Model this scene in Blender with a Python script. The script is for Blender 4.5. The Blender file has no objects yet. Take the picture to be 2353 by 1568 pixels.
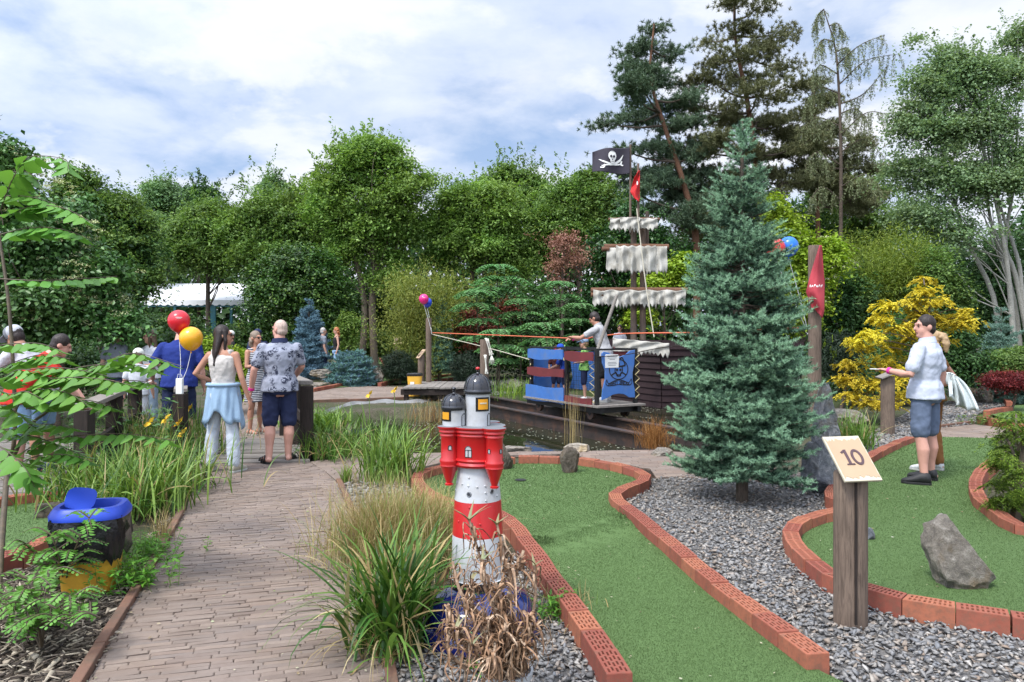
import bpy, bmesh, math, random
import numpy as np
from mathutils import Vector, Matrix
from mathutils.geometry import delaunay_2d_cdt
random.seed(11); R = np.random.default_rng(11)
SC = bpy.context.scene; COL = SC.collection
PI = math.pi; rad = math.radians
# ---- picture geometry: photo pixels (2353 x 1568) to metres -------------------------------------------------
FO, CU, HV, CH = 1700., 1176.5, 770., 1.6
def at(u, v, Y): return np.array([(u-CU)/FO*Y, Y, CH-(v-HV)/FO*Y])
def gr(u, v, z=0.): return at(u, v, (CH-z)*FO/(v-HV))
def grs(pts, z=0.): return [gr(u, v, z) for u, v in pts]
def nrm(a):
    a = np.asarray(a, float); return a/(np.linalg.norm(a, axis=-1, keepdims=True)+1e-9)
# ---- objects ------------------------------------------------------------------------------------------------
def tag(o, label=None, cat=None, group=None, kind=None):
    if label: o['label'] = label
    if cat: o['category'] = cat
    if group: o['group'] = group
    if kind: o['kind'] = kind
    return o
def thing(name, label, cat, loc=(0, 0, 0), rotz=0., group=None):
    o = bpy.data.objects.new(name, None); COL.objects.link(o)
    o.empty_display_size = .1; o.location = [float(c) for c in loc]; o.rotation_euler = (0, 0, rotz)
    return tag(o, label, cat, group)
def link(name, me, parent=None, loc=None):
    o = bpy.data.objects.new(name, me); COL.objects.link(o)
    if parent is not None: o.parent = parent
    if loc is not None: o.location = [float(c) for c in loc]
    return o
def copy_tree(o, parent=None):
    c = o.copy(); COL.objects.link(c); c.parent = parent
    for ch in list(o.children): copy_tree(ch, c)
    return c
def np_mesh(name, V, F, mats, mi=None, smooth=False):
    """F: (n,3) or (n,4) int array"""
    V = np.asarray(V, np.float32).reshape(-1, 3); F = np.asarray(F, np.int32)
    me = bpy.data.meshes.new(name); k = F.shape[1]
    me.vertices.add(len(V)); me.vertices.foreach_set('co', V.ravel())
    me.loops.add(F.size); me.loops.foreach_set('vertex_index', F.ravel())
    me.polygons.add(len(F)); me.polygons.foreach_set('loop_start', np.arange(0, F.size, k, dtype=np.int32))
    if mi is not None: me.polygons.foreach_set('material_index', np.asarray(mi, np.int32))
    if smooth: me.polygons.foreach_set('use_smooth', np.ones(len(F), bool))
    for m in (mats if isinstance(mats, (list, tuple)) else [mats]): me.materials.append(m)
    me.update(calc_edges=True)
    return me
def frame_of(d, up=(0, 0, 1)):
    d = nrm(d); up = np.asarray(up, float)
    if abs(d@up) > .97: up = np.array([0, 1., 0])
    a = nrm(np.cross(d, up)); b = np.cross(a, d); return a, b
class MB:
    def __init__(s): s.v = []; s.f = []; s.m = []; s.n = 0
    def add(s, V, Fs, mi=0):
        V = np.asarray(V, float).reshape(-1, 3); s.v.append(V)
        s.f += [tuple(int(i)+s.n for i in f) for f in Fs]; s.m += [mi]*len(Fs); s.n += len(V); return s
    def box(s, c, size, rz=0., mi=0, M=None):
        x, y, z = np.array(size)/2.
        V = np.array([[-x,-y,-z],[x,-y,-z],[x,y,-z],[-x,y,-z],[-x,-y,z],[x,-y,z],[x,y,z],[-x,y,z]])
        if M is not None: V = V@np.asarray(M).T
        elif rz:
            c_, s_ = math.cos(rz), math.sin(rz); V = V@np.array([[c_, -s_, 0],[s_, c_, 0],[0, 0, 1]]).T
        return s.add(V+np.asarray(c, float), [(0,3,2,1),(4,5,6,7),(0,1,5,4),(1,2,6,5),(2,3,7,6),(3,0,4,7)], mi)
    def bar(s, a, b, w, h, mi=0, up=(0, 0, 1)):
        a = np.asarray(a, float); b = np.asarray(b, float); d = b-a
        x, y = frame_of(d, up)
        return s.box((a+b)/2, (w, h, np.linalg.norm(d)), mi=mi, M=np.stack([x, y, nrm(d)], 1))
    def tube(s, P, r, seg=8, mi=0, cap=True, sq=1., jit=0.):
        P = np.asarray(P, float); n = len(P); r = np.broadcast_to(np.asarray(r, float), (n,))
        T = np.gradient(P, axis=0); a, b = frame_of(T[0]); th = np.arange(seg)*2*PI/seg; rings = []
        for i in range(n):
            t = nrm(T[i]); a = nrm(a-t*(a@t)); b = np.cross(t, a)
            k = 1+jit*R.normal(size=seg) if jit else 1.
            rings.append(P[i]+(np.cos(th)*k)[:, None]*a*r[i]+(np.sin(th)*k)[:, None]*b*r[i]*sq)
        Fs = [(i*seg+j, i*seg+(j+1) % seg, (i+1)*seg+(j+1) % seg, (i+1)*seg+j) for i in range(n-1) for j in range(seg)]
        if cap: Fs += [tuple(range(seg))[::-1], tuple((n-1)*seg+j for j in range(seg))]
        return s.add(np.concatenate(rings), Fs, mi)
    def limb(s, P, r, seg=10, mi=0):           # tube with rounded ends
        P = [np.asarray(p, float) for p in P]; r = list(r)
        d0 = nrm(P[0]-P[1]); d1 = nrm(P[-1]-P[-2])
        A = [P[0]+d0*r[0]*k for k in (.95, .7, .35)]; B = [P[-1]+d1*r[-1]*k for k in (.35, .7, .95)]
        ra = [r[0]*k for k in (.3, .7, .93)]; rb = [r[-1]*k for k in (.93, .7, .3)]
        return s.tube(A+P+B, ra+r+rb, seg, mi)
    def loft(s, secs, seg=16, mi=0, cap=True): # secs: (centre, axis a (vec), axis b (vec))
        th = np.arange(seg)*2*PI/seg; n = len(secs)
        V = [np.asarray(c, float)+np.cos(th)[:, None]*np.asarray(a)+np.sin(th)[:, None]*np.asarray(b) for c, a, b in secs]
        Fs = [(i*seg+j, i*seg+(j+1) % seg, (i+1)*seg+(j+1) % seg, (i+1)*seg+j) for i in range(n-1) for j in range(seg)]
        if cap: Fs += [tuple(range(seg))[::-1], tuple((n-1)*seg+j for j in range(seg))]
        return s.add(np.concatenate(V), Fs, mi)
    def lathe(s, prof, c=(0, 0, 0), seg=32, mi=0, a0=0., a1=2*PI, mis=None):
        full = abs(a1-a0-2*PI) < 1e-6; k = seg if full else seg+1
        th = a0+np.arange(k)*(a1-a0)/seg; V = []
        for r, z in prof: V.append(np.stack([np.cos(th)*r, np.sin(th)*r, np.full(k, z)], 1))
        for i in range(len(prof)-1):
            pass
        Fs = []; ms = []
        for i in range(len(prof)-1):
            for j in range(seg):
                j2 = (j+1) % k
                Fs.append((i*k+j, i*k+j2, (i+1)*k+j2, (i+1)*k+j)); ms.append(mis[i] if mis else mi)
        base = s.n; s.add(np.concatenate(V)+np.asarray(c, float), Fs, mi); s.m[-len(Fs):] = ms
        return s
    def ell(s, c, r, M=None, seg=14, rings=9, mi=0):
        th = np.arange(seg)*2*PI/seg; V = [[0, 0, -1]]
        for i in range(1, rings):
            p = -PI/2+PI*i/rings; V += [[math.cos(p)*math.cos(t), math.cos(p)*math.sin(t), math.sin(p)] for t in th]
        V += [[0, 0, 1]]; V = np.array(V)*np.asarray(r, float)
        if M is not None: V = V@np.asarray(M).T
        N = len(V)-1
        Fs = [(0, 1+(j+1) % seg, 1+j) for j in range(seg)]
        for i in range(rings-2):
            Fs += [(1+i*seg+j, 1+i*seg+(j+1) % seg, 1+(i+1)*seg+(j+1) % seg, 1+(i+1)*seg+j) for j in range(seg)]
        Fs += [(N, 1+(rings-2)*seg+j, 1+(rings-2)*seg+(j+1) % seg) for j in range(seg)]
        return s.add(V+np.asarray(c, float), Fs, mi)
    def prism(s, poly, o, ax, ay, n, t, mi=0):  # polygon in plane (o,ax,ay), extruded by n*t
        P = np.asarray(poly, float); o = np.asarray(o, float); ax = np.asarray(ax, float); ay = np.asarray(ay, float); n = nrm(n)
        B = o+P[:, :1]*ax+P[:, 1:2]*ay; k = len(P); V = np.concatenate([B, B+n*t])
        area = sum(P[i][0]*P[(i+1) % k][1]-P[(i+1) % k][0]*P[i][1] for i in range(k))
        flip = (area > 0) != (np.dot(np.cross(ax, ay), n)*t > 0)
        Fs = [tuple(range(k))[::-1], tuple(range(k, 2*k))]+[(i, (i+1) % k, k+(i+1) % k, k+i) for i in range(k)]
        if flip: Fs = [f[::-1] for f in Fs]
        return s.add(V, Fs, mi)
    def mesh(s, name, mats, org=(0, 0, 0), smooth=None):
        V = np.concatenate(s.v)-np.asarray(org, float)
        me = bpy.data.meshes.new(name); me.from_pydata(V.tolist(), [], s.f)
        for m in (mats if isinstance(mats, (list, tuple)) else [mats]): me.materials.append(m)
        if any(s.m): me.polygons.foreach_set('material_index', np.array(s.m, np.int32))
        if smooth is not None:
            me.polygons.foreach_set('use_smooth', np.ones(len(me.polygons), bool))
            if smooth < 180: me.set_sharp_from_angle(angle=rad(smooth))
        me.update(); return me
    def build(s, name, mats, parent=None, org=(0, 0, 0), smooth=None, bevel=0, loc=None):
        o = link(name, s.mesh(name, mats, org, smooth), parent, loc)
        if bevel:
            b = o.modifiers.new('bevel', 'BEVEL'); b.width = bevel; b.segments = 2; b.limit_method = 'ANGLE'; b.angle_limit = rad(40)
        return o
def wpart(name, mb, mats, T, **k):            # world-space mesh under an unrotated thing T
    return mb.build(name, mats, T, org=tuple(T.location), **k)
def single(name, mb, mats, label, cat, org, group=None, kind=None, **k):
    o = mb.build(name, mats, None, org=org, loc=org, **k); return tag(o, label, cat, group, kind)
def crm(P, n):                                # smooth curve through points
    P = np.asarray(P, float); Q = np.vstack([2*P[0]-P[1], P, 2*P[-1]-P[-2]]); out = []
    m = len(P)-1
    for x in np.linspace(0, m-1e-6, n):
        i = int(x); t = x-i; a, b, c, d = Q[i:i+4]
        out.append(.5*(2*b+(c-a)*t+(2*a-5*b+4*c-d)*t*t+(3*b-a-3*c+d)*t**3))
    return np.array(out)
def resample(P, step, closed=False):
    P = np.asarray(P, float)
    if closed: P = np.vstack([P, P[:1]])
    L = np.r_[0, np.cumsum(np.linalg.norm(np.diff(P, axis=0), axis=1))]
    n = max(1, round(L[-1]/step)); s = np.linspace(0, L[-1], n+1)
    return np.stack([np.interp(s, L, P[:, k]) for k in range(P.shape[1])], 1)
def inpoly(P, poly):
    P = np.asarray(P)[:, :2]; poly = np.asarray(poly)[:, :2]; r = np.zeros(len(P), bool); j = len(poly)-1
    for i in range(len(poly)):
        xi, yi = poly[i]; xj, yj = poly[j]
        c = ((yi > P[:, 1]) != (yj > P[:, 1])) & (P[:, 0] < (xj-xi)*(P[:, 1]-yi)/(yj-yi+1e-12)+xi); r ^= c; j = i
    return r
def scatter(poly, dens, far=None):
    poly = np.asarray(poly)[:, :2]; a = poly.min(0); b = poly.max(0); n = int(np.prod(b-a)*dens)
    P = a+R.random((n, 2))*(b-a)
    if far: P = P[R.random(n) < np.clip((far/np.maximum(P[:, 1], .1))**2, 0, 1)]
    return P[inpoly(P, poly)]
# ---- materials ----------------------------------------------------------------------------------------------
def lin(r, g, b):
    f = lambda c: (c/255/12.92) if c <= 10 else ((c/255+.055)/1.055)**2.4
    return (f(r), f(g), f(b))
class NT:
    def __init__(s, name):
        s.m = bpy.data.materials.new(name); s.m.use_nodes = True; s.t = s.m.node_tree; s.n = s.t.nodes
        s.b = s.n['Principled BSDF']; s.out = s.n['Material Output']; s.tc = None
    def new(s, t, **k):
        x = s.n.new(t)
        for a, v in k.items(): setattr(x, a, v)
        return x
    def l(s, a, b): s.t.links.new(a, b)
    def co(s, stretch=None, kind='Object'):
        if not s.tc: s.tc = s.new('ShaderNodeTexCoord')
        o = s.tc.outputs[kind]
        if stretch:
            m = s.new('ShaderNodeMapping'); m.inputs['Scale'].default_value = stretch; s.l(o, m.inputs['Vector']); o = m.outputs[0]
        return o
    def noise(s, scale, detail=4, rough=.6, stretch=None, dist=0.):
        x = s.new('ShaderNodeTexNoise'); x.inputs['Scale'].default_value = scale; x.inputs['Detail'].default_value = detail
        x.inputs['Roughness'].default_value = rough; x.inputs['Distortion'].default_value = dist; s.l(s.co(stretch), x.inputs['Vector']); return x.outputs['Fac']
    def ramp(s, fac, stops, mode='LINEAR'):
        x = s.new('ShaderNodeValToRGB'); x.color_ramp.interpolation = mode; e = x.color_ramp.elements
        while len(e) < len(stops): e.new(.5)
        for q, (p, c) in zip(e, stops): q.position = p; q.color = (*c, 1) if len(c) == 3 else c
        s.l(fac, x.inputs['Fac']); return x.outputs['Color']
    def mix(s, fac, a, b, mode='MIX'):
        x = s.new('ShaderNodeMix', data_type='RGBA', blend_type=mode)
        for sock, v in ((x.inputs[0], fac), (x.inputs[6], a), (x.inputs[7], b)):
            if isinstance(v, (int, float)): sock.default_value = v
            elif isinstance(v, tuple): sock.default_value = (*v, 1)
            else: s.l(v, sock)
        return x.outputs[2]
    def math(s, op, a, b=0.):
        x = s.new('ShaderNodeMath', operation=op)
        for i, v in enumerate((a, b)):
            if isinstance(v, (int, float)): x.inputs[i].default_value = v
            else: s.l(v, x.inputs[i])
        return x.outputs[0]
    def island(s): return s.new('ShaderNodeNewGeometry').outputs['Random Per Island']
    def bump(s, h, strength=.3, dist=.01):
        x = s.new('ShaderNodeBump'); x.inputs['Strength'].default_value = strength; x.inputs['Distance'].default_value = dist
        s.l(h, x.inputs['Height']); s.l(x.outputs[0], s.b.inputs['Normal']); return x
    def col(s, c): s.l(c, s.b.inputs['Base Color'])
    def set(s, **k):
        for a, v in k.items(): s.b.inputs[a.replace('_', ' ')].default_value = v
        return s
def pm(name, c1, c2=None, scale=6., rough=.6, bump=0., bscale=60., bd=.004, stretch=None, spec=.5, metal=0., coat=0., dirt=None, dscale=3., isl=0.):
    t = NT(name); c2 = c2 or tuple(x*.75 for x in c1)
    f = t.noise(scale, 5, .65, stretch); c = t.mix(t.ramp(f, [(.3, (0,)*3), (.7, (1,)*3)]), c1, c2)
    if isl:
        h = t.new('ShaderNodeHueSaturation'); t.l(c, h.inputs['Color'])
        t.l(t.math('ADD', t.math('MULTIPLY', t.island(), 2*isl), 1-isl), h.inputs['Value']); c = h.outputs[0]
    if dirt: c = t.mix(t.ramp(t.noise(dscale, 6, .7), [(.48, (0,)*3), (.68, (.8,)*3)]), c, dirt)
    t.col(c); t.set(Roughness=rough, Metallic=metal, Coat_Weight=coat, Specular_IOR_Level=spec)
    if bump: t.bump(t.noise(bscale, 5, .6, stretch), bump, bd)
    return t.m
def leafmat(name, stops, trans=.3, rough=.5, spec=.3, patch=.6):
    """stops: colours picked per leaf; patch: slow variation through the plant"""
    t = NT(name); k = len(stops)
    c = t.ramp(t.island(), [(i/max(1, k-1), s) for i, s in enumerate(stops)])
    if patch:
        h = t.new('ShaderNodeHueSaturation'); t.l(c, h.inputs['Color'])
        f = t.noise(patch, 3, .5); t.l(t.math('ADD', t.math('MULTIPLY', f, .9), .55), h.inputs['Value'])
        t.l(t.math('ADD', t.math('MULTIPLY', f, .06), .47), h.inputs['Hue']); c = h.outputs[0]
    t.col(c); t.set(Roughness=rough, Specular_IOR_Level=spec)
    if trans:
        tr = t.new('ShaderNodeBsdfTranslucent'); mx = t.new('ShaderNodeMixShader'); mx.inputs[0].default_value = trans
        g = t.mix(.6, c, (1., 1., .35), 'MULTIPLY'); t.l(g, tr.inputs['Color'])
        t.l(t.b.outputs[0], mx.inputs[1]); t.l(tr.outputs[0], mx.inputs[2]); t.l(mx.outputs[0], t.out.inputs['Surface'])
    return t.m
M = {}
def woodmat(name, c1, c2, stretch=(6, 6, .6), rough=.85, bump=.5):
    t = NT(name); f = t.noise(9, 6, .7, stretch, .6); c = t.ramp(f, [(.25, c2), (.55, c1), (.8, tuple(min(1, x*1.25) for x in c1))])
    g = t.noise(1.7, 3); c = t.mix(t.ramp(g, [(.45, (0,)*3), (.75, (.55,)*3)]), c, c2); t.col(c); t.set(Roughness=rough, Specular_IOR_Level=.25)
    t.bump(f, bump, .008); return t.m
M['post'] = woodmat('weathered_post_wood', (.17, .125, .095), (.045, .033, .026), (9, 9, .7))
M['darkpost'] = woodmat('stained_dark_wood', (.035, .026, .022), (.012, .01, .009), (9, 9, .7))
M['mast'] = woodmat('brown_mast_wood', (.15, .11, .085), (.04, .03, .024), (9, 9, .7))
M['greywood'] = woodmat('grey_weathered_wood', (.25, .225, .2), (.09, .08, .07), (1.2, 9, 9))
M['hull'] = woodmat('dark_hull_planks', (.035, .02, .022), (.012, .008, .009), (1, 9, 9))
M['bark'] = woodmat('grey_bark', (.11, .085, .065), (.03, .024, .02), (5, 5, 1.2))
M['lightbark'] = woodmat('light_brown_bark', (.2, .16, .12), (.075, .06, .045), (5, 5, 1.2))
M['pinebark'] = woodmat('reddish_pine_bark', (.17, .085, .05), (.05, .028, .02), (5, 5, 1.5))
M['palebark'] = woodmat('pale_aspen_bark', (.34, .33, .29), (.11, .11, .1), (4, 4, 2.5), bump=.3)
M['stem'] = pm('woody_stem', (.12, .085, .05), (.05, .04, .025), 20)
M['greenstem'] = pm('green_stem', (.16, .26, .05), (.1, .17, .04), 20)
M['brick'] = pm('red_perforated_brick', (.43, .115, .06), (.33, .08, .042), 9, .85, .35, 140, .003, dirt=(.2, .085, .055), dscale=5, isl=.16, spec=.25)
M['black'] = pm('black_paint', (.012, .012, .013), None, 5, .45)
M['white'] = pm('white_paint', (.78, .78, .76), (.7, .7, .67), 4, .5)
M['cloth_white'] = pm('weathered_white_canvas', (.5, .485, .44), (.36, .345, .3), 2.2, .9, .3, 24, .01, dirt=(.23, .21, .165), dscale=3.2)
M['rope'] = pm('pale_rope', (.5, .46, .36), None, 40, .9)
M['orangerope'] = pm('orange_rope', (.62, .15, .06), (.45, .1, .05), 60, .8)
M['steel'] = pm('rusty_dark_steel', (.045, .032, .028), (.018, .014, .013), 5, .6, .3, 30, dirt=(.1, .045, .025))
M['skin'] = pm('skin', (.5, .27, .19), (.45, .23, .16), 9, .55, spec=.35)
# ================================ SETTING ====================================================================
t = NT('red_perforated_brick'); oi = t.new('ShaderNodeObjectInfo')
c = t.mix(t.ramp(t.noise(14, 5, .7), [(.3, (0,)*3), (.75, (1,)*3)]), (.335, .112, .07), (.24, .075, .048))
h = t.new('ShaderNodeHueSaturation'); t.l(c, h.inputs['Color']); t.l(t.math('ADD', t.math('MULTIPLY', oi.outputs['Random'], .4), .8), h.inputs['Value'])
t.l(t.math('ADD', t.math('MULTIPLY', oi.outputs['Random'], .016), .492), h.inputs['Hue'])
c = t.mix(t.ramp(t.noise(23, 6, .75), [(.46, (0,)*3), (.7, (.75,)*3)]), h.outputs[0], (.15, .09, .062)); t.col(c)
t.set(Roughness=.85, Specular_IOR_Level=.25); t.bump(t.noise(160, 4), .35, .003); M['brick'] = t.m

def brickmesh(q, z0, z1, style):
    """q: 4 xy corners (start-left, start-right, end-right, end-left); real recessed slots in the top"""
    q = [np.asarray(c, float) for c in q]; mb = MB()
    def P(s, tt, z):
        xy = (q[0]*(1-tt)+q[1]*tt)*(1-s)+(q[3]*(1-tt)+q[2]*tt)*s
        return (xy[0], xy[1], z)
    e = .012
    def top(s0, s1, t0, t1, z=z1): mb.add([P(s0, t0, z), P(s0, t1, z), P(s1, t1, z), P(s1, t0, z)], [(0, 3, 2, 1)])
    def pit(s0, s1, t0, t1):
        zz = z1-.035
        a = [P(s0, t0, z1), P(s0, t1, z1), P(s1, t1, z1), P(s1, t0, z1)]; b = [(p[0], p[1], zz) for p in a]
        mb.add(a+b, [(4, 7, 6, 5), (0, 4, 5, 1), (1, 5, 6, 2), (2, 6, 7, 3), (3, 7, 4, 0)])
    if style == 'plain': bands = []
    elif style == 'long': bands = [(.12+.165*i, .12+.165*i+.085, [(.06+(.055 if i % 2 else 0)+k*.225, .06+(.055 if i % 2 else 0)+k*.225+.155) for k in range(4)]) for i in range(5)]
    else: bands = [(t0, t0+.3, [(.07+k*.098, .07+k*.098+.05) for k in range(9)]) for t0 in (.14, .56)]
    tc = e
    i0, i1 = e*.5, 1-e*.5
    for t0, t1, sl in bands:
        top(i0, i1, tc, t0); sc = i0
        for s0, s1 in sl: top(sc, s0, t0, t1); pit(s0, s1, t0, t1); sc = s1
        top(sc, i1, t0, t1); tc = t1
    top(i0, i1, tc, 1-e)
    zb = z1-.004                                                # worn arris
    o = [P(0, 0, zb), P(0, 1, zb), P(1, 1, zb), P(1, 0, zb)]; n = [P(i0, e, z1), P(i0, 1-e, z1), P(i1, 1-e, z1), P(i1, e, z1)]
    b = [(p[0], p[1], z0) for p in o]
    mb.add(n+o+b, [(0, 1, 5, 4), (1, 2, 6, 5), (2, 3, 7, 6), (3, 0, 4, 7), (4, 5, 9, 8), (5, 6, 10, 9), (6, 7, 11, 10), (7, 4, 8, 11)])
    return mb
def brick_row(pts, label, group, z=.1, style='long', step=.252, w=.118, world=False, smooth=True):
    W = np.array([p[:2] for p in (pts if world else grs(pts, z))])
    if smooth and len(W) > 2: W = crm(W, 12*len(W))
    W = resample(W, step); T = nrm(np.gradient(W, axis=0)); N = np.stack([-T[:, 1], T[:, 0]], 1)
    for i in range(len(W)-1):
        a, b = W[i], W[i+1]; g = nrm(b-a)*.003; j = R.normal(size=2)*.0025
        Na, Nb = N[i]*w/2, N[i+1]*w/2
        q = [a+g+Na+j, a+g-Na+j, b-g-Nb+j, b-g+Nb+j]; c = (a+b)/2; zz = z+R.normal()*.003
        st = style if c[1] < 12 else 'plain'
        mb = brickmesh(q, -.03, zz, st)
        single('border_brick', mb, M['brick'], label, 'brick', (c[0], c[1], 0), group)
# ---- ground with the pond basin ----------------------------------------------------------------------------
POND = np.array(grs([(752,990),(800,948),(900,938),(960,941),(1010,927),(1090,914),(1220,902),(1440,893),(1700,893),(1900,905),(1970,935),(1905,985),
    (1800,1012),(1640,1033),(1500,1031),(1330,1033),(1180,1036),(1000,1040),(900,1042),(800,1038)]))[:, :2]
def polydist(P, poly):
    d = np.full(len(P), 1e9)
    for i in range(len(poly)):
        a = poly[i]; b = poly[(i+1) % len(poly)]; ab = b-a
        tt = np.clip(((P-a)@ab)/(ab@ab), 0, 1); d = np.minimum(d, np.linalg.norm(P-a-tt[:, None]*ab, axis=1))
    return d
xs = np.r_[np.array([-600, -300, -150, -80, -45, -25]), np.arange(-15, 15.01, .2), np.array([25, 45, 80, 150, 300, 600])]
ys = np.r_[np.array([-300, -120, -50, -20, -8]), np.arange(-2, 34, .2), np.array([38, 45, 60, 90, 150, 300, 700])]
X, Y = np.meshgrid(xs, ys); P = np.stack([X.ravel(), Y.ravel()], 1)
d = polydist(P, POND); ins = inpoly(P, POND)
def hnoise(P, s=1.):
    x, y = P[:, 0]*s, P[:, 1]*s
    return np.sin(x*1.7+1.3*np.sin(y*1.1))*np.cos(y*1.9+.7*np.sin(x*2.3))*.5+.5*np.sin(x*4.1+y*3.3)*np.sin(y*5.3-x*2.)*.5
z = -.035+.012*hnoise(P)
z = np.where(ins, z-.55*np.clip(d/.8, 0, 1)**.8, z)
nx, ny = len(xs), len(ys); I = np.arange(nx*ny).reshape(ny, nx)
Fq = np.stack([I[:-1, :-1], I[:-1, 1:], I[1:, 1:], I[1:, :-1]], -1).reshape(-1, 4)
t = NT('soil_and_litter')
c = t.ramp(t.noise(22, 8, .8), [(.3, (.03, .024, .018)), (.5, (.09, .072, .055)), (.62, (.17, .14, .11)), (.75, (.22, .19, .14))])
c = t.mix(t.ramp(t.noise(.9, 4), [(.4, (.15,)*3), (.6, (.85,)*3)]), c, (.04, .065, .018)); t.col(c); t.set(Roughness=.95, Specular_IOR_Level=.2)
t.bump(t.noise(50, 8, .8), .8, .03); M['soil'] = t.m
tag(link('ground', np_mesh('ground', np.c_[P, z], Fq, M['soil'], smooth=True)), kind='structure')
# water
t = NT('pond_water'); t.col(t.mix(t.noise(.8, 4), (.012, .016, .008), (.03, .03, .014))); t.set(Roughness=.04, IOR=1.33, Specular_IOR_Level=.6)
t.bump(t.noise(3.5, 3, .5, (1, .5, 1)), .06, .05); M['water'] = t.m
mb = MB(); c0 = POND.mean(0); mb.add(np.c_[POND, np.full(len(POND), -.2)], [tuple(range(len(POND)))])
tag(mb.build('water', M['water'], None), kind='structure')
M['petal'] = pm('floating_petals', (.5, .5, .42), (.3, .32, .2), 30, .8)
Q = scatter(POND, 55); Q = Q[hnoise(Q, .8)+R.normal(size=len(Q))*.25 > .0]; n = len(Q); rr = R.uniform(.008, .022, n)
V = np.stack([np.c_[Q[:, 0]+rr*math.cos(a)*R.uniform(.6, 1.4, n), Q[:, 1]+rr*math.sin(a), np.full(n, -.192)] for a in (0, 1.6, 3.1, 4.7)], 1)
tag(link('floating_leaves', np_mesh('floating_leaves', V, np.arange(n*4).reshape(n, 4), M['petal'])), 'pale petals and bits of leaf floating on the dark pond', 'floating leaves', kind='stuff')
# pond liner: grey wrinkled sheet on the left bank
La = np.array(grs([(742,948),(800,928),(880,921),(960,921),(1010,912)], .0)); Lb = np.array(grs([(755,975),(812,952),(900,946),(962,950),(1012,935)], -.15))
A = crm(La, 80); B = crm(Lb, 80); rows = []
for k in np.linspace(0, 1, 12):
    C = A*(1-k)+B*k; C[:, 2] += -.16*k+.02+.03*np.sin(np.arange(80)*.9+k*9)*np.sin(k*PI)+.02*np.sin(np.arange(80)*.35+k*22); rows.append(C)
V = np.concatenate(rows); I = np.arange(12*80).reshape(12, 80)
M['liner'] = pm('grey_pond_liner', (.24, .24, .235), (.13, .13, .13), 3, .55, .3, 20)
tag(link('pond_liner', np_mesh('pond_liner', V, np.stack([I[:-1, :-1], I[:-1, 1:], I[1:, 1:], I[1:, :-1]], -1).reshape(-1, 4)[:, ::-1], M['liner'], smooth=True)), kind='structure')
# ---- putting-green turf --------------------------------------------------------------------------------------
t = NT('green_turf')
c = t.ramp(t.noise(70, 6, .8), [(.3, (.066, .116, .037)), (.55, (.094, .16, .052)), (.78, (.15, .225, .087))])
c = t.mix(t.ramp(t.noise(.8, 4), [(.35, (0,)*3), (.7, (.55,)*3)]), c, (.095, .155, .055))
g = t.math('ADD', t.math('MULTIPLY', t.island(), .4), .88); h = t.new('ShaderNodeHueSaturation'); t.l(c, h.inputs['Color']); t.l(g, h.inputs['Value'])
t.col(h.outputs[0]); t.set(Roughness=.8, Specular_IOR_Level=.25); t.bump(t.noise(180, 6, .8), .9, .01); M['turf'] = t.m
def ridge(P):
    a = gr(1225, 1268)[:2]; b = gr(1440, 1212)[:2]; d_ = nrm(b-a); n_ = np.array([-d_[1], d_[0]]); s = (P[:, :2]-a)@n_
    on = np.clip(1-np.abs((P[:, :2]-(a+b)/2)@d_)/1.6, 0, 1) > 0
    return np.where(on, .024*np.exp(-(s/.12)**2)+.018*np.exp(-((s-.3)/.25)**2), 0)
def turf(name, poly, z=0., blades=0, step=.13, hf=None):
    poly = np.asarray(poly)[:, :2]; a = poly.min(0); b = poly.max(0)
    gx, gy = np.meshgrid(np.arange(a[0], b[0], step), np.arange(a[1], b[1], step)); G = np.stack([gx.ravel(), gy.ravel()], 1)
    G = G[inpoly(G, poly)]; G = G[polydist(G, poly) > step*.4]
    vs = [Vector(p) for p in poly]+[Vector(p) for p in G]; m = len(poly)
    ov, oe, of, *_ = delaunay_2d_cdt(vs, [], [list(range(m))], 1, 1e-5)
    V = np.array([[v.x, v.y] for v in ov]); hz = z+.006*hnoise(V, .9)+(hf(V) if hf else 0)
    V = np.c_[V, hz]; Fs = np.array([tuple(f) for f in of])
    nrmz = np.cross(V[Fs[:, 1]]-V[Fs[:, 0]], V[Fs[:, 2]]-V[Fs[:, 0]])[:, 2]; Fs[nrmz < 0] = Fs[nrmz < 0][:, ::-1]
    if blades:
        Q = scatter(poly, blades, 4.2); n = len(Q); zq = z+.006*hnoise(Q, .9)+(hf(Q) if hf else 0)
        L = R.uniform(.004, .009, n)*np.clip(Q[:, 1]/5, 1, 2); az = R.uniform(0, 2*PI, n); w = .0018*np.clip(Q[:, 1]/4, 1, 3)
        base = np.c_[Q, zq-.001]; s = np.c_[np.cos(az)*w, np.sin(az)*w, 0*w]
        tip = base+np.c_[R.normal(size=(n, 2))*.5*L[:, None], L]
        BV = np.stack([base-s, base+s, tip], 1).reshape(-1, 3)
        Fs = np.concatenate([Fs, np.arange(n*3).reshape(n, 3)+len(V)]); V = np.concatenate([V, BV])
    return tag(link(name, np_mesh(name, V, Fs, M['turf'])), kind='structure')
c8 = lambda L: [(CU+x/2, 1029.5+y/2) for x, y in L]
C_right = c8([(1407,944),(1330,887),(1200,797),(1110,731),(1020,665),(930,597),(850,532),(780,472),(715,415),(650,365),(590,315),(530,268),(487,236),(472,206),(505,184),(560,163),(606,143),(616,125),(590,107),(540,90),(460,69),(380,56),(300,46),(200,40),(110,38),(30,38)])
C_left = c8([(495,1042),(440,948),(400,890),(340,795),(280,715),(220,632),(170,568),(130,502),(85,442),(45,392),(10,345)])+[(1150,1180),(1110,1165),(1035,1150),(1000,1138),(972,1118),(959,1100),(966,1085),(990,1076),(1050,1064),(1110,1057),(1180,1050)]
z_ = .1
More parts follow.
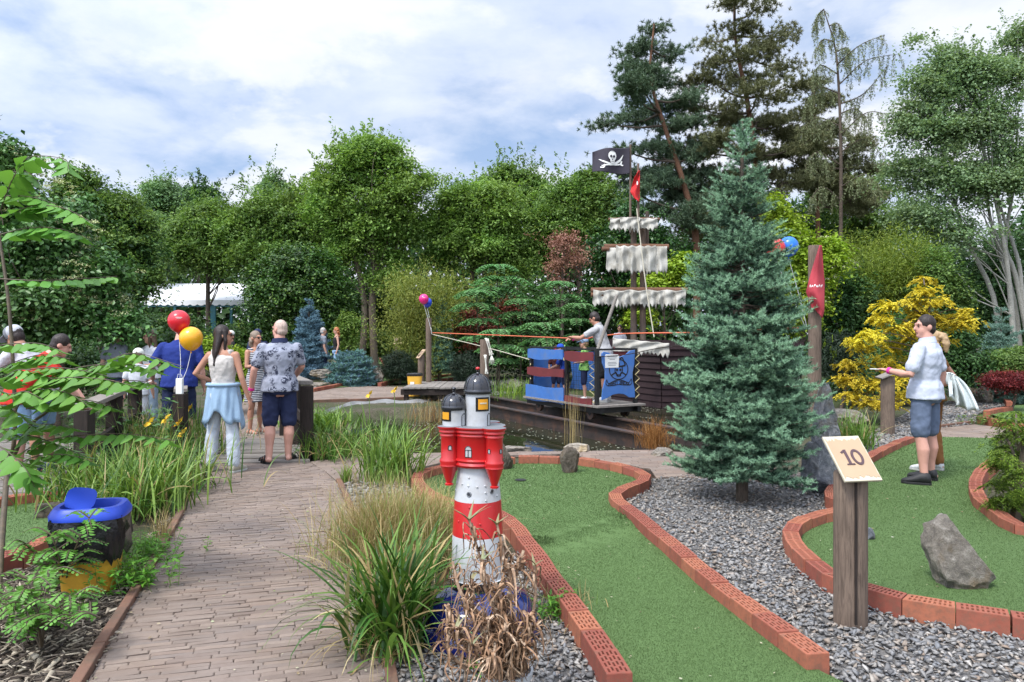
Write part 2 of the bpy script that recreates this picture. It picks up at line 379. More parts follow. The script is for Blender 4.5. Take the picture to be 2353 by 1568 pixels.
w_right = crm(np.array(grs(C_right, z_))[:, :2], 300); w_left = crm(np.array(grs(C_left, z_))[:, :2], 300)
bot = [gr(1960, 1590)[:2], gr(1480, 1640)[:2]]
CEN = np.vstack([w_left, w_right[::-1], bot])
turf('centre_green', CEN, .02, 30000, hf=ridge)
brick_row(C_right, 'red perforated brick in the edging along the right side of the middle putting green', 'bricks edging the middle green on the right')
brick_row(C_left, 'red perforated brick in the edging along the left side of the middle putting green', 'bricks edging the middle green on the left')
R_low = [(2720,1452),(2560,1440),(2440,1427)]+c8([(2353,768),(2230,748),(2110,732),(1995,715),(1880,698),(1760,672),(1640,640),(1540,600),(1440,562),(1385,515),(1330,465),(1297,422),(1280,385),(1296,350),(1340,322),(1400,300),(1480,282)])+[(1945,1165),(1962,1160)]
R_up = [(2092,1003),(2060,1016),(2020,1034),(1985,1055),(1955,1080),(1925,1108),(1908,1135),(1925,1150),(1950,1156)]
R_right = [(2720,1258),(2540,1226)]+c8([(2420,358),(2340,350),(2290,330),(2250,302),(2200,265),(2152,230),(2135,190),(2130,150),(2150,110),(2190,72),(2212,52)])
wl = crm(np.array(grs(R_low, z_))[:, :2], 200); wu = crm(np.array(grs(R_up, z_))[:, :2], 100); wr = crm(np.array(grs(R_right, z_))[:, :2], 100)
RG = np.vstack([wl, wu[::-1], [gr(2100, 1006)[:2], gr(2290, 1010)[:2]], wr[::-1], [gr(2715, 1440)[:2]]])
turf('right_green', RG, .02, 22000)
brick_row(R_low, 'red perforated brick in the curved front edging of the green with the big rock', 'bricks edging the right green in front', style='wide', step=.255)
brick_row(R_up, 'weathered red brick in the edging behind the number post of the right green', 'bricks edging the right green behind')
brick_row(R_right, 'red brick in the edging that wraps the yellow-green conifer at the frame edge', 'bricks edging the conifer bed', style='wide', step=.2)
c2 = lambda L: [(x*.306, 1088.2+y*.306) for x, y in L]
L_up = c2([(-120,205),(40,175),(190,152),(360,142),(500,148),(590,175)]); L_low = c2([(440,455),(380,480),(260,522),(100,590),(-60,655)])
LG = np.vstack([crm(np.array(grs(L_up, z_))[:, :2], 60), [gr(185, 1160)[:2], gr(175, 1200)[:2]], crm(np.array(grs(L_low, z_))[:, :2], 40)])
turf('left_green', LG, .02, 14000)
brick_row(L_up, 'red perforated brick in the edging between the left green and the grey boardwalk', 'bricks at the back of the left green')
brick_row(L_low, 'red perforated brick in the edging of the left green beside the blue-lidded bin', 'bricks at the front of the left green')
# far greens
turf('far_green', grs([(715,897),(790,876),(880,866),(905,860),(885,850),(862,830),(850,808),(878,808),(890,830),(905,848),(950,866),(948,880),(900,884),(835,887)]), .015, 0, .5)
turf('far_green_strip', grs([(985,874),(1000,860),(1050,858),(1052,872)]), .015, 0, .5)
turf('farthest_green', grs([(2262,951),(2330,933),(2420,930),(2420,968),(2330,968)]), .015, 0, .4)
turf('farthest_green_strip', grs([(2290,889),(2420,886),(2420,915),(2320,920)]), .015, 0, .5)
for L, lb, gp in (([(717,893),(790,880),(872,869)], 'plain red brick in the far edging beside the white pebble strip', 'bricks by the white pebbles'),
    ([(790,871),(830,864),(871,857)], 'plain red brick in the edging under the blue dwarf spruce', 'bricks under the dwarf spruce'),
    ([(872,880),(905,873),(942,868)], 'plain red brick in the far edging left of the yellow bin', 'bricks left of the yellow bin'),
    ([(872,820),(880,832),(884,846)], 'plain red brick up the sloping far green', 'bricks along the sloping green'),
    ([(993,864),(1040,859)], 'plain red brick in the far edging behind the mooring post', 'bricks behind the mooring post'),
    ([(993,873),(1047,867)], 'plain red brick in the far edging in front of the columnar spruce', 'bricks before the columnar spruce'),
    ([(2288,893),(2305,910),(2320,924)], 'plain red brick in the far edging before the red barberry', 'bricks before the barberry'),
    ([(2267,943),(2295,938),(2322,934)], 'plain red brick in the far upper edging behind the couple', 'bricks behind the couple, upper row'),
    ([(2252,957),(2290,964),(2330,973),(2400,980)], 'plain red brick in the far lower edging behind the couple', 'bricks behind the couple, lower row')):
    brick_row(L, lb, gp, style='plain', smooth=False)
# ---- brick paths: every paver real -----------------------------------------------------------------------------
t = NT('clay_pavers'); isl = t.island()
c = t.ramp(isl, [(0, (.148, .112, .092)), (.2, (.2, .152, .122)), (.4, (.18, .145, .122)), (.58, (.232, .177, .138)), (.72, (.158, .132, .118)), (.86, (.258, .204, .165)), (1, (.195, .138, .106))])
c = t.mix(t.ramp(t.noise(28, 7, .8), [(.35, (0,)*3), (.7, (.65,)*3)]), c, (.18, .135, .11))
c = t.mix(t.ramp(t.noise(1.1, 5, .7), [(.45, (0,)*3), (.7, (.4,)*3)]), c, (.33, .27, .24)); t.col(c); t.set(Roughness=.85, Specular_IOR_Level=.3)
t.bump(t.noise(90, 7, .8), .7, .006); M['paver'] = t.m
M['joint'] = pm('joint_sand', (.05, .042, .033), (.09, .075, .05), 20, .95)
def clip(sub, cv):
    out = list(sub)
    for i in range(len(cv)):
        a = cv[i]; b = cv[(i+1) % len(cv)]; e = (b[0]-a[0], b[1]-a[1]); inp = out; out = []
        if not inp: return []
        f = lambda p: e[0]*(p[1]-a[1])-e[1]*(p[0]-a[0])
        s = inp[-1]
        for p in inp:
            if f(p) >= 0:
                if f(s) < 0: k = f(s)/(f(s)-f(p)); out.append((s[0]+(p[0]-s[0])*k, s[1]+(p[1]-s[1])*k))
                out.append(p)
            elif f(s) >= 0: k = f(s)/(f(s)-f(p)); out.append((s[0]+(p[0]-s[0])*k, s[1]+(p[1]-s[1])*k))
            s = p
    return out
def pave(name, poly, ang, L=.235, W=.05, z=0., mat='paver', gap=.005):
    poly = [tuple(map(float, p[:2])) for p in poly]; pa = np.array(poly); u = np.array([math.cos(ang), math.sin(ang)]); v = np.array([-u[1], u[0]])
    pu, pv = pa@u, pa@v; mb = MB(); rects = []
    for j, y in enumerate(np.arange(pv.min()-W, pv.max()+W, W)):
        x = pu.min()-L*(1+R.random())
        while x < pu.max():
            l = L*(R.uniform(.93, 1.05) if R.random() < .85 else .5); y_ = y+.004*math.sin(x*2.2+j*.05)
            rects.append((x, y_, l)); x += l
    rc = np.array([[r[0]+r[2]/2, r[1]+W/2] for r in rects]); cen = rc[:, :1]*u+rc[:, 1:]*v
    near = polydist(cen, pa); ins = inpoly(cen, pa); keep = ins | (near < L)
    for (x, y, l), k, inn, nd in zip(rects, keep, ins, near):
        if not k: continue
        g = gap*R.uniform(.3, 1.)
        q = [(x+g/2, y+g/2), (x+l-g/2, y+g/2), (x+l-g/2, y+W-g/2), (x+g/2, y+W-g/2)]; ja = R.normal()*.006
        w = [tuple(a*u+(b+(a-x)*ja)*v) for a, b in q]
        if nd < L: w = clip(poly, w)
        if len(w) < 3: continue
        w = np.array(w); c = w.mean(0); k = len(w)
        if len(w) == 4: inn = c+(w-c)*(1-np.array([.004, .004])/np.maximum(np.abs(w-c), .01))
        else: inn = c+(w-c)*.94
        zz = z+R.normal()*.0016; tx, ty = R.normal(size=2)*.012
        hz = lambda p: zz+(p-c)@np.array([tx, ty])
        V = np.vstack([np.c_[inn, hz(inn)], np.c_[w, hz(w)-.004], np.c_[w, np.full(k, z-.03)]])
        mb.add(V, [tuple(range(k))]+[(i, k+i, k+(i+1) % k, (i+1) % k) for i in range(k)]+[(k+i, 2*k+i, 2*k+(i+1) % k, k+(i+1) % k) for i in range(k)])
    o = mb.build(name, [M[mat]]); tag(o, kind='structure')
    b = MB().add(np.c_[pa, np.full(len(pa), z-.011)], [tuple(range(len(pa)))]); tag(b.build(name+'_bed', M['joint'], o), kind='structure')
    return o
PL = [(178,1600),(200,1568),(255,1470),(320,1365),(380,1260),(428,1172),(440,1130),(446,1066)]; PR = [(712,1062),(745,1082),(772,1107),(794,1156),(825,1242),(853,1380),(878,1500),(890,1600)]
MAIN = [gr(*p) for p in PL+PR]
pave('path', MAIN, .3, L=.21, W=.04, gap=.004)
pave('pond_path', grs([(745,1081),(712,1061),(850,1045),(960,1041),(1200,1038),(1500,1034),(1700,1050),(1850,1085),(1845,1112),(1560,1095),(1508,1098),(1495,1078),(1300,1043),(1180,1046),(1020,1062),(945,1078),(930,1108),(776,1106)]), .05, W=.1)
pave('far_path', grs([(448,1010),(688,1010),(650,930),(630,905),(565,905),(530,930)]), .2)
pave('far_plaza', grs([(690,893),(760,886),(950,890),(968,905),(930,914),(790,919),(700,922)]), .1, W=.1)
pave('right_path', grs([(2098,1008),(2300,1012),(2320,985),(2240,975),(2150,985)]), .1, W=.08)
# edging strips beside the path
M['edge'] = pm('rust_brown_edging', (.2, .1, .062), (.13, .07, .05), 8, .85, .4, 80, dirt=(.09, .07, .05), isl=.15)
def kerb(name, pts, w=.055, z=.035, step=.5, side=1):
    W = crm(np.array(grs(pts))[:, :2], 120); W = resample(W, step); T = nrm(np.gradient(W, axis=0)); N = np.stack([-T[:, 1], T[:, 0]], 1)*side; mb = MB()
    for i in range(len(W)-1):
        a, b = W[i], W[i+1]; g = (b-a)*.004; zz = z+R.normal()*.003; q = [a+g, b-g, b-g+N[i+1]*w, a+g+N[i]*w]
        if side < 0: q = q[::-1]
        V = [(p[0], p[1], zz) for p in q]+[(p[0], p[1], -.05) for p in q]
        mb.add(V, [(0, 1, 2, 3), (0, 4, 5, 1), (1, 5, 6, 2), (2, 6, 7, 3), (3, 7, 4, 0)])
    return tag(mb.build(name, M['edge'], bevel=.006), kind='structure')
kerb('path_kerb', PL[:6], side=1); kerb('path_kerb', PR[2:], side=1)
kerb('pond_kerb', [(705,923),(790,920),(930,915)], side=-1, w=.08)
kerb('gravel_kerb', [(2110,1003),(2160,983),(2240,972)], side=1, w=.06)
# bridge deck and boardwalk
def planks(name, poly, ang, W=.145, L=9., z=.02):
    return pave(name, poly, ang, L, W, z, 'plank', .014)
t = NT('grey_deck_boards'); c = t.ramp(t.island(), [(0, (.16, .14, .125)), (.5, (.22, .2, .18)), (1, (.27, .245, .22))])
f = t.noise(6, 8, .8, (.8, 12, 6)); c = t.mix(t.ramp(f, [(.3, (0,)*3), (.75, (.8,)*3)]), c, (.09, .08, .07)); t.col(c); t.set(Roughness=.9, Specular_IOR_Level=.2); t.bump(f, .5, .01); M['plank'] = t.m
planks('bridge_deck', grs([(442,1068),(712,1063),(690,1009),(446,1009)]), .08)
planks('boardwalk', grs([(-120,1160),(158,1131),(245,1085),(260,1040),(120,1010),(-200,1010)]), .03)
# ---- slate gravel, pebbles, bark mulch ---------------------------------------------------------------------------
def stone_set(k=16, flat=.4, seed=3):
    out = []
    for i in range(k):
        bm = bmesh.new(); r = random.Random(seed+i)
        for _ in range(9): v = Vector([r.gauss(0, 1) for _ in range(3)]).normalized(); bm.verts.new((v.x*r.uniform(.8, 1.3), v.y*r.uniform(.5, .9), v.z*flat*r.uniform(.6, 1)))
        g = bmesh.ops.convex_hull(bm, input=bm.verts); bmesh.ops.delete(bm, geom=[e for e in g['geom_interior'] if isinstance(e, bmesh.types.BMVert)], context='VERTS')
        bmesh.ops.triangulate(bm, faces=bm.faces); bm.verts.index_update()
        out.append((np.array([v.co[:] for v in bm.verts]), np.array([[v.index for v in f.verts] for f in bm.faces]))); bm.free()
    return out
STN = stone_set()
def stones(name, polys, dens, size, mat, label, cat, z=-.005, far=None, tilt=.5, avoid=None, parent=None):
    Q = np.vstack([scatter(p, dens, far) for p in polys])
    if avoid is not None:
        for p in avoid: Q = Q[~inpoly(Q, p)]
    vs, fs, n0 = [], [], 0; which = R.integers(0, len(STN), len(Q))
    for k, (V, Fc) in enumerate(STN):
        q = Q[which == k]; n = len(q)
        if not n: continue
        s = R.uniform(size[0], size[1], n)*np.where(R.random(n) < .12, 1.35, 1); az = R.uniform(0, 2*PI, n); tx, ty = R.normal(size=(2, n))*tilt
        ca, sa = np.cos(az), np.sin(az); v = V[None]*s[:, None, None]
        x = v[..., 0]*ca[:, None]-v[..., 1]*sa[:, None]; y = v[..., 0]*sa[:, None]+v[..., 1]*ca[:, None]; zz = v[..., 2]+x*tx[:, None]*.6+y*ty[:, None]*.6
        W = np.stack([x+q[:, :1], y+q[:, 1:2], zz+z+R.uniform(-.008, .014, n)[:, None]], -1)
        fs.append((Fc[None]+(np.arange(n)*len(V))[:, None, None]+n0).reshape(-1, 3)); vs.append(W.reshape(-1, 3)); n0 += n*len(V)
    o = link(name, np_mesh(name, np.concatenate(vs), np.concatenate(fs), mat), parent)
    return tag(o, label, cat, kind='stuff')
t = NT('slate_chips')
c = t.ramp(t.island(), [(0, (.13, .13, .132)), (.22, (.21, .205, .2)), (.42, (.29, .28, .265)), (.6, (.175, .185, .2)), (.75, (.36, .325, .28)), (.88, (.24, .18, .135)), (1, (.46, .44, .41))])
c = t.mix(t.ramp(t.noise(60, 5, .7), [(.4, (0,)*3), (.75, (.5,)*3)]), c, (.12, .11, .1)); t.col(c); t.set(Roughness=.75, Specular_IOR_Level=.35); t.bump(t.noise(140, 5), .4, .004); M['slate'] = t.m
M['pebble'] = pm('white_pebbles', (.55, .55, .53), (.4, .4, .39), 10, .8, isl=.3)
GA = [np.array(grs(p))[:, :2] for p in (
    [(1400,1138),(1440,1112),(1500,1098),(1560,1092),(1845,1090),(1912,1130),(1925,1175),(1830,1190),(1795,1230),(1850,1320),(1930,1372),(2100,1425),(2760,1490),(2900,1640),(1960,1640),(1900,1530),(1700,1390),(1560,1275),(1480,1200)],)]
GB = [np.array(grs([(893,1620),(880,1510),(850,1380),(1000,1400),(1240,1230),(1230,1290),(1330,1420),(1420,1568),(1450,1640)]))[:, :2]]
GC = [np.array(grs(p))[:, :2] for p in ([(775,1108),(930,1108),(960,1150),(1000,1165),(850,1270),(820,1230)],
    [(1930,1040),(2090,945),(2270,900),(2285,905),(2315,930),(2245,950),(2240,972),(2160,985),(2100,1003),(1990,1048)],
    [(1090,912),(1220,900),(1240,880),(1180,866),(1080,870),(1010,880),(1015,920)])]
CENx = CEN; RGx = RG
stones('slate_gravel', GA+GB, 2000, (.011, .025), M['slate'], 'grey and tan slate chips spread between the putting greens', 'gravel', far=5.2, avoid=[CENx, RGx])
stones('slate_gravel', GC, 420, (.02, .045), M['slate'], 'slate chips along the pond banks and the far beds', 'gravel', avoid=[CENx, RGx, POND])
for p in GA+GB+GC:
    tag(MB().add(np.c_[p, np.full(len(p), -.016)], [tuple(range(len(p)))][:1]).build('gravel_bed', pm('grit', (.09, .085, .08), (.17, .16, .15), 60, .95, .8, 120, .01)), kind='structure')
stones('white_pebble_strip', [np.array(grs([(754,888),(872,880),(872,873),(800,878)]))[:, :2]], 160, (.04, .08), M['pebble'], 'strip of white pebbles between the far green and the paving', 'pebbles', z=.01)
MU = np.array(grs([(-200,1640),(-160,1330),(100,1300),(300,1290),(330,1250),(400,1170),(425,1172),(380,1260),(320,1365),(255,1470),(190,1568),(165,1640)]))[:, :2]
t = NT('bark_mulch'); t.col(t.ramp(t.island(), [(0, (.03, .025, .022)), (.35, (.085, .068, .055)), (.6, (.19, .155, .12)), (.8, (.31, .26, .2)), (1, (.42, .37, .29))])); t.set(Roughness=.9, Specular_IOR_Level=.2); M['mulch'] = t.m
tag(MB().add(np.c_[MU, np.full(len(MU), -.021)], [tuple(range(len(MU)))]).build('mulch_bed', pm('mulch_ground', (.045, .034, .027), (.13, .1, .075), 40, .95, .9, 90, .015)), kind='structure')
Q = scatter(MU, 1500, 5.5); n = len(Q); L = R.uniform(.01, .05, n); w = R.uniform(.002, .006, n)+.009*(R.random(n) < .2); az = R.normal(.5, 1., n); ti = R.normal(0, .25, n)
u = np.c_[np.cos(az)*np.cos(ti), np.sin(az)*np.cos(ti), np.sin(ti)]; s = np.c_[-np.sin(az), np.cos(az), R.normal(0, .3, n)]; up = np.cross(u, s)
c = np.c_[Q, R.uniform(-.02, .015, n)]; V = []
for a, b, e in ((-1,-1,-1),(1,-1,-1),(1,1,-1),(-1,1,-1),(-1,-1,1),(1,-1,1),(1,1,1),(-1,1,1)): V.append(c+u*(a*L)[:, None]+s*(b*w*(.6+.4*a))[:, None]+up*(e*.0025))
V = np.stack(V, 1); Fb = np.array([(0,3,2,1),(4,5,6,7),(0,1,5,4),(1,2,6,5),(2,3,7,6),(3,0,4,7)])
tag(link('bark_mulch', np_mesh('bark_mulch', V, (Fb[None]+(np.arange(n)*8)[:, None, None]).reshape(-1, 4), M['mulch'])), 'bark mulch and dry stems covering the bed left of the path', 'mulch', kind='stuff')

# fallen bits of leaf and blossom on turf and paving
M['litter'] = NT('leaf_litter_bits'); tq = M['litter']; tq.col(tq.ramp(tq.island(), [(0, (.1, .07, .04)), (.3, (.24, .18, .1)), (.6, (.42, .38, .28)), (.85, (.2, .24, .09)), (1, (.5, .48, .42))])); tq.set(Roughness=.9); M['litter'] = tq.m
Q = np.vstack([scatter(CEN, 20), scatter(RG, 13), scatter(np.array(MAIN)[:, :2], 16), scatter(np.array(MAIN)[:, :2][polydist(np.array(MAIN)[:, :2], np.array(MAIN)[:, :2]) > -1], 6)])
e_ = scatter(np.array(MAIN)[:, :2], 260); e_ = e_[polydist(e_, np.array(MAIN)[:, :2]) < .1*R.random(len(e_))**1.5]; Q = np.vstack([Q, e_])
n = len(Q); on = inpoly(Q, CEN) | inpoly(Q, RG); zq = np.where(on, .034, .008)+np.where(inpoly(Q, CEN), ridge(Q), 0); C = np.c_[Q, zq]; az = R.uniform(0, 2*PI, n); l = R.uniform(.004, .014, n); D = np.c_[np.cos(az), np.sin(az), R.normal(size=n)*.15]; N_ = nrm(np.c_[R.normal(size=(n, 2))*.3, np.ones(n)]); S_ = np.cross(D, N_); w_ = (l*R.uniform(.25, .7, n))[:, None]; l = l[:, None]
V = np.stack([C-D*l, C+S_*w_, C+D*l, C-S_*w_], 1)
tag(link('leaf_litter', np_mesh('leaf_litter', V, np.arange(n*4).reshape(n, 4), M['litter'])), 'fallen bits of leaf and blossom on the greens and the brick path', 'leaf litter', kind='stuff')
# ================================ VEGETATION =================================================================
G_ = lambda *s: [lin(*c) for c in s]
LM = {}
LM['mid'] = leafmat('mid_green_leaves', G_((68,98,46),(94,124,58),(122,152,78),(80,110,52),(146,172,98)), .42)
LM['bright'] = leafmat('bright_green_leaves', G_((86,118,52),(114,146,66),(140,170,84),(98,132,58),(158,186,104)), .42)
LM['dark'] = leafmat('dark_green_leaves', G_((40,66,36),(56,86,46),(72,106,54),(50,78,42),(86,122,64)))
LM['grey'] = leafmat('grey_green_leaves', G_((82,113,78),(105,138,93),(125,158,108),(95,126,83),(147,176,126)), .42)
LM['aspen'] = leafmat('aspen_leaves', G_((100,126,92),(122,148,106),(144,168,122),(110,136,98),(160,180,140)), .42)
LM['round'] = leafmat('glossy_shrub_leaves', G_((37,63,30),(55,88,38),(75,113,46),(47,76,35),(117,150,67)), .25, .4, .4)
LM['ivy'] = leafmat('ivy_leaves', G_((29,56,26),(41,73,34),(56,92,41),(73,112,51)), .2, .4, .4)
LM['lime'] = leafmat('yellow_green_leaves', G_((110,140,36),(142,168,48),(126,154,42),(166,184,66)), .35)
LM['bamboo'] = leafmat('bamboo_leaves', G_((98,112,44),(126,138,58),(146,154,72),(112,126,52),(164,168,88)), .3)
LM['bamboo2'] = leafmat('olive_bamboo_leaves', G_((84,104,34),(106,126,42),(126,142,50),(94,114,38),(146,160,64)), .3)
LM['brown'] = leafmat('withered_brown_leaves', G_((109,75,62),(143,101,85),(169,124,106),(124,88,72)), .2)
LM['red'] = leafmat('red_shrub_leaves', G_((96,44,34),(126,58,44),(82,52,32),(140,76,54)), .25)
LM['barberry'] = leafmat('barberry_leaves', G_((90,26,28),(120,36,36),(72,22,24),(140,54,46)), .25)
LM['aralia'] = leafmat('aralia_leaves', G_((70,113,68),(98,148,91),(120,170,108),(85,130,76),(148,193,131)), .3)
LM['frond'] = leafmat('fresh_pinnate_leaves', G_((84,132,54),(106,156,66),(94,144,60),(122,172,78)), .35, .42, .4, 1.)
LM['vib'] = leafmat('viburnum_leaves', G_((52,84,44),(70,106,54),(88,130,66),(60,94,48),(106,148,80)), .22, .4, .4)
LM['vibf'] = leafmat('cream_viburnum_flowers', G_((190,196,140),(214,216,176),(170,182,120)), .2, .7, .2, 0)
LM['weed'] = leafmat('weed_leaves', G_((70,118,40),(96,150,52),(120,172,64)), .35)
LM['spruce'] = leafmat('blue_green_needles', G_((64,98,88),(84,124,110),(104,146,130),(74,110,98),(120,160,142)), 0, .55, .3, .5)
LM['spruceoldshade'] = leafmat('dark_blue_green_needles', G_((40,64,50),(52,80,62),(64,98,76),(46,70,55),(82,116,92)), 0, .55, .3, .5)  # older needles, colour darkened further to paint in the shaded interior
LM['sprucetip'] = leafmat('young_lit_pale_needles', G_((130,170,134),(150,186,152),(112,150,120)), 0, .55, .3, .5)  # young growth, colour lightened further so the tips look lit
LM['bluespruce'] = leafmat('silver_blue_needles', G_((73,103,120),(94,125,141),(118,152,165),(82,112,127)), 0, .6, .3, .5)
LM['dwarfpine'] = leafmat('dark_pine_needles', G_((22,36,24),(32,50,32),(44,64,40)), 0)
LM['pine'] = leafmat('pine_needles', G_((66,88,68),(86,108,82),(106,126,96),(76,98,76),(122,140,112)), .1, .6, .2, .25)
LM['pine2'] = leafmat('olive_pine_needles', G_((88,92,62),(110,114,78),(128,130,92),(100,102,70),(140,142,106)), .1, .6, .2, .25)
LM['larch'] = leafmat('larch_needles', G_((101,114,78),(127,137,98),(148,156,117)), .2)
LM['gold'] = leafmat('golden_conifer_sprays', G_((186,168,44),(216,198,60),(234,216,84),(200,182,50),(160,158,52)), .3, .6, .2, .8)
LM['edgecon'] = leafmat('yellow_green_conifer_sprays', G_((48,72,24),(74,100,32),(104,132,44),(136,160,62)), .25, .6, .2, .8)
LM['fir'] = leafmat('grey_blue_fir_needles', G_((82,112,98),(103,134,118),(123,154,136)), 0)
LM['blade'] = leafmat('fresh_grass_blades', G_((70,100,40),(90,122,50),(112,146,64),(80,112,44),(132,162,80)), .3, .45, .35, 1.5)
LM['blade2'] = leafmat('yellow_green_blades', G_((96,124,48),(118,146,62),(140,166,80),(106,134,54)), .3, .45, .35, 1.5)
LM['iris'] = leafmat('dark_sword_leaves', G_((44,76,28),(58,96,36),(70,112,42)), .25, .45, .35, 1.5)
LM['dry'] = leafmat('dry_straw_blades', G_((150,132,88),(176,158,112),(128,108,70),(196,182,140)), .2, .8, .2, 0)
LM['rust'] = leafmat('rusty_sedge_blades', G_((128,84,44),(160,112,64),(104,70,38),(184,140,88)), .2, .8, .2, 0)
def leafquads(C, D, N, L, W, fold=.12, wide=.42):
    D = nrm(D); S = nrm(np.cross(D, N)); N = np.cross(S, D); n = len(C)
    L = np.broadcast_to(np.asarray(L, float), (n,))[:, None]; W = np.broadcast_to(np.asarray(W, float), (n,))[:, None]
    a = C-D*L*.5; b = C+D*L*.5-N*L*.1; m = C-D*L*(.5-wide); l = m+S*W*.5+N*W*fold; r = m-S*W*.5+N*W*fold
    V = np.stack([a, r, b, l], 1).reshape(-1, 3); k = np.arange(n)[:, None]*4
    return V, np.stack([k+[0, 1, 2], k+[0, 2, 3]], 1).reshape(-1, 3)
class LB:                                     # leaf batch: many leaf-sized faces, several materials, one mesh
    def __init__(s): s.V = []; s.F = []; s.M = []; s.n = 0
    def add(s, V, F, mi=0): s.V.append(V); s.F.append(F+s.n); s.M.append(np.full(len(F), mi)); s.n += len(V)
    def leaves(s, C, D, N, L, W, mi=0, **k): s.add(*leafquads(C, D, N, L, W, **k), mi)
    def build(s, name, mats, parent, org): return link(name, np_mesh(name, np.concatenate(s.V)-np.asarray(org, float), np.concatenate(s.F), mats, np.concatenate(s.M)), parent)
def sph(n): return nrm(R.normal(size=(n, 3)))
def Bl(u, v, ru, rv, Y, dep=.85):
    c = at(u, v, Y); s = Y/FO; return (*c, ru*s, ru*s*dep, rv*s)
def clumps(blobs, n, inner=.45, lump=.16, sub_=0):
    b = np.array(blobs)
    if sub_:                                  # break every mass into smaller uneven boughs
        o = []
        for q in b:
            d = sph(sub_); d[:, 2] = np.abs(d[:, 2])*.9+d[:, 2]*.25
            for e in d: f = R.uniform(.16, .42); o.append(np.r_[q[:3]+e*q[3:]*R.uniform(.35, 1.1), q[3:]*f*[1.1, 1.1, .8]])
            o.append(np.r_[q[:3]-[0, 0, q[5]*.12], q[3:]*.6])
        b = np.array(o)
    p0 = b; p = (b[:, 3]*b[:, 5]+b[:, 3]*b[:, 4])**.9; i = R.choice(len(b), n, p=p/p.sum()); d = sph(n)
    r = (inner+(1-inner)*R.random(n)**.6)*(1+lump*R.normal(size=n)); return b[i, :3]+d*r[:, None]*b[i, 3:], d
def crown(lb, blobs, ncl, per, rc, L, W, flat=.45, mi=0, droop=.3, up=.8, inner=.45, lump=.16, sub_=0):
    P, d = clumps(blobs, ncl, inner, lump, sub_); s = R.uniform(.6, 1.35, ncl)*rc
    k = R.poisson(per, ncl)+2; i = np.repeat(np.arange(ncl), k); n = len(i)
    sd = nrm(R.normal(size=(ncl, 3))*[1, 1, .28]+[0, 0, .12])[i]; off = R.normal(size=(n, 3))*np.array([.42, .42, .42*flat])+sd*R.normal(size=(n, 1))*.62; C = P[i]+off*s[i][:, None]
    C[:, 2] -= (off[:, 0]**2+off[:, 1]**2)*s[i]*.35
    N = nrm(np.array([0, 0, up])+d[i]*.45+R.normal(size=(n, 3))*.42); D = nrm(np.cross(N, sph(n))); D[:, 2] -= droop*R.random(n); D += d[i]*.25
    l = L*R.uniform(.65, 1.3, n); lb.leaves(C, D, N, l, l*W, mi); return P
def limbs(mb, trunk, rad_, targets, r0=.3, nmax=14, arch=.25):
    trunk = np.asarray(trunk, float); T = crm(trunk, 14); mb.tube(T, np.linspace(rad_, rad_*.22, 14)*(1+.05*R.normal(size=14)), 9)
    for q in targets[R.permutation(len(targets))[:nmax]]:
        below = T[(T[:, 2] < q[2]-.1*abs(q[2]))]
        if len(below) < 3: continue
        k = int(R.uniform(.45, 1.)*(len(below)-1)); s = below[k]; m = (s+q)/2+np.array([0, 0, arch*np.linalg.norm(q-s)*R.uniform(-.2, .8)])+R.normal(size=3)*.08*np.linalg.norm(q-s)
        f = rad_*r0*(1-k/18); mb.tube(crm([s, m, q], 9), np.linspace(f, f*.25, 9), 6)
def tree(name, label, cat, Y, blobs, n, leaf, mat, trunk=None, tr=.14, bark='bark', rc=.5, per=26, W=.5, group=None, extra=None, nl=16, kids=('crown', 'trunk'), **k):
    """blobs and trunk in picture coordinates at distance Y"""
    bl = [Bl(*b[:4], b[4] if len(b) > 4 else Y) for b in blobs]; lb = LB()
    u0, v0 = (trunk[0] if trunk else (np.mean([b[0] for b in blobs]), 0)); base = at(u0, 770, Y); base[2] = 0
    T = thing(name, label, cat, base, 0, group)
    if cat == 'tree':
        k.setdefault('sub_', 16); k.setdefault('inner', .3); k.setdefault('lump', .2); n = int(n*1.3); leaf *= .76; rc *= .95; per = 46; k['flat'] = .3
    P = crown(lb, bl, max(4, int(n/per)), per, rc, leaf, W, **k)
    if extra: extra(lb, bl, P)
    if cat == 'tree':                         # ragged shoots standing out of the crown
        q, d = clumps(bl, int(n/170), .95, .1, 12); ok = d[:, 2] > -.35; q = q[ok]; d = nrm(d[ok]+R.normal(size=d[ok].shape)*.35+[0, 0, .45]); i = np.repeat(np.arange(len(q)), 30); t_ = R.random(len(i))[:, None]; ln = R.uniform(.5, 1.3, len(q))[i][:, None]*Y/32
        C = q[i]+d[i]*t_*ln+R.normal(size=(len(i), 3))*.13*(1.1-t_); lb.leaves(C, d[i]+R.normal(size=(len(i), 3))*.8+[0, 0, -.2], nrm(R.normal(size=(len(i), 3))*.5+[0, 0, .9]), leaf*R.uniform(.7, 1.3, len(i)), leaf*W)
    mats = mat if isinstance(mat, list) else [mat]
    lb.build(kids[0], [LM[m] for m in mats], T, base)
    mb = MB()
    if trunk: tp = [base]+[at(u, v, Y) for u, v in trunk[1:]]
    else:
        b = np.array(bl); zt = b[:, 2].max(); tp = [base, np.array([base[0]+.1, Y, zt*.4]), np.array([b[:, 0].mean(), Y, zt*.8])]
    limbs(mb, tp, tr, P, nmax=nl); wpart(kids[1], mb, M[bark], T, smooth=60)
    return T
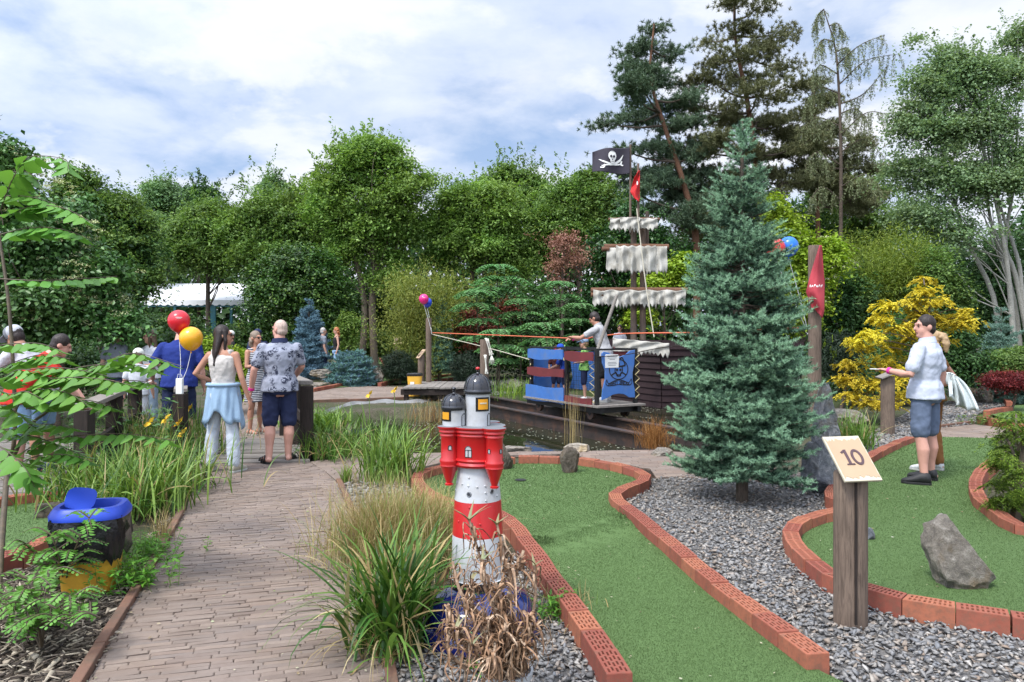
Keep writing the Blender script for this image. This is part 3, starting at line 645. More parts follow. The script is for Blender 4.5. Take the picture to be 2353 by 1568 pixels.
# ---- far wood and the tree line ----------------------------------------------------------------------------------
lb = LB(); n = 70000; x = R.uniform(-62, 62, n); top = 9.5+1.6*np.sin(x*.35)+1.2*np.sin(x*.9+1)+.6*np.sin(x*2.3)
zz = top*R.random(n)**1.15; C = np.c_[x, 50+R.uniform(-1.5, 4, n), zz]; N = nrm(R.normal(size=(n, 3))*.5+[0, -.4, .7]); lb.leaves(C, sph(n), N, R.uniform(.35, .8, n), R.uniform(.25, .45, n))
tag(lb.build('woods', [LM['dark']], None, (0, 0, 0)), 'dark wood closing the view behind the garden trees', 'woods', kind='stuff')
tree('locust_tree', 'tallest broadleaf tree in the middle of the tree line with two bare lower trunks', 'tree', 30,
    [(850,385,95,62),(790,430,70,60),(790,500,75,70),(915,455,85,70),(850,540,115,80),(940,530,55,60),(770,590,50,40),(890,640,60,50),(735,470,30,50),(880,345,40,25),(810,345,40,22)], 42000, .19, ['bright', 'mid'],
    [(862,0),(855,700),(862,600),(850,470),(855,370)], .17, 'lightbark', rc=.55, flat=.38, extra=lambda lb, bl, P: crown(lb, bl, 500, 26, .42, .13, .5, mi=1, sub_=16, inner=.3), nl=30, group='trees in the line behind the garden')
T = bpy.data.objects['locust_tree']; mb = MB()
mb.tube(crm([(at(830, 770, 30)*[1, 1, 0]), at(838, 720, 30), at(828, 640, 30), at(800, 540, 30)], 12), np.linspace(.15, .08, 12), 9)
wpart('trunk', mb, M['lightbark'], T, smooth=60)
GT = 'trees in the line behind the garden'
tree('broadleaf_tree', 'broad light green tree above the right end of the white tent', 'tree', 32, [(640,500,85,70),(580,540,75,70),(690,480,55,55),(700,560,60,70),(620,600,100,50)], 34000, .2, ['mid', 'bright'], [(615,0),(615,640),(630,520)], .14, rc=.6, flat=.38, group=GT, extra=lambda lb, bl, P: crown(lb, bl, 420, 26, .42, .14, .45, sub_=16, inner=.3, mi=1, up=1.1))
tree('broadleaf_tree', 'mid green tree with dark hollow crown just above the middle of the tent', 'tree', 33, [(480,540,75,70),(440,590,70,60),(520,590,70,60),(500,500,50,35)], 24000, .2, ['mid', 'bright'], [(480,0),(478,640),(490,540)], .13, rc=.6, flat=.4, group=GT, extra=lambda lb, bl, P: crown(lb, bl, 220, 26, .42, .14, .45, sub_=16, inner=.3, mi=1, up=1.1))
tree('poplar_tree', 'pointed grey-green tree rising left of the small dark crown', 'tree', 38, [(365,435,32,38),(370,480,50,50),(380,540,65,55),(345,600,70,60)], 20000, .2, ['grey', 'mid'], [(375,0),(372,600),(368,420)], .14, rc=.5, group=GT, extra=lambda lb, bl, P: crown(lb, bl, 180, 26, .42, .14, .45, sub_=16, inner=.3, mi=1))
tree('small_tree', 'small dark flat-topped crown standing up between pointed and broad trees', 'tree', 40, [(455,440,42,14),(470,470,50,22),(440,500,50,40)], 8000, .22, 'dark', [(458,0),(456,600),(456,450)], .12, rc=.55, flat=.3, group=GT)
tree('poplar_tree', 'faint grey-green tree top peeping out behind the broad light green tree', 'tree', 48, [(625,425,30,26),(640,470,50,40)], 8000, .24, 'grey', [(625,0),(625,470),(625,420)], .14, rc=.5, group=GT)
tree('birch_tree', 'thin twiggy dark green tree behind the white-flowered shrub', 'tree', 24, [(165,440,40,45),(205,425,25,35),(235,500,80,60),(290,560,70,70),(250,640,80,80),(320,640,50,50),(170,520,60,60)], 30000, .15, ['mid', 'dark'], [(230,0),(225,600),(200,420)], .1, rc=.42, group=GT, extra=lambda lb, bl, P: crown(lb, bl, 480, 26, .42, .15, .5, mi=1))
tree('broadleaf_tree', 'bright green tree right of the tallest tree with spreading layered foliage', 'tree', 31, [(1075,465,75,60),(1040,520,60,70),(1130,500,85,70),(1085,575,95,60),(1180,560,70,70),(1010,600,40,40),(1170,620,60,40)], 42000, .19, ['bright', 'mid'], [(1085,0),(1085,640),(1090,500)], .16, rc=.6, flat=.34, group=GT, nl=26, extra=lambda lb, bl, P: crown(lb, bl, 520, 26, .42, .13, .5, mi=1, sub_=16, inner=.3))
tree('broadleaf_tree', 'darker rounded tree top behind and between two bright green crowns', 'tree', 40, [(1185,405,50,28),(1140,425,45,26),(1225,440,45,40),(1185,480,90,50)], 18000, .22, 'mid', [(1190,0),(1190,560),(1185,420)], .15, rc=.6, group=GT)
tree('broadleaf_tree', 'green tree with dense layers just left of the black pirate flag', 'tree', 32, [(1320,445,60,40),(1270,500,60,60),(1375,470,60,45),(1330,540,85,60),(1255,580,50,50),(1360,410,30,22),(1400,540,60,50)], 32000, .2, ['mid', 'bright'], [(1330,0),(1330,640),(1325,470)], .15, rc=.6, flat=.36, group=GT, extra=lambda lb, bl, P: crown(lb, bl, 340, 26, .42, .14, .45, sub_=16, inner=.3, mi=1, up=1.1))
tree('withered_tree', 'thin tree with brown withered leaves left of the torn sails', 'tree', 25, [(1300,560,36,36),(1280,610,34,30),(1325,600,28,40),(1290,650,30,18)], 2600, .13, 'brown', [(1295,0),(1292,680),(1300,560)], .06, rc=.35, W=.4, droop=.9, up=.3, nl=24, inner=.2)
tree('ivy_clad_tree', 'dark tree wrapped in ivy directly behind the lower mast', 'tree', 26, [(1400,600,48,80),(1450,520,40,60),(1500,560,45,60),(1380,700,50,60),(1440,690,60,60),(1530,640,50,60)], 30000, .13, 'ivy', [(1440,0),(1440,640),(1445,500)], .15, rc=.35, W=.85, droop=.6, up=.5)
tree('lime_shrub', 'bright yellow-green shrub glowing between two sails behind the mast', 'shrub', 25, [(1500,650,45,14),(1545,625,35,25),(1470,725,30,16),(1570,600,25,25)], 6000, .12, 'lime', None, .06, rc=.3, W=.7)
tree('yew_tree', 'dark green tree mass in shade below the pines', 'tree', 44, [(1560,580,80,70),(1650,520,90,80),(1740,560,110,80),(1690,470,80,60),(1840,560,100,100)], 30000, .25, 'dark', [(1690,0),(1690,600),(1690,480)], .18, rc=.8, group=GT)
tree('broadleaf_tree', 'green tree filling the gap between larch and aspens', 'tree', 46, [(1900,470,70,70),(1990,440,60,60),(2030,520,80,70),(1950,560,90,60)], 20000, .24, ['mid', 'dark'], [(1960,0),(1960,600),(1960,480)], .16, rc=.8, group=GT, inner=.2)
# ---- garden shrubs -----------------------------------------------------------------------------------------------
tree('round_shrub', 'large rounded glossy green shrub behind the blue spruce beside the tent', 'shrub', 27, [(690,660,105,85),(640,700,75,75),(745,700,70,75),(690,600,75,38),(610,640,45,45),(700,760,90,50)], 46000, .12, 'round', [(690,0),(690,760),(690,640)], .12, rc=.38, W=.55, inner=.6, lump=.08)
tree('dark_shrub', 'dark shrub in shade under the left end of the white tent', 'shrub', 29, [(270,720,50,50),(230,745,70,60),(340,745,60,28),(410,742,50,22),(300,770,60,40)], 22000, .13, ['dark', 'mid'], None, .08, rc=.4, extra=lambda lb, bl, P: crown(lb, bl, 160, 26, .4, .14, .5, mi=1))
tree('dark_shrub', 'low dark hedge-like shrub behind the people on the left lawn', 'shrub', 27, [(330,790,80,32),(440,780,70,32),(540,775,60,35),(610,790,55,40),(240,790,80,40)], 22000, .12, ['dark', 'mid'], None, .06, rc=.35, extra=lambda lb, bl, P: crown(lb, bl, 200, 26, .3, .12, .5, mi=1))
tree('flowering_weeds', 'yellow-green leafy perennials behind the woman in the striped top', 'plant', 15, [(560,835,32,28),(600,850,28,24),(570,870,30,22),(470,800,30,20),(540,815,20,18)], 6000, .09, 'lime', None, .03, rc=.2, W=.4)
tree('dark_shrub', 'dense green planting under the viburnum left of the boardwalk railing', 'shrub', 14.5, [(60,830,90,50),(170,840,80,45),(260,850,60,45),(330,860,40,35)], 22000, .08, ['vib', 'mid'], None, .03, rc=.2, extra=lambda lb, bl, P: crown(lb, bl, 120, 26, .2, .08, .5, mi=1))
tree('dark_shrub', 'low green hedge behind the far path between the couple and the dwarf spruce', 'shrub', 29, [(560,815,60,30),(640,815,60,34),(690,820,40,30),(480,820,60,30),(400,825,70,30)], 16000, .11, ['mid', 'dark'], None, .03, rc=.25)
tree('dark_shrub', 'green bushes along the back edge of the far green', 'shrub', 31, [(840,790,40,26),(900,785,50,30),(960,790,50,34),(1020,800,40,30)], 12000, .12, ['mid', 'dark'], None, .03, rc=.3)
tree('dark_shrub', 'dark evergreen undergrowth behind the golden conifer on the right', 'shrub', 17, [(1960,850,60,50),(2060,830,70,60),(2150,830,60,60),(2220,830,50,50),(2190,780,40,50)], 20000, .09, ['dark', 'mid'], None, .03, rc=.25)
def vf(lb, bl, P):
    b = np.array(bl); q, d = clumps(bl, 900, 1.02, .07, 5); keep = (d[:, 1] < .45) & (d[:, 2] > -.55); q = q[keep]; d = d[keep]; i = np.repeat(np.arange(len(q)), 34); n = len(i)
    off = R.normal(size=(n, 3))*[.05, .05, .016]; C = q[i]+off+d[i]*.16; lb.leaves(C, sph(n), nrm(R.normal(size=(n, 3))*.3+[0, 0, 1]), .028, .028, 1)
tree('viburnum_shrub', 'big dark shrub dotted with cream flower heads at the left', 'shrub', 13, [(40,470,85,95),(125,560,105,100),(60,640,130,110),(190,650,80,90),(110,720,140,80),(240,720,60,60),(0,390,60,60),(290,745,40,40)], 52000, .095, ['vib', 'vibf'], None, .07, rc=.3, W=.62, droop=.8, up=.6, inner=.6, sub_=5, extra=vf)
def bamboo(name, label, Y, u0, v0, tips, mat, n, L=.12, stem='greenstem'):
    base = at(u0, 770, Y); base[2] = 0; T = thing(name, label, 'bamboo', base); mb = MB(); lb = LB()
    for tu, tv, dy in tips:
        b = base+np.r_[R.normal(size=2)*.35, 0]; e = at(tu, tv, Y+dy); k = np.linalg.norm(e-b); m = b*.45+e*.55+np.array([(b[0]-e[0])*.18, 0, k*.08])
        P = crm([b, m, e], 16); mb.tube(P, np.linspace(.014, .004, 16), 5)
        c = int(n/len(tips)); s = R.random(c)**.7*14.99; i = s.astype(int).clip(0, 14); C = P[i]*(1-(s-i))[:, None]+P[i+1]*(s-i)[:, None]; sp = .1+.28*(1-np.abs(s/15-.55)*1.2).clip(0)
        C = C+R.normal(size=(c, 3))*sp[:, None]*[1, 1, .7]; D = nrm(R.normal(size=(c, 3))+[0, 0, -.35]); lb.leaves(C, D, nrm(R.normal(size=(c, 3))*.6+[0, 0, .8]), L*R.uniform(.6, 1.3, c), L*.2)
    lb.build('foliage', [LM[mat]], T, base); wpart('canes', mb, M[stem], T)
    return T
bamboo('bamboo_clump', 'yellowish feathery bamboo clump left of the columnar spruce', 25, 960, 850, [(R.normal(965, 55), R.uniform(610, 740), R.normal()*.5) for _ in range(46)]+[(1045,640,0),(1060,665,.2),(880,690,.3),(1030,625,0),(900,650,0),(850,745,-.5),(985,595,0)], 'bamboo', 30000)
bamboo('bamboo_clump', 'olive green bamboo thicket behind the yellow conifer on the right', 21, 2020, 850, [(R.normal(2010, 75), R.uniform(530, 690), R.normal()*.6) for _ in range(46)]+[(2070,515,0),(2105,540,.3),(1940,560,0),(2120,580,0)], 'bamboo2', 36000, .13)
tree('elder_shrub', 'light green elder with flat white flower heads between spruce and flag post', 'shrub', 19, [(1800,520,38,38),(1850,600,42,60),(1905,590,35,50),(1840,690,50,60),(1780,470,22,22)], 15000, .11, ['lime', 'vibf'], None, .05, rc=.28, extra=lambda lb, bl, P: [lb.leaves(q+R.normal(size=(40, 3))*[.09, .09, .015], sph(40), nrm(R.normal(size=(40, 3))*.2+[0, 0, 1]), .04, .04, 1) for q in clumps(bl, 26, .97, .03)[0]])
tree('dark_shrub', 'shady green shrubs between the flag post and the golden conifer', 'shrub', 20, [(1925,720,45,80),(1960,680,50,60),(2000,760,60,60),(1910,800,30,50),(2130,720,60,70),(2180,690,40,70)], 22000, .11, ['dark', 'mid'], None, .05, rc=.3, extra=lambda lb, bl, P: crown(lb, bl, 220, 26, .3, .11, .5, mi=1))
tree('loose_shrub', 'airy small-leaved shrub right of the olive bamboo before the aspens', 'shrub', 20, [(2150,620,35,60),(2180,680,35,50),(2130,680,30,50)], 7000, .09, 'mid', None, .04, rc=.25)
tree('dark_shrub', 'dark undergrowth behind the aspen trunks', 'shrub', 30, [(2240,640,70,90),(2320,620,60,110),(2300,720,80,70)], 20000, .13, 'dark', None, .06, rc=.35)
tree('mound_shrub', 'clipped low green mound at the right frame edge above the red one', 'shrub', 17, [(2310,828,52,26),(2345,822,40,28)], 9000, .06, 'mid', None, .03, rc=.14, inner=.7, lump=.05)
tree('barberry_shrub', 'low dark red barberry mound at the right frame edge', 'shrub', 15.5, [(2300,872,42,20),(2345,872,40,22)], 8000, .045, 'barberry', None, .03, rc=.12, inner=.6, lump=.07)
tree('leafy_sapling', 'small bright green sapling between the dark spruce mound and the bamboo', 'plant', 26, [(800,745,22,30),(790,775,24,22)], 2600, .1, 'bright', None, .03, rc=.25)
tree('red_shrub', 'reddish shrub glowing low behind the aralia saplings', 'shrub', 25, [(1085,715,30,16),(1120,742,34,22),(1165,705,30,16),(1090,780,26,20),(1060,745,16,20)], 2600, .1, 'red', None, .04, rc=.3)
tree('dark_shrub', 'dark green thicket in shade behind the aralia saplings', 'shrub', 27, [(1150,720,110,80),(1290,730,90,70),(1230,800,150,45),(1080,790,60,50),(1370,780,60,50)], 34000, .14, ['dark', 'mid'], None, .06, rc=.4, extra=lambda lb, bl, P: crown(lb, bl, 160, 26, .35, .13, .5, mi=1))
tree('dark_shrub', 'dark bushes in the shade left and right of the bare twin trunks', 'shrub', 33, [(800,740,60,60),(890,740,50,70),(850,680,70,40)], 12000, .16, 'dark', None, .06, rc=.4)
for i, (u, v, ru, rv, Y, lb_) in enumerate(((916,838,40,34,24,'dark dwarf pine mound left of the yellow far bin'),(1076,842,36,34,21,'dark dwarf pine mound right of the columnar spruce'))):
    tree('dwarf_pine', lb_, 'shrub', Y, [(u,v,ru,rv),(u-ru*.3,v+5,ru*.6,rv*.9),(u+ru*.4,v+8,ru*.5,rv*.7)], 13000, .09, 'dwarfpine', None, .04, rc=.16, W=.12, up=.3, droop=-.6, inner=.6, lump=.06, kids=('needles', 'trunk'))
tree('candle_pine', 'small pine with upright pale candles at the foot of the flag post', 'shrub', 15, [(1930,810,38,45),(1900,830,25,30),(1960,840,25,25)], 9000, .09, ['dwarfpine', 'lime'], None, .04, rc=.16, W=.14, up=.3, droop=-.8, extra=lambda lb, bl, P: [lb.leaves(q+np.c_[R.normal(size=(8, 2))*.008, np.linspace(0, .12, 8)], np.tile([0, 0, 1.], (8, 1))+R.normal(size=(8, 3))*.2, sph(8), .06, .012, 1) for q in clumps(bl, 70, .9, .05)[0]])
# ---- pines, larch, aspens ------------------------------------------------------------------------------------------
def pine(name, label, Y, trunk, pads, mat, nt, tr=.2, bark='pinebark', L=.26, group='pines behind the pirate ship'):
    base = at(trunk[0][0], 770, Y); base[2] = 0; T = thing(name, label, 'tree', base, 0, group); lb = LB(); mb = MB()
    tp = [base]+[at(u, v, Y) for u, v in trunk]; TT = crm(tp, 22); mb.tube(TT, np.linspace(tr, .04, 22), 9)
    wpart('trunk', mb, M[bark], T, smooth=60); mb = MB(); area = sum(p[2]*p[3] for p in pads)
    for u, v, ru, rv in pads:
        c = np.array(Bl(u, v, ru, rv, Y+.5+R.normal()*1.2, 1.)); k = max(4, int(ru/9)); n = int(nt*ru*rv/area/k)+3
        j = np.argmin(np.abs(TT[:, 2]-(c[2]-.1*abs(c[0]-TT[:, 0].mean())-.3))); s = TT[j]
        mb.tube(crm([s, s*.5+c[:3]*.5+[0, 0, -.15], c[:3]], 8), np.linspace(.07, .02, 8), 6)
        for _ in range(k):
            q = c[:3]+sph(1)[0]*c[3:]*R.random()**.4*.9; mb.tube(crm([c[:3], (c[:3]+q)/2+[0, 0, -.08], q], 5), np.linspace(.025, .008, 5), 4)
            P = q+R.normal(size=(n, 3))*[.36, .36, .13]; i = np.repeat(np.arange(n), 16); m = len(i); out = nrm(P-s-[0, 0, .6])
            D = nrm(out[i]*.55+[0, 0, .45]+R.normal(size=(m, 3))*.65); lb.leaves(P[i]+D*L*.35, D, sph(m), L*R.uniform(.7, 1.2, m), .03)
    lb.build('crown', [LM[mat]], T, base); wpart('branches', mb, M['bark'], T); return T
pine('pine_tree', 'dark blue-green pine rising directly behind the black pirate flag', 36, [(1600,560),(1570,420),(1530,300),(1495,180),(1503,55)],
    [(1503,70,16,28),(1490,105,34,20),(1462,130,42,20),(1480,165,50,24),(1548,130,34,20),(1520,195,60,22),(1450,215,42,28),(1400,285,50,10),(1450,280,50,18),(1500,262,70,26),(1575,225,50,24),(1565,290,60,28),(1420,392,62,18),(1500,345,70,30),(1590,350,60,32),(1480,410,60,28),(1550,430,80,34),(1590,500,60,26),(1430,345,24,14),(1540,480,60,30),(1500,420,50,24),(1470,190,40,20),(1450,440,40,20),(1600,420,50,34)], 'pine', 5600)
pine('pine_tree', 'tallest olive-brown pine with reddish trunk behind the big spruce', 38, [(1748,520),(1735,380),(1718,240),(1690,90),(1688,-60)],
    [(1690,15,42,26),(1745,15,30,18),(1690,75,54,22),(1628,95,30,14),(1758,98,58,20),(1795,75,30,14),(1670,140,74,22),(1785,155,50,22),(1640,190,66,24),(1740,222,80,22),(1820,195,46,16),(1600,250,60,20),(1690,285,84,24),(1800,285,74,26),(1640,330,66,28),(1740,350,70,28),(1840,335,60,28),(1650,400,74,30),(1800,420,70,34),(1680,470,70,26),(1860,410,40,30),(1620,450,50,26),(1720,-40,50,24),(1700,180,60,26),(1720,120,60,22),(1580,340,50,26),(1560,400,50,26),(1740,280,60,26),(1600,520,60,30),(1700,520,70,30),(1780,500,60,30),(1660,250,50,24)], 'pine2', 6600, .24)
pine('pine_tree', 'brownish thin-topped conifer between the tall pine and the weeping larch', 40, [(1880,560),(1876,420),(1872,300),(1870,190)],
    [(1868,200,30,14),(1885,235,48,18),(1850,265,40,16),(1900,300,60,24),(1850,340,60,26),(1920,370,60,30),(1960,330,46,24),(1880,430,70,34),(1950,460,60,36),(2000,380,40,24),(1990,450,40,30),(1830,300,50,24),(1850,400,60,30),(1930,430,50,30),(1800,360,40,24)], 'pine2', 5200, .16)
def larch():
    Y = 34; base = at(1932, 770, Y); base[2] = 0; T = thing('larch_tree', 'nearly bare weeping larch with drooping twigs against the sky', 'tree', base); mb = MB(); lb = LB()
    TT = crm([base]+[at(u, v, Y) for u, v in ((1932,560),(1932,330),(1926,180),(1918,105),(1893,22))], 26); mb.tube(TT, np.linspace(.11, .02, 26), 8)
    br = [((1893,22),(1880,35),(1872,60)),((1905,60),(1925,55),(1938,80)),((1915,95),(1890,92),(1878,112)),((1920,120),(1945,110),(1955,125)),((1922,150),(1975,105),(2032,80)),((1924,170),(1885,150),(1872,180)),((1928,195),(1990,140),(2066,124)),
        ((1928,215),(1880,200),(1855,235)),((1930,240),(1985,215),(2040,150)),((1930,262),(1965,250),(1990,270)),((1931,290),(1880,270),(1850,290)),((1932,310),(1990,260),(2040,262)),((1932,350),(1985,320),(2030,360)),((1932,380),(1880,350),(1850,380)),((1932,430),(1990,400),(2020,430)),((1932,460),(1890,430),(1860,460))]
    for a, b, c in br:
        P = crm([at(*a, Y), at(*b, Y+R.normal()*.6), at(*c, Y+R.normal())], 14); mb.tube(P, np.linspace(.035, .008, 14), 5)
        for p in P[2:]:
            for _ in range(2):
                l = R.uniform(.25, 1.1); q = p+R.normal(size=3)*[.1, .12, .04]; e = q+np.array([R.normal()*.12, R.normal()*.12, -l]); tw = crm([p, (q+e)/2+R.normal(size=3)*.05, e], 6); mb.tube(tw, .006, 3)
                n = int(l*70); s = R.random(n)*4.99; i = s.astype(int); C = tw[i]+(tw[i+1]-tw[i])*(s-i)[:, None]+R.normal(size=(n, 3))*.035
                lb.leaves(C, sph(n)+[0, 0, -.4], sph(n), R.uniform(.05, .1, n), .035)
    lb.build('foliage', [LM['larch']], T, base); wpart('trunk', mb, M['bark'], T, smooth=60)
larch()
T = tree('aspen_tree', 'tall pale-trunked aspen clump leaning over the right edge of the scene', 'tree', 26, [(2190,150,52,50),(2140,215,55,60),(2230,190,80,70),(2110,300,62,70),(2190,300,85,80),(2290,290,80,100),(2090,390,50,45),(2160,420,75,70),(2260,430,90,90),(2330,180,60,70),(2345,400,60,110),(2110,500,50,45),(2200,540,80,60),(2100,90,14,10),(2345,90,40,30)], 56000, .13, 'aspen', [(2335,0),(2318,640),(2290,470),(2240,270),(2215,170)], .1, 'palebark', rc=.5, W=.75, nl=20, inner=.2, sub_=16, lump=.28)
mb = MB()
for P in ([(2380,0),(2335,640),(2310,560),(2330,420),(2340,250)], [(2300,0),(2285,690),(2225,560),(2190,450),(2160,320)], [(2350,0),(2330,690),(2275,500),(2270,400)], [(2400,0),(2352,690),(2340,600),(2300,480),(2270,350)]):
    b = at(P[0][0], 770, 26.3+R.random()*.6); b[2] = 0; m = MB(); m.tube(crm([b]+[at(u, v, b[1]) for u, v in P[1:]], 16), np.linspace(.1, .03, 16), 9); wpart('trunk', m, M['palebark'], T, smooth=60)
# ---- spruces ------------------------------------------------------------------------------------------------------
def spruce(name, label, base, prof, nbr, dens, nl, nw, mats, trunkr, tips=(), droop=.06, seed=1, lead=.3, spray=1., sp=.06):
    base = np.asarray(base, float); T = thing(name, label, 'tree', base); rg = np.random.default_rng(seed); A = []; Bq = []; K = []; mb = MB()
    zs = np.array([p[0] for p in prof]); rs = np.array([p[1] for p in prof]); H = zs.max()
    mb.tube([[0, 0, -.05], [0, 0, H*.5], [0, 0, H]], [trunkr, trunkr*.6, .012], 10)
    w = np.interp(np.linspace(zs[0], H, 400), zs[::1], rs); cdf = np.cumsum(w+.1); cdf /= cdf[-1]
    wood = []
    for k in range(nbr):
        z = np.interp(rg.random(), cdf, np.linspace(zs[0], H, 400)); Rm = np.interp(z, zs, rs)*rg.uniform(.66, 1.1); az = k*2.39996+rg.normal()*.25
        o = np.array([math.cos(az), math.sin(az), 0]); sd = np.array([-o[1], o[0], 0]); f = z/H
        rise = -.1+.75*max(0, f-.45)*1.6+rg.normal()*.08; m = max(4, int(Rm/sp)+2); tt = np.linspace(0, 1, m)
        P = np.array([0, 0, z-Rm*(.12-.1*f)])+o*(Rm*tt)[:, None]+np.array([0, 0, 1.])*(Rm*(rise*tt+(.22+droop)*tt**2-.16*tt))[:, None]
        wood.append(P)
        for i in range(m-1):
            if tt[i+1] > .3: A.append(P[i]); Bq.append(P[i+1]); K.append(1 if tt[i+1] > .93 else 0)
        for i in range(1, m):
            if tt[i] < .25: continue
            for s_ in (-1, 1):
                l = spray*(.05+.42*Rm*(1-tt[i])+rg.uniform(0, .05)); d = nrm(o*.75+sd*s_*rg.uniform(.6, .95)+np.array([0, 0, rg.normal()*.16+.06+.25*f]))
                q = P[i]; n2 = max(1, int(l/.055)); pts = [q+d*l*(j/n2)+np.array([0, 0, .25*l*(j/n2)**2]) for j in range(n2+1)]
                for j in range(n2):
                    A.append(pts[j]); Bq.append(pts[j+1]); K.append(1 if j == n2-1 and rg.random() < .75 else 0)
                    if j >= 1:
                        for s2 in (-1, 1):
                            d2 = nrm(d*.8+np.cross(d, [0, 0, 1])*s2*.75+[0, 0, rg.normal()*.15]); l2 = .03+.5*(l*(1-j/n2)); A.append(pts[j]); Bq.append(pts[j]+d2*min(l2, .11*spray)); K.append(1 if rg.random() < .55 else 0)
    for j in range(int(lead/.04)): A.append([0, 0, H-lead+j*.04]); Bq.append([0, 0, H-lead+j*.04+.05]); K.append(1)
    for a in range(6):
        d = np.array([math.cos(a*1.05)*.32, math.sin(a*1.05)*.32, 1]); A.append([0, 0, H-lead]); Bq.append(np.array([0, 0, H-lead])+d*lead*.55); K.append(1)
    A = np.array(A); Bq = np.array(Bq); K = np.array(K); ln = np.linalg.norm(Bq-A, axis=1); n = rg.poisson(ln*dens)+1; i = np.repeat(np.arange(len(A)), n); m = len(i)
    s = rg.random(m)[:, None]; C = A[i]*(1-s)+Bq[i]*s; ax = nrm(Bq-A)[i]; D = nrm(ax*.55+nrm(rg.normal(size=(m, 3))+[0, 0, .25])*.9); L = nl*rg.uniform(.75, 1.2, m)
    S = nrm(np.cross(D, nrm(rg.normal(size=(m, 3)))))*nw/2
    V = np.stack([C-S, C+S, C+D*L[:, None]], 1).reshape(-1, 3)
    link('needles', np_mesh('needles', V, np.arange(m*3).reshape(m, 3), [LM[q] for q in mats], K[i]), T)
    mb.build('trunk', M['bark'], T, smooth=60); bm_ = MB()
    for P in wood[::2]: bm_.tube(P, np.linspace(max(.006, trunkr*.18), .003, len(P)), 5)
    bm_.build('branches', M['bark'], T); return T
prof = [(.25,.52),(.4,.62),(.6,.67),(.9,.7),(1.25,.71),(1.5,.64),(1.9,.55),(2.3,.45),(2.75,.32),(3.05,.23),(3.3,.13),(3.48,.07),(3.68,.02)]
spruce('blue_green_spruce', 'large dense blue-green spruce on the slate gravel in the middle right', gr(1705, 1148), prof, 450, 520, .029, .005, ['spruceoldshade', 'sprucetip'], .062, seed=4, sp=.1)
b = at(710, 770, 24.5); b[2] = .15
spruce('silver_blue_spruce', 'silvery blue dwarf spruce behind the man in the floral shirt', b, [(.1,.55),(.5,.72),(.9,.72),(1.3,.55),(1.8,.36),(2.3,.16),(2.6,.03)], 230, 80, .06, .018, ['bluespruce', 'bluespruce'], .06, seed=5, spray=1.3, lead=.4)
b = at(1010, 770, 25.); b[2] = .1
spruce('columnar_spruce', 'narrow columnar blue-green spruce behind the mooring post with balloons', b, [(.35,.42),(.6,.5),(1.3,.48),(1.9,.38),(2.4,.2),(2.75,.04)], 240, 80, .055, .017, ['spruce', 'sprucetip'], .07, seed=6, spray=1.2)
b = at(808, 770, 23.5); b[2] = 0
spruce('dwarf_blue_spruce', 'low broad dark blue-green spruce mound beside the red-haired woman', b, [(.05,.72),(.3,.78),(.6,.68),(.85,.4),(1.0,.1)], 210, 80, .055, .017, ['bluespruce', 'spruce'], .05, seed=7, spray=1.3, lead=.1)
b = at(2300, 770, 18); b[2] = 0
spruce('silver_fir', 'open grey-blue fir with tiered branches at the right below the aspens', b, [(.1,.9),(.5,.95),(1.0,.75),(1.5,.42),(1.9,.16),(2.25,.03)], 120, 90, .05, .014, ['fir', 'fir'], .05, seed=8, spray=1.2, lead=.5)
# golden conifer: tiers of flat drooping sprays
def sprays(name, label, cat, Y, pads, mat, per, L, W, under=None, sz=.16):
    base = at(pads[0][0], 770, Y); base[2] = 0; T = thing(name, label, cat, base); lb = LB(); mb = MB(); top = max(at(p[0], p[1], Y)[2] for p in pads)
    mb.tube([base, base+[.05, 0, top*.5], base+[.1, 0, top*.92]], [.05, .035, .01], 8)
    for u, v, ru, n in pads:
        c = at(u, v, Y+R.normal()*.25); r = ru*Y/FO; s = base*[1, 1, 0]+[0, 0, max(.1, c[2]-.15)]; s[:2] += (c[:2]-s[:2])*.1; mb.tube(crm([s, (s+c)/2+[0, 0, .05], c], 6), np.linspace(.014, .005, 6), 5)
        for _ in range(int(n*1.8)):
            q = c+R.normal(size=3)*[r*.5, r*.5, r*.2]; az = R.uniform(0, 2*PI); o = np.array([math.cos(az), math.sin(az), -.3]); k = per
            t_ = R.random(k); sd = np.array([-o[1], o[0], 0]); C = q+o*(t_*sz)[:, None]+sd*(R.normal(size=k)*.3*sz*(1.1-t_))[:, None]+np.array([0, 0, -.5])*(t_**2*sz)[:, None]
            lb.leaves(C, o+sd*(R.normal(size=k)*.6)[:, None], nrm(R.normal(size=(k, 3))*.35+[0, 0, 1]), L*R.uniform(.6, 1.3, k), L*W, 0)
    if under:
        for u, v, ru, rv in under: crown(lb, [Bl(u, v, ru, rv, Y+.5)], 60, 26, .2, .05, .4, mi=1)
    lb.build('foliage', [LM[mat], LM['aralia']], T, base); wpart('trunk', mb, M['stem'], T)
sprays('golden_conifer', 'bright golden-yellow conifer with layered sprays behind the man in the white polo', 'tree', 13.5,
    [(2125,790,20,12),(2120,640,14,16),(2125,665,22,22),(2090,690,26,22),(2150,690,30,22),(2110,720,38,26),(2040,700,26,20),(2020,730,30,20),(2165,735,32,22),(2060,750,34,24),(2000,765,30,20),(2100,765,38,24),(2150,775,36,20),(2050,790,34,22),(1985,795,30,18),(2080,815,40,26),(1965,780,20,12),(2030,830,40,24),(1960,835,30,20),(1950,870,34,22),(1995,875,36,24),(2050,870,40,24),(2090,850,34,20),(1955,905,30,20),(2000,920,34,20),(2050,925,30,18),(2085,905,24,16),(2200,745,28,18),(2215,730,22,14),(2220,710,12,10),(2120,850,30,18)], 'gold', 34, .055, .42, [(2060,780,50,50),(2100,730,40,50),(2020,860,50,50)])
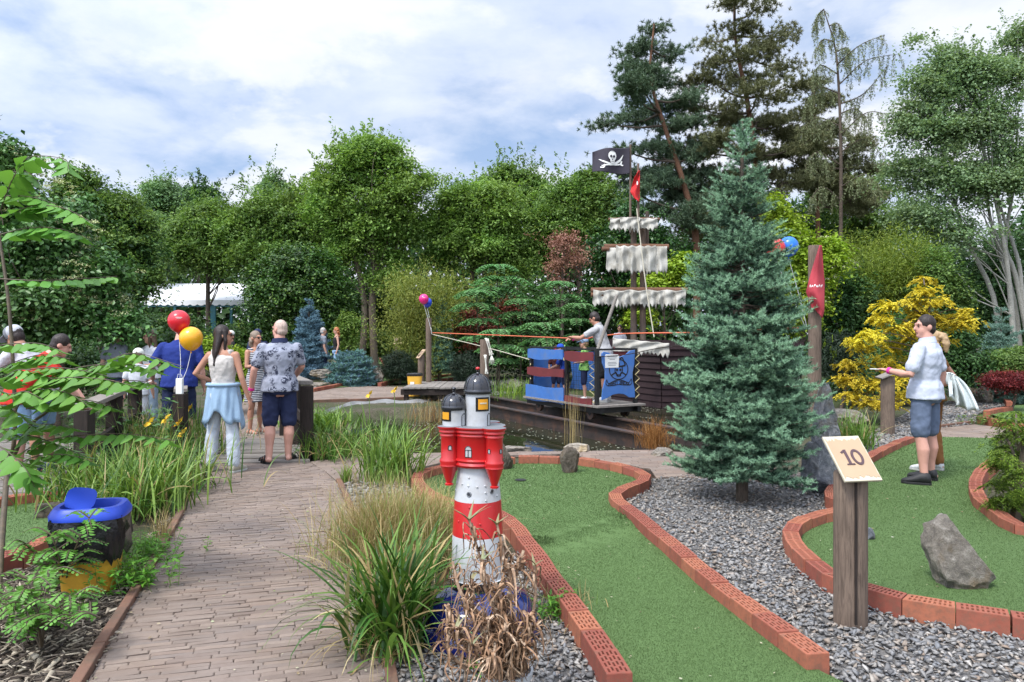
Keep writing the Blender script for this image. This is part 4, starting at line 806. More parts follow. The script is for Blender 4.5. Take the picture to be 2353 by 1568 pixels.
sprays('yellow_green_conifer', 'yellow-green upright conifer cut by the right frame edge', 'shrub', 6.4, [(2335,950,16,10),(2310,965,14,10),(2340,985,26,16),(2300,1000,20,14),(2320,1030,34,22),(2350,1050,36,22),(2300,1060,28,18),(2330,1095,38,24),(2295,1110,24,16),(2355,1130,40,26),(2315,1150,34,20),(2345,1180,36,22),(2300,1040,20,12),(2285,1055,12,8),(2370,1000,30,20),(2375,1090,40,26),(2290,1150,16,10)], 'edgecon', 60, .024, .3, None, .1)
# ---- aralia saplings: flat tiers of bipinnate leaves ---------------------------------------------------------------
def aralia(name, label, u, vb, Y, tiers, mat='aralia', group='aralia saplings by the pond'):
    base = at(u, 770, Y); base[2] = 0; T = thing(name, label, 'sapling', base, 0, group); mb = MB(); lb = LB()
    zt = max(at(p[0], p[1], Y)[2] for p in tiers); top = at(tiers[0][0], tiers[0][1], Y); mb.tube(crm([base, base*.5+top*.5+[.04, 0, 0], top], 10), np.linspace(.03, .012, 10), 6)
    for tu, tv, ru in tiers:
        c = at(tu, tv, Y); r = ru*Y/FO; k = 9
        for a in range(k):
            az = a*2*PI/k+R.normal()*.2; o = np.array([math.cos(az), math.sin(az), 0]); sd = np.array([-o[1], o[0], 0]); m = 9
            tt = np.linspace(0, 1, m); rr = r*R.uniform(.75, 1.1); P = c+o*(rr*tt)[:, None]+np.array([0, 0, 1])*(rr*(.42*tt-.62*tt**2))[:, None]; mb.tube(P, .005, 3)
            for j in range(1, m):
                for s_ in (-1, 1):
                    l = rr*.34*(1-.55*tt[j]); d = nrm(o*.35+sd*s_+[0, 0, -.1]); q = 8; s = np.linspace(.15, 1, q)
                    C = P[j]+d*(s*l)[:, None]+np.array([0, 0, -.25*l])*(s**2)[:, None]
                    for e in (-1, 1):
                        D = d*.5+o*e+np.array([0, 0, -.25]); lb.leaves(C+nrm(D)*.03, np.tile(D, (q, 1)), nrm(R.normal(size=(q, 3))*.2+[0, 0, 1]), .085, .045)
    lb.build('foliage', [LM[mat]], T, base); wpart('stems', mb, M['stem'], T)
for i, (u, Y, tiers, l) in enumerate(((1142,23,[(1142,612,48),(1150,640,70),(1130,665,75)],'tallest aralia sapling with a flat umbrella crown of pale leaves'),
    (1095,22,[(1095,670,45),(1090,700,55),(1105,735,55),(1090,775,45)],'tiered aralia sapling right beside the columnar spruce'),
    (1195,22.5,[(1195,690,50),(1200,720,60),(1190,755,60),(1200,800,50)],'leafy aralia sapling in the middle of the thicket before the pond bank'),
    (1285,23,[(1285,650,45),(1290,680,60),(1280,710,55)],'aralia sapling with spreading crown left of the lowest sail'),
    (1240,21.5,[(1240,745,50),(1250,780,55),(1235,815,50)],'low aralia sapling between wagon and bone post'),
    (1330,22,[(1330,700,45),(1320,735,50),(1335,770,50)],'aralia sapling behind the man on the wagon'),
    (1145,21,[(1145,760,50),(1150,795,55),(1150,825,45)],'low aralia sapling behind the bone post'))):
    aralia('aralia_sapling', l, u, 850, Y, tiers)
# ---- grasses ----------------------------------------------------------------------------------------------------
def clump(name, label, c, n, h, spread, w, mats, mix=(1,), tilt=(.05, .6), br=.1, droop=.5, cat='grass', group=None, seeds=None, heads=None, kink=0):
    c = np.asarray(c, float); T = thing(name, label, cat, c, 0, group); k = 8; az = R.uniform(0, 2*PI, n); th = R.uniform(*tilt, n)*R.random(n)**.3
    L = h*R.uniform(.55, 1.1, n); p0 = np.c_[R.normal(size=(n, 2))*br, np.zeros(n)]; o = np.c_[np.cos(az), np.sin(az), 0*az]; p = p0.copy(); pts = [p.copy()]; ds = []
    dr = droop*R.uniform(.3, 1.6, n)*(.4+th)
    for i in range(k):
        a = th+dr*((i+.5)/k)**1.6*2.2; d = o*np.sin(a)[:, None]+np.array([0, 0, 1.])*np.cos(a)[:, None]; p = p+d*(L/k)[:, None]; pts.append(p.copy())
    pts = np.stack(pts, 1); pts[:, :, 2] = np.maximum(pts[:, :, 2], .004); t_ = np.linspace(0, 1, k+1); ww = w*R.uniform(.6, 1.2, n)[:, None]*(np.minimum(1, .55+t_*1.6)*(1-t_**2.2))[None]+.0004
    sd = np.c_[-np.sin(az), np.cos(az), R.normal(size=n)*.35]; s = nrm(sd)[:, None]*ww[..., None]/2
    V = np.stack([pts-s, pts+s], 2).reshape(-1, 3); b = (np.arange(n)*(2*(k+1)))[:, None, None]; j = (np.arange(k)*2)[None, :, None]
    F = (b+j+np.array([0, 1, 3, 2])[None, None]).reshape(-1, 4); mi = np.repeat(R.choice(len(mats), n, p=np.array(mix)/sum(mix)), k)
    link('blades', np_mesh('blades', V, F, [LM[m] for m in mats], mi, True), T)
    return T
g = lambda u, v: gr(u, v)
clump('iris_clump', 'large clump of broad green sword leaves left of the model lighthouse base', g(900,1490), 290, .74, .3, .025, ['blade', 'iris', 'dry'], (.5, .38, .12), (.03, .72), .085, .75)
clump('straw_grass', 'dry skirt of bleached blades drooping over the pavers under the iris clump', g(890,1500), 130, .5, .3, .008, ['dry', 'blade'], (.7, .3), (.5, 1.2), .1, .9)
clump('feather_grass', 'fine pale straw-coloured feather grass behind the iris clump', g(905,1290), 3600, .62, .4, .0042, ['dry', 'bamboo'] if 0 else ['dry', 'blade2'], (.8, .2), (.03, .75), .2, .6)
clump('feather_grass', 'second tuft of fine straw-coloured grass touching the lighthouse shaft', g(975,1280), 1800, .5, .3, .004, ['dry', 'blade2'], (.85, .15), (.03, .7), .13, .6)
clump('sedge_clump', 'tall bright green arching sedge left of the lighthouse by the brick path', g(895,1105), 300, .74, .5, .02, ['blade', 'blade2', 'dry'], (.6, .35, .05), (.03, .7), .16, .75)
clump('sedge_clump', 'dense green sedge with straw seed tufts beside the bridge post', g(765,1050), 380, .52, .5, .017, ['blade', 'iris', 'dry'], (.65, .15, .2), (.03, .85), .2, .8)
clump('sedge_clump', 'small bright green sedge tuft sprouting at the corner of the path edging', g(797,1108), 90, .22, .1, .009, ['blade2'], (1,), (.03, .6), .03, .5)
clump('reed_clump', 'upright dark green iris leaves standing in the pond behind the sedge', at(880,1020,11.5)*[1,1,0]+[0,0,-.15], 150, .52, .3, .022, ['blade', 'dark'], (.5, .5), (.02, .3), .3, .3)
clump('leafy_clump', 'lush bright green leafy clump behind the bridge end post', g(735,985), 320, .45, .4, .035, ['blade', 'blade2'], (.6, .4), (.05, .9), .3, .7)
for q, l in (((300,1180),'biggest sedge clump, bright green, behind the blue-lidded bin'),((215,1150),'sedge clump arching over the boardwalk edge left of the big clump'),((385,1130),'sedge clump hugging the left path edge below the bridge')):
    clump('sedge_clump', l, g(*q), 420, .66, .5, .02, ['blade2', 'blade', 'iris', 'dry'], (.4, .3, .22, .08), (.03, .8), .22, .7)
clump('reed_clump', 'tall reeds with yellow flowers around the left bridge railing', g(415,1045), 300, .8, .4, .016, ['blade', 'blade2', 'dry'], (.5, .3, .2), (.02, .45), .33, .6)
clump('reed_clump', 'reeds with nodding brown tips beside the left railing posts', g(330,1060), 300, .76, .4, .014, ['blade', 'dry'], (.7, .3), (.02, .5), .3, .75)
clump('sedge_clump', 'green sedge clump left of the weathered lectern post on the right', g(1955,1030), 300, .62, .3, .018, ['blade', 'dry'], (.88, .12), (.05, .8), .14, .7)
clump('rusty_sedge', 'rust-brown grass tuft on the pond edge left of the big spruce', g(1502,1030), 420, .5, .3, .006, ['rust'], (1,), (.03, .75), .1, .55)
clump('dry_reeds', 'dry reed stalks standing in the water below the wooden jetty', at(985,950,15.3)*[1,1,0]+[0,0,-.2], 150, .55, .3, .01, ['dry', 'rust'], (.7, .3), (.02, .4), .22, .5)
clump('dry_reeds', 'thin grey reed stems rising from the pond under the wagon', at(1315,1010,12)*[1,1,0]+[0,0,-.2], 46, 1.05, .1, .007, ['dry'], (1,), (.01, .16), .07, .1)
clump('pond_grass', 'green grass tufts growing along the far bank left of the wagon', at(1205,905,19)*[1,1,0], 420, .55, .4, .014, ['blade', 'lime'], (.7, .3), (.03, .5), .5, .4)
clump('weed_tuft', 'dry grass and weeds creeping along the left green edging behind the brick row', g(1250,1400), 260, .16, .2, .004, ['dry', 'blade'], (.7, .3), (.2, 1.2), .16, .6)
clump('straw_grass', 'thin straw tuft at the left path kerb', g(372,1240), 110, .28, .1, .004, ['dry'], (1,), (.05, .6), .05, .5)
def weeds(name, label, c, n, r, h, L, mat='weed', W=.35, cat='plant', group=None):
    c = np.asarray(c, float); T = thing(name, label, cat, c, 0, group); lb = LB(); mb = MB()
    for _ in range(n):
        b = np.r_[R.normal(size=2)*r, 0]; e = b+np.r_[R.normal(size=2)*h*.3, h*R.uniform(.4, 1.1)]; mb.tube([b, (b+e)/2, e], .0022, 3); m = 12; t_ = R.uniform(.1, 1, m)[:, None]; az = R.uniform(0, 2*PI, m); D = np.c_[np.cos(az), np.sin(az), R.normal(size=m)*.3+.2]
        lb.leaves(b*(1-t_)+e*t_+nrm(D)*L*.5, D, nrm(R.normal(size=(m, 3))*.3+[0, 0, 1]), L*R.uniform(.6, 1.2, m), L*W)
    lb.build('leaves', [LM[mat]], T, (0, 0, 0)); mb.build('stems', M['greenstem'], T)
for q, n, r, h, L, l in (((318,1345),46,.11,.2,.055,'low bright green weeds along the path kerb right of the yellow bin'),((345,1275),40,.12,.16,.045,'low weeds between kerb and sedge behind the bin'),((290,1300),26,.1,.2,.05,'weeds at the right side of the yellow bin'),((1270,1415),14,.05,.12,.05,'small green weed beside the brick edging right of the dead aloe'),((1075,1190),16,.08,.2,.07,'green weed sprig left of the lighthouse shaft'),((1105,1540),10,.06,.05,.03,'tiny weeds in the gravel beside the pot'),((60,1440),20,.14,.12,.05,'small seedlings under the shrub at the lower left')):
    weeds('weed_patch', l, g(*q), n, r, h, L)
weeds('perennial_clump', 'leafy perennials at the left between railing and boardwalk', g(250,1075), 60, .4, .8, .1, 'vib', .5)
weeds('perennial_clump', 'leafy perennials growing at the foot of the dark spruce mound', at(800,870,24)*[1,1,0], 30, .4, .3, .1, 'mid', .5)
weeds('bank_plants', 'small green plants among the slate in front of the right far edging', g(2270,975), 30, .2, .2, .06, 'mid', .4)
# yellow irises
M['yellowpetal'] = pm('yellow_iris_petals', (.72, .5, .03), (.62, .38, .02), 20, .6)
def iris(base, h, lab):
    T = thing('yellow_iris', lab, 'flower', base, 0, 'yellow irises'); mb = MB(); mb.tube([[0, 0, 0], [.01, 0, h*.5], [0, .01, h]], .006, 5); mb.build('stem', M['greenstem'], T); lb = LB(); n = 9; az = np.arange(n)*2.2
    D = np.c_[np.cos(az), np.sin(az), np.where(np.arange(n) % 3 == 0, 1.2, -.5)]; lb.leaves(np.array([0, 0, h+.02])+nrm(D)*.04, D, sph(n), .1, .05); link('petals', np_mesh('petals', np.concatenate(lb.V), np.concatenate(lb.F), M['yellowpetal']), T)
for u, v, Y, l in ((848,910,12,'yellow iris flower left of its pair, above the pond sedge'),(906,900,12.3,'taller yellow iris flower right of its pair, above the pond sedge'),(380,968,9,'yellow iris among reeds nearest the left railing post'),(410,975,9.2,'yellow iris low in the reeds beside the balloon post'),(343,975,9,'yellow iris leftmost in the reeds by the railing'),(418,1000,8.9,'lowest yellow iris in the reeds by the bridge'),(432,945,9.5,'yellow iris beside the woman in white trousers')):
    p = at(u, v, Y); iris((p[0], p[1], -.1), p[2]+.1, l)
# ---- near pinnate shrubs at the left edge ----------------------------------------------------------------------------
def frond(mb, lb, P, npair, L, W, hang=.75, mi=0, tip=True):
    P = crm(P, 40); mb.tube(P, np.linspace(.0045, .0018, 40), 5); T_ = nrm(np.gradient(P, axis=0)); Vs = []; Fs = []
    for j in range(npair):
        t_ = .12+.86*(j+.5)/npair; i = int(t_*39); q = P[i]; d = T_[i]; s = nrm(np.cross(d, [0, 0, 1])); sc = (1-.5*abs(t_-.45)**1.5)*R.uniform(.85, 1.1)
        for e in (-1, 1):
            a = nrm(d*.45+s*e*.9+np.array([0, 0, -hang*R.uniform(.5, 1.2)])); n = nrm(np.cross(a, d)*-e+np.array([0, 0, .2])); w = np.cross(n, a); l = L*sc; k = 6; tt = np.linspace(0, 1, k)
            mid = q+a*(.008+tt*l)[:, None]-n*(.16*l*tt**2)[:, None]; ww = W*sc*.5*np.array([.25, .88, 1., .78, .42, .02]); f = n*(ww*.22)[:, None]; V = np.concatenate([mid, mid+w*ww[:, None]+f, mid-w*ww[:, None]+f])
            F = [[i_, k+i_, k+i_+1] for i_ in range(k-1)]+[[i_, k+i_+1, i_+1] for i_ in range(k-1)]+[[i_, i_+1, 2*k+i_+1] for i_ in range(k-1)]+[[i_, 2*k+i_+1, 2*k+i_] for i_ in range(k-1)]
            lb.add(V, np.array(F), mi)
def A5(pts, Y): return [at(u, v, Y+dy) for u, v, dy in pts]
base = gr(-14, 1490); T = thing('pinnate_leaved_tree', 'young tree with long pinnate leaves reaching in from the left edge', 'tree', base); mb = MB(); lb = LB()
mb.tube(crm([base, at(17,1080,5.1), at(31,1028,5.1), at(34,924,5.1), at(20,700,5.2), at(-5,520,5.3)], 24), np.linspace(.019, .009, 24), 8)
mb.tube(crm([at(22,1070,5.1), at(65,983,4.9), at(112,944,4.8)], 8), np.linspace(.016, .008, 8), 6); mb.tube(crm([at(-30,1030,5.), at(10,1065,5.), at(25,1085,5.1)], 8), .01, 6)
fr = [([(0,485,.1),(30,410,0),(67,362,0),(145,365,-.2),(158,388,-.3)],9,.12),([(0,500,.1),(50,480,0),(95,472,0),(150,480,-.2),(206,508,-.3)],11,.12),([(-20,545,0),(60,525,0),(130,525,-.1),(200,545,-.2)],11,.12),
    ([(-20,640,0),(90,645,0),(200,640,.2),(270,635,.3)],12,.09),([(112,944,-.3),(150,880,-.3),(239,834,-.4),(309,812,-.5),(419,842,-.7)],13,.1),([(34,924,0),(110,870,-.2),(197,842,-.3),(300,838,-.4),(376,852,-.5)],13,.1),
    ([(34,930,-.1),(90,880,-.3),(157,868,-.5),(240,872,-.6),(312,888,-.7)],11,.12),([(34,950,-.2),(60,905,-.4),(110,893,-.5),(160,905,-.6),(200,930,-.7)],8,.13),([(-40,950,-.2),(0,932,-.3),(40,950,-.4),(70,980,-.5)],6,.13),
    ([(20,1060,-.2),(100,1015,-.3),(197,1000,-.4),(300,998,-.5),(405,1013,-.7)],14,.1),([(-40,1010,0),(60,1000,-.2),(150,1030,-.3),(200,1050,-.4)],9,.1),([(-30,860,.1),(40,830,0),(100,815,-.1),(160,825,-.2)],9,.11),([(-30,905,0),(20,860,-.2),(60,850,-.3),(120,870,-.4)],7,.13),
    ([(-10,430,.3),(20,400,.2),(60,395,.1),(90,420,.1)],7,.1),([(200,900,-.2),(250,880,-.3),(310,875,-.4),(365,885,-.5)],9,.09),([(-30,985,-.1),(40,985,-.2),(110,975,-.3),(180,985,-.4)],8,.12),([(60,850,-.2),(120,845,-.3),(180,850,-.4),(250,865,-.5)],9,.11),([(-30,800,.1),(30,790,0),(90,790,0),(140,805,-.1)],8,.11),([(60,940,-.3),(130,925,-.4),(200,920,-.5),(262,935,-.6)],9,.1),([(20,1080,-.2),(80,1050,-.3),(150,1045,-.4),(215,1060,-.5)],8,.1),([(-30,455,.2),(30,450,.1),(80,455,0),(130,470,0)],8,.11),([(-30,1010,-.4),(20,1040,-.5),(60,1080,-.6),(80,1120,-.6)],8,.12),([(-30,880,-.3),(20,905,-.5),(60,900,-.6),(110,925,-.6)],7,.12)]
for P, k, L in fr: frond(mb, lb, A5(P, 5.0), k, L*1.18, L*.8)
lb.build('leaves', [LM['frond']], T, base); wpart('stems', mb, M['stem'], T, smooth=60)
def lowshrub(label, base, stems, Lf, npair, L, seedY):
    T = thing('low_pinnate_shrub', label, 'shrub', base, 0, 'low pinnate shrubs by the mulch'); mb = MB(); lb = LB()
    for P in stems:
        Q = crm([base]+P, 14); mb.tube(Q, np.linspace(.007, .0025, 14), 5)
        for k in range(4, 14):
            for _ in range(1+(k % 2)):
                az = R.uniform(0, 2*PI); o = np.array([math.cos(az), math.sin(az)*.8, .25]); l = Lf*R.uniform(.6, 1.1); frond(mb, lb, [Q[k], Q[k]+o*l*.5+[0, 0, .02], Q[k]+o*l+[0, 0, -.04*l/Lf]], npair, L*R.uniform(.8, 1.2), L*.52, .3)
    lb.build('leaves', [LM['frond']], T, base); wpart('stems', mb, M['stem'], T)
lowshrub('low shrub with small pinnate leaves spreading over the mulch at the lower left', gr(95,1490), [A5([(85,1400,0),(60,1330,0)],3.75), A5([(110,1420,0),(170,1370,-.05)],3.75), A5([(60,1420,0),(20,1370,.1)],3.8), A5([(100,1430,0),(230,1420,-.1)],3.7), A5([(100,1400,.1),(110,1320,.2)],3.8)], .22, 8, .034, 0)
lowshrub('taller thin shrub with small pinnate leaves in front of the blue-lidded bin', gr(148,1352), [A5([(140,1300,0),(120,1230,-.1)],4.45), A5([(165,1280,-.1),(205,1190,-.2)],4.45), A5([(120,1310,0),(60,1250,0)],4.5)], .2, 8, .036, 0)
# ================================ OBJECTS ====================================================================
from mathutils import noise as mn
gl = lambda n, c, r=.25, **k: pm(n, c, tuple(x*.85 for x in c), 5, r, **k)
M['lhred'] = gl('glossy_red_paint', (.5, .012, .014), .3, dirt=(.36, .012, .012), coat=.3); M['lhwhite'] = gl('glossy_white_paint', (.5, .515, .535), .35, dirt=(.36, .35, .33), dscale=5, coat=.2); M['lhblack'] = gl('glossy_black_paint', (.012, .012, .016), .12, coat=.6)
M['lhblue'] = gl('glazed_dark_blue', (.006, .012, .11), .15, coat=.7); M['orange'] = gl('orange_window_paint', (.75, .33, .015), .4); M['gold'] = M['orange']
M['binyellow'] = pm('yellow_plastic', (.76, .43, .05), (.7, .38, .04), 4, .45, dirt=(.42, .2, .03)); M['lidblue'] = pm('blue_plastic', (.025, .075, .56), (.02, .06, .48), 3, .4)
M['bag'] = pm('black_bin_bag', (.012, .012, .014), None, 5, .2, .5, 9, .03); M['blue'] = pm('painted_blue_board', (.05, .16, .46), (.04, .13, .37), 5, .55, dirt=(.1, .16, .3))
M['maroon'] = pm('dark_red_board', (.16, .022, .026), (.11, .018, .02), 5, .6); M['signwood'] = pm('light_sign_board', (.44, .31, .195), (.38, .265, .165), 3, .6, stretch=(1, 1, .3)); M['cream'] = pm('cream_sign_edge', (.54, .49, .37), (.47, .42, .31), 9, .6); M['ink'] = pm('dark_sign_ink', (.06, .03, .035), (.09, .05, .06), 9, .6)
# ---- model lighthouse ------------------------------------------------------------------------------------------
LX, LY, LS = -.185, 4., .000617
T = thing('model_lighthouse', 'red and white striped model lighthouse with black domes beside the brick path', 'lighthouse', (LX, LY, 0))
def zc6(y): return CH-(823.5+.2626*y-HV)*4/FO
MB().lathe([(0,.0),(.335,0),(.34,.04),(.325,.075),(.3,.085),(.295,.15),(.27,.19),(.2,.225),(.17,.25),(0,.25)], seg=48).build('plinth', M['lhblue'], T, smooth=40)
sh = [(.152,.24),(.152,.30),(.143,.302),(.137,.529),(.1365,.531),(.1265,.716),(.126,.718),(.106,.9)]
mb = MB().lathe(sh, seg=48, mis=[2, 0, 0, 1, 1, 0, 0]); mb.build('tower', [M['lhwhite'], M['lhred'], M['lhblack']], T, smooth=30)
mb = MB().lathe([(.1,.895),(.132,.9),(.139,.912),(.132,.925),(.14,.936),(.13,.945),(.13,1.055),(.137,1.066),(.134,1.075),(.143,1.086),(.141,1.096),(.15,1.106),(.15,1.112),(0,1.113)], seg=48, mis=[0]*12+[1])
tur = [(.158*math.sin(rad(a)), -.165*math.cos(rad(a))) for a in (-72, 36, 160)]
for x, y in tur:
    mb.lathe([(0,.80),(.022,.80),(.023,.808),(.016,.812),(.018,.82),(.046,.897),(.05,.905),(.047,.915),(.052,.928),(.05,.937),(.044,.945),(.044,1.055),(.05,1.066),(.047,1.075),(.056,1.086),(.054,1.096),(.062,1.107),(.062,1.114),(0,1.115)], (x, y, 0), 24, mis=[0]*17+[1])
M['lead'] = pm('grey_gallery_floor', (.2, .21, .23), (.12, .13, .14), 8, .5)
mb.build('gallery', [M['lhred'], M['lead']], T, smooth=40)
def dome(c, r, z0, h, knob, wz0, wall_r):
    mb = MB().lathe([(wall_r, wz0), (wall_r, z0-.002)], (c[0], c[1], 0), 32, 0); mb.build('lantern_wall', M['lhwhite'], T, smooth=60)
    m = MB().lathe([(wall_r*.9, z0-.004), (r, z0-.004), (r*1.02, z0+.008), (r, z0+.016), (r*.97, z0+.018)]+[(r*.97*math.cos(a), z0+.018+h*math.sin(a)) for a in np.linspace(.05, PI/2, 9)], (c[0], c[1], 0), 40)
    m.lathe([(.007, z0+h+.012), (.011, z0+h+.02), (.006, z0+h+.026), (.009, z0+h+.034), (.001, z0+h+.042)], (c[0], c[1], 0), 12)
    o = m.build('dome', M['lhblack'], T, smooth=50); rb = MB()
    for a in np.arange(10)*2*PI/10: rb.tube([(c[0]+r*.985*math.cos(t)*math.cos(a), c[1]+r*.985*math.cos(t)*math.sin(a), z0+.018+h*1.01*math.sin(t)) for t in np.linspace(.02, 1.5, 9)], .0022, 5)
    rb.build('rib', M['lhblack'], o); k = MB().ell((c[0], c[1], z0+h+.046), (.012, .012, .009)); k.build('finial', M[knob], o, smooth=180)
dome((0, 0), .075, zc6(302), .085, 'lhred', 1.112, .066); dome((-.128, -.01), .068, zc6(440), .062, 'lhblack', 1.112, .062)
def patch(c, r, a0, a1, z0, z1, mat, name, par=T, push=.002, n=8):
    th = np.linspace(rad(a0), rad(a1), n); m = MB(); V = [(c[0]+rr*math.sin(a), c[1]-rr*math.cos(a), z) for rr in (r+push, r-.003) for z in (z0, z1) for a in th]
    F = [(i, i+1, n+i+1, n+i) for i in range(n-1)]+[(n+i, n+i+1, 3*n+i+1, 3*n+i) for i in range(n-1)]+[(i+1, i, 2*n+i, 2*n+i+1) for i in range(n-1)]+[(0, n, 3*n, 2*n), (n-1, 3*n-1, 4*n-1, 2*n-1)]
    m.add(V, F); return m.build(name, mat, par)
def arch(c, r, a, w, z0, z1, name, fill=None, t_=.0022, cross=False):
    s = [(-w, z0), (-w, z1-w)]+[(-w*math.cos(q), z1-w+w*math.sin(q)) for q in np.linspace(.3, PI-.3, 7)]+[(w, z1-w), (w, z0)]
    P = lambda x, z, k: (c[0]+(r+k)*math.sin(rad(a)+x/r), c[1]-(r+k)*math.cos(rad(a)+x/r), z); m = MB()
    if fill: m.add([P(x, z, .0012) for x, z in s], [tuple(range(len(s)))])
    m.tube([P(x, z, .001) for x, z in s+[s[0]]], t_, 5, 1)
    if cross: m.tube([P(-w, z1-w*1.1, .002), P(w, z1-w*1.1, .002)], t_*.9, 5, 1); m.tube([P(0, z0, .002), P(0, z1-w*1.1, .002)], t_*.9, 5, 1)
    m.build(name, [M['lhwhite'], M['lhblack']], T)
for c, r, a0, a1, y0, y1 in (((0,0),.066,-7,64,455,335),((-.128,-.01),.062,-72,-10,540,447)):
    p = patch(c, r, a0, a1, zc6(y0), zc6(y1), M['lhblack'], 'window', push=.002); q = (a1-a0)*.16; patch(c, r, a0+q, a1-q, zc6(y0-16), zc6(y1+16), M['orange'], 'pane', p, .0045)
patch((0,0), .066, 12, 44, zc6(392), zc6(380), M['cream'], 'faded_lettering', T, .006)
arch((0,0), .13, -20, .018, zc6(835), zc6(742), 'window', True, cross=True); arch(tur[0], .044, 10, .008, zc6(780), zc6(742), 'window', True); arch(tur[1], .044, -37, .007, zc6(790), zc6(755), 'window', True); arch(tur[1], .044, 50, .007, zc6(792), zc6(757), 'window', True)
arch((-.128,-.01), .062, 62, .017, 1.113, zc6(480), 'door', True); arch((0,0), .066, 66, .014, 1.113, zc6(478), 'door', True)
rv = MB(); rr_ = MB(); po = MB()
for x, y in ((418,1015),(360,1073),(415,1083),(489,1090),(556,1083),(560,1140),(563,1205),(310,1070),(650,1120),(655,1180),(300,1140),(425,1262),(515,1400),(625,1382),(330,1390),(450,1680),(600,1690),(380,1800),(560,1760)):
    z = zc6(y); r = np.interp(z, [s[1] for s in sh], [s[0] for s in sh]); a = math.asin(np.clip((x-486)*LS/r, -.99, .99)); (rr_ if 1215 < y < 1540 else rv).ell((r*math.sin(a), -r*math.cos(a), z), (.006,)*3, seg=8, rings=6)
rv.build('rivet', M['lhwhite'], T, smooth=180)['kind'] = 'stuff'; rr_.build('rivet', M['lhred'], T, smooth=180)['kind'] = 'stuff'
for x, y in ((420,1153),(613,1135),(640,1960)):
    z = zc6(y); r = np.interp(z, [s[1] for s in sh], [s[0] for s in sh]); a = math.asin((x-486)*LS/r); n = np.array([math.sin(a), -math.cos(a), .1]); c = np.array([r*math.sin(a), -r*math.cos(a), z])
    m = MB(); ta, tb = frame_of(n); m.tube([c+(ta*math.cos(q)+tb*math.sin(q))*.011+n*.001 for q in np.linspace(0, 2*PI, 15)], .0035, 6, 0); m.ell(c, (.008, .008, .003), np.stack([ta, tb, nrm(n)], 1), mi=1); m.build('porthole', [M['lead'], M['lhblack']], T, smooth=60)
# ---- dead aloe in a pot -------------------------------------------------------------------------------------------
px = np.array([-.02, 3.12, 0]); T = thing('potted_dead_aloe', 'withered brown aloe thicket in a white pot in front of the lighthouse', 'potted plant', px)
MB().lathe([(0,.0),(.085,0),(.1,.16),(.108,.165),(.11,.19),(.1,.19),(.095,.165),(0,.16)], seg=36).build('pot', M['lhwhite'], T, smooth=40)
M['deadleaf'] = NT('withered_aloe_leaves'); tt_ = M['deadleaf']; tt_.col(tt_.mix(tt_.ramp(tt_.noise(60, 5), [(.35, (0,)*3), (.7, (1,)*3)]), tt_.ramp(tt_.island(), [(0, (.17, .09, .045)), (.4, (.34, .19, .1)), (.7, (.44, .28, .17)), (1, (.58, .45, .32))]), (.12, .065, .035))); tt_.set(Roughness=.7); M['deadleaf'] = tt_.m
M['aloestem'] = pm('dead_aloe_stems', (.4, .29, .2), (.16, .08, .045), 45, .8, .5, 60); M['aloegreen'] = pm('dying_aloe_green', (.14, .19, .09), (.24, .16, .07), 25, .5)
st = MB(); dl = LB(); gn = MB(); tips = [(1078,1195,3.25),(1142,1205,3.22),(1040,1290,3.2),(1110,1285,3.1),(1168,1295,3.12),(1203,1265,3.2),(1228,1300,3.22),(1062,1375,3.1),(1140,1340,3.05),(1085,1330,3.2),(1190,1360,3.05),(1215,1410,3.0),(1050,1440,3.),(1120,1420,2.98),(1165,1440,2.97),(1085,1480,2.95),(1240,1430,3.1),(1030,1390,3.15),(1150,1390,3.2),(1205,1480,2.95),(1130,1500,2.93)]
for k, (u, v, Y) in enumerate(tips):
    e = at(u, v, Y)-px; b = np.r_[R.normal(size=2)*.045, .16]; P = crm([b, b*.65+e*.35+np.r_[R.normal(size=2)*.035, 0], b*.3+e*.7+np.r_[R.normal(size=2)*.03, 0], e], 14); st.tube(P, np.linspace(.0085, .0065, 14)*R.uniform(.8, 1.1), 7, jit=.12)
    nl = 56 if k > 6 else 30
    for _ in range(nl):
        s = R.random()**.5 if k > 6 else (R.uniform(.86, 1) if R.random() < .45 else R.uniform(.1, .5)); q = P[min(13, int(s*13))] if k > 1 else P[9+int(R.random()*4)]
        az = R.uniform(0, 2*PI); o = np.array([math.cos(az), math.sin(az), 0]); l = R.uniform(.05, .15); c1 = q+o*l*.35+[0, 0, l*R.uniform(-.1, .35)]; c2 = c1+o*l*R.uniform(-.1, .4)+[0, 0, -l*R.uniform(.2, .6)]; c3 = c2+o*l*R.uniform(-.4, .1)+np.r_[R.normal(size=2)*l*.2, -l*R.uniform(.1, .5)]
        if c3[2] < .01: continue
        Q = crm([q, c1, c2, c3], 10); w = R.uniform(.006, .017)*np.linspace(1, .15, 10)**.7; sd = nrm(np.cross(np.gradient(Q, axis=0), o+[0, 0, .4]))*w[:, None]/2; up = nrm(np.cross(sd, np.gradient(Q, axis=0)))*w[:, None]*.35
        I = np.arange(9)[:, None]; F = np.concatenate([np.hstack([I, I+10, I+11]), np.hstack([I, I+11, I+1]), np.hstack([I+20, I, I+1]), np.hstack([I+20, I+1, I+21])]); dl.add(np.concatenate([Q-up, Q+sd, Q-sd]), F)
    gn = MB()
    for j in range(5 if k < 2 else (2 if k % 3 == 0 else 0)):
        az = j*1.26+R.random(); o = np.array([math.cos(az), math.sin(az), .8]); l = (.085 if k == 0 else .05)*R.uniform(.7, 1.2); P2 = crm([e, e+o*l*.5, e+o*l*[1.1, 1.1, .9]], 6); gn.tube(P2, np.linspace(.009, .001, 6), 6, sq=.4)
    if gn.n: gn.build('green_rosette', M['aloegreen'], T, smooth=60)
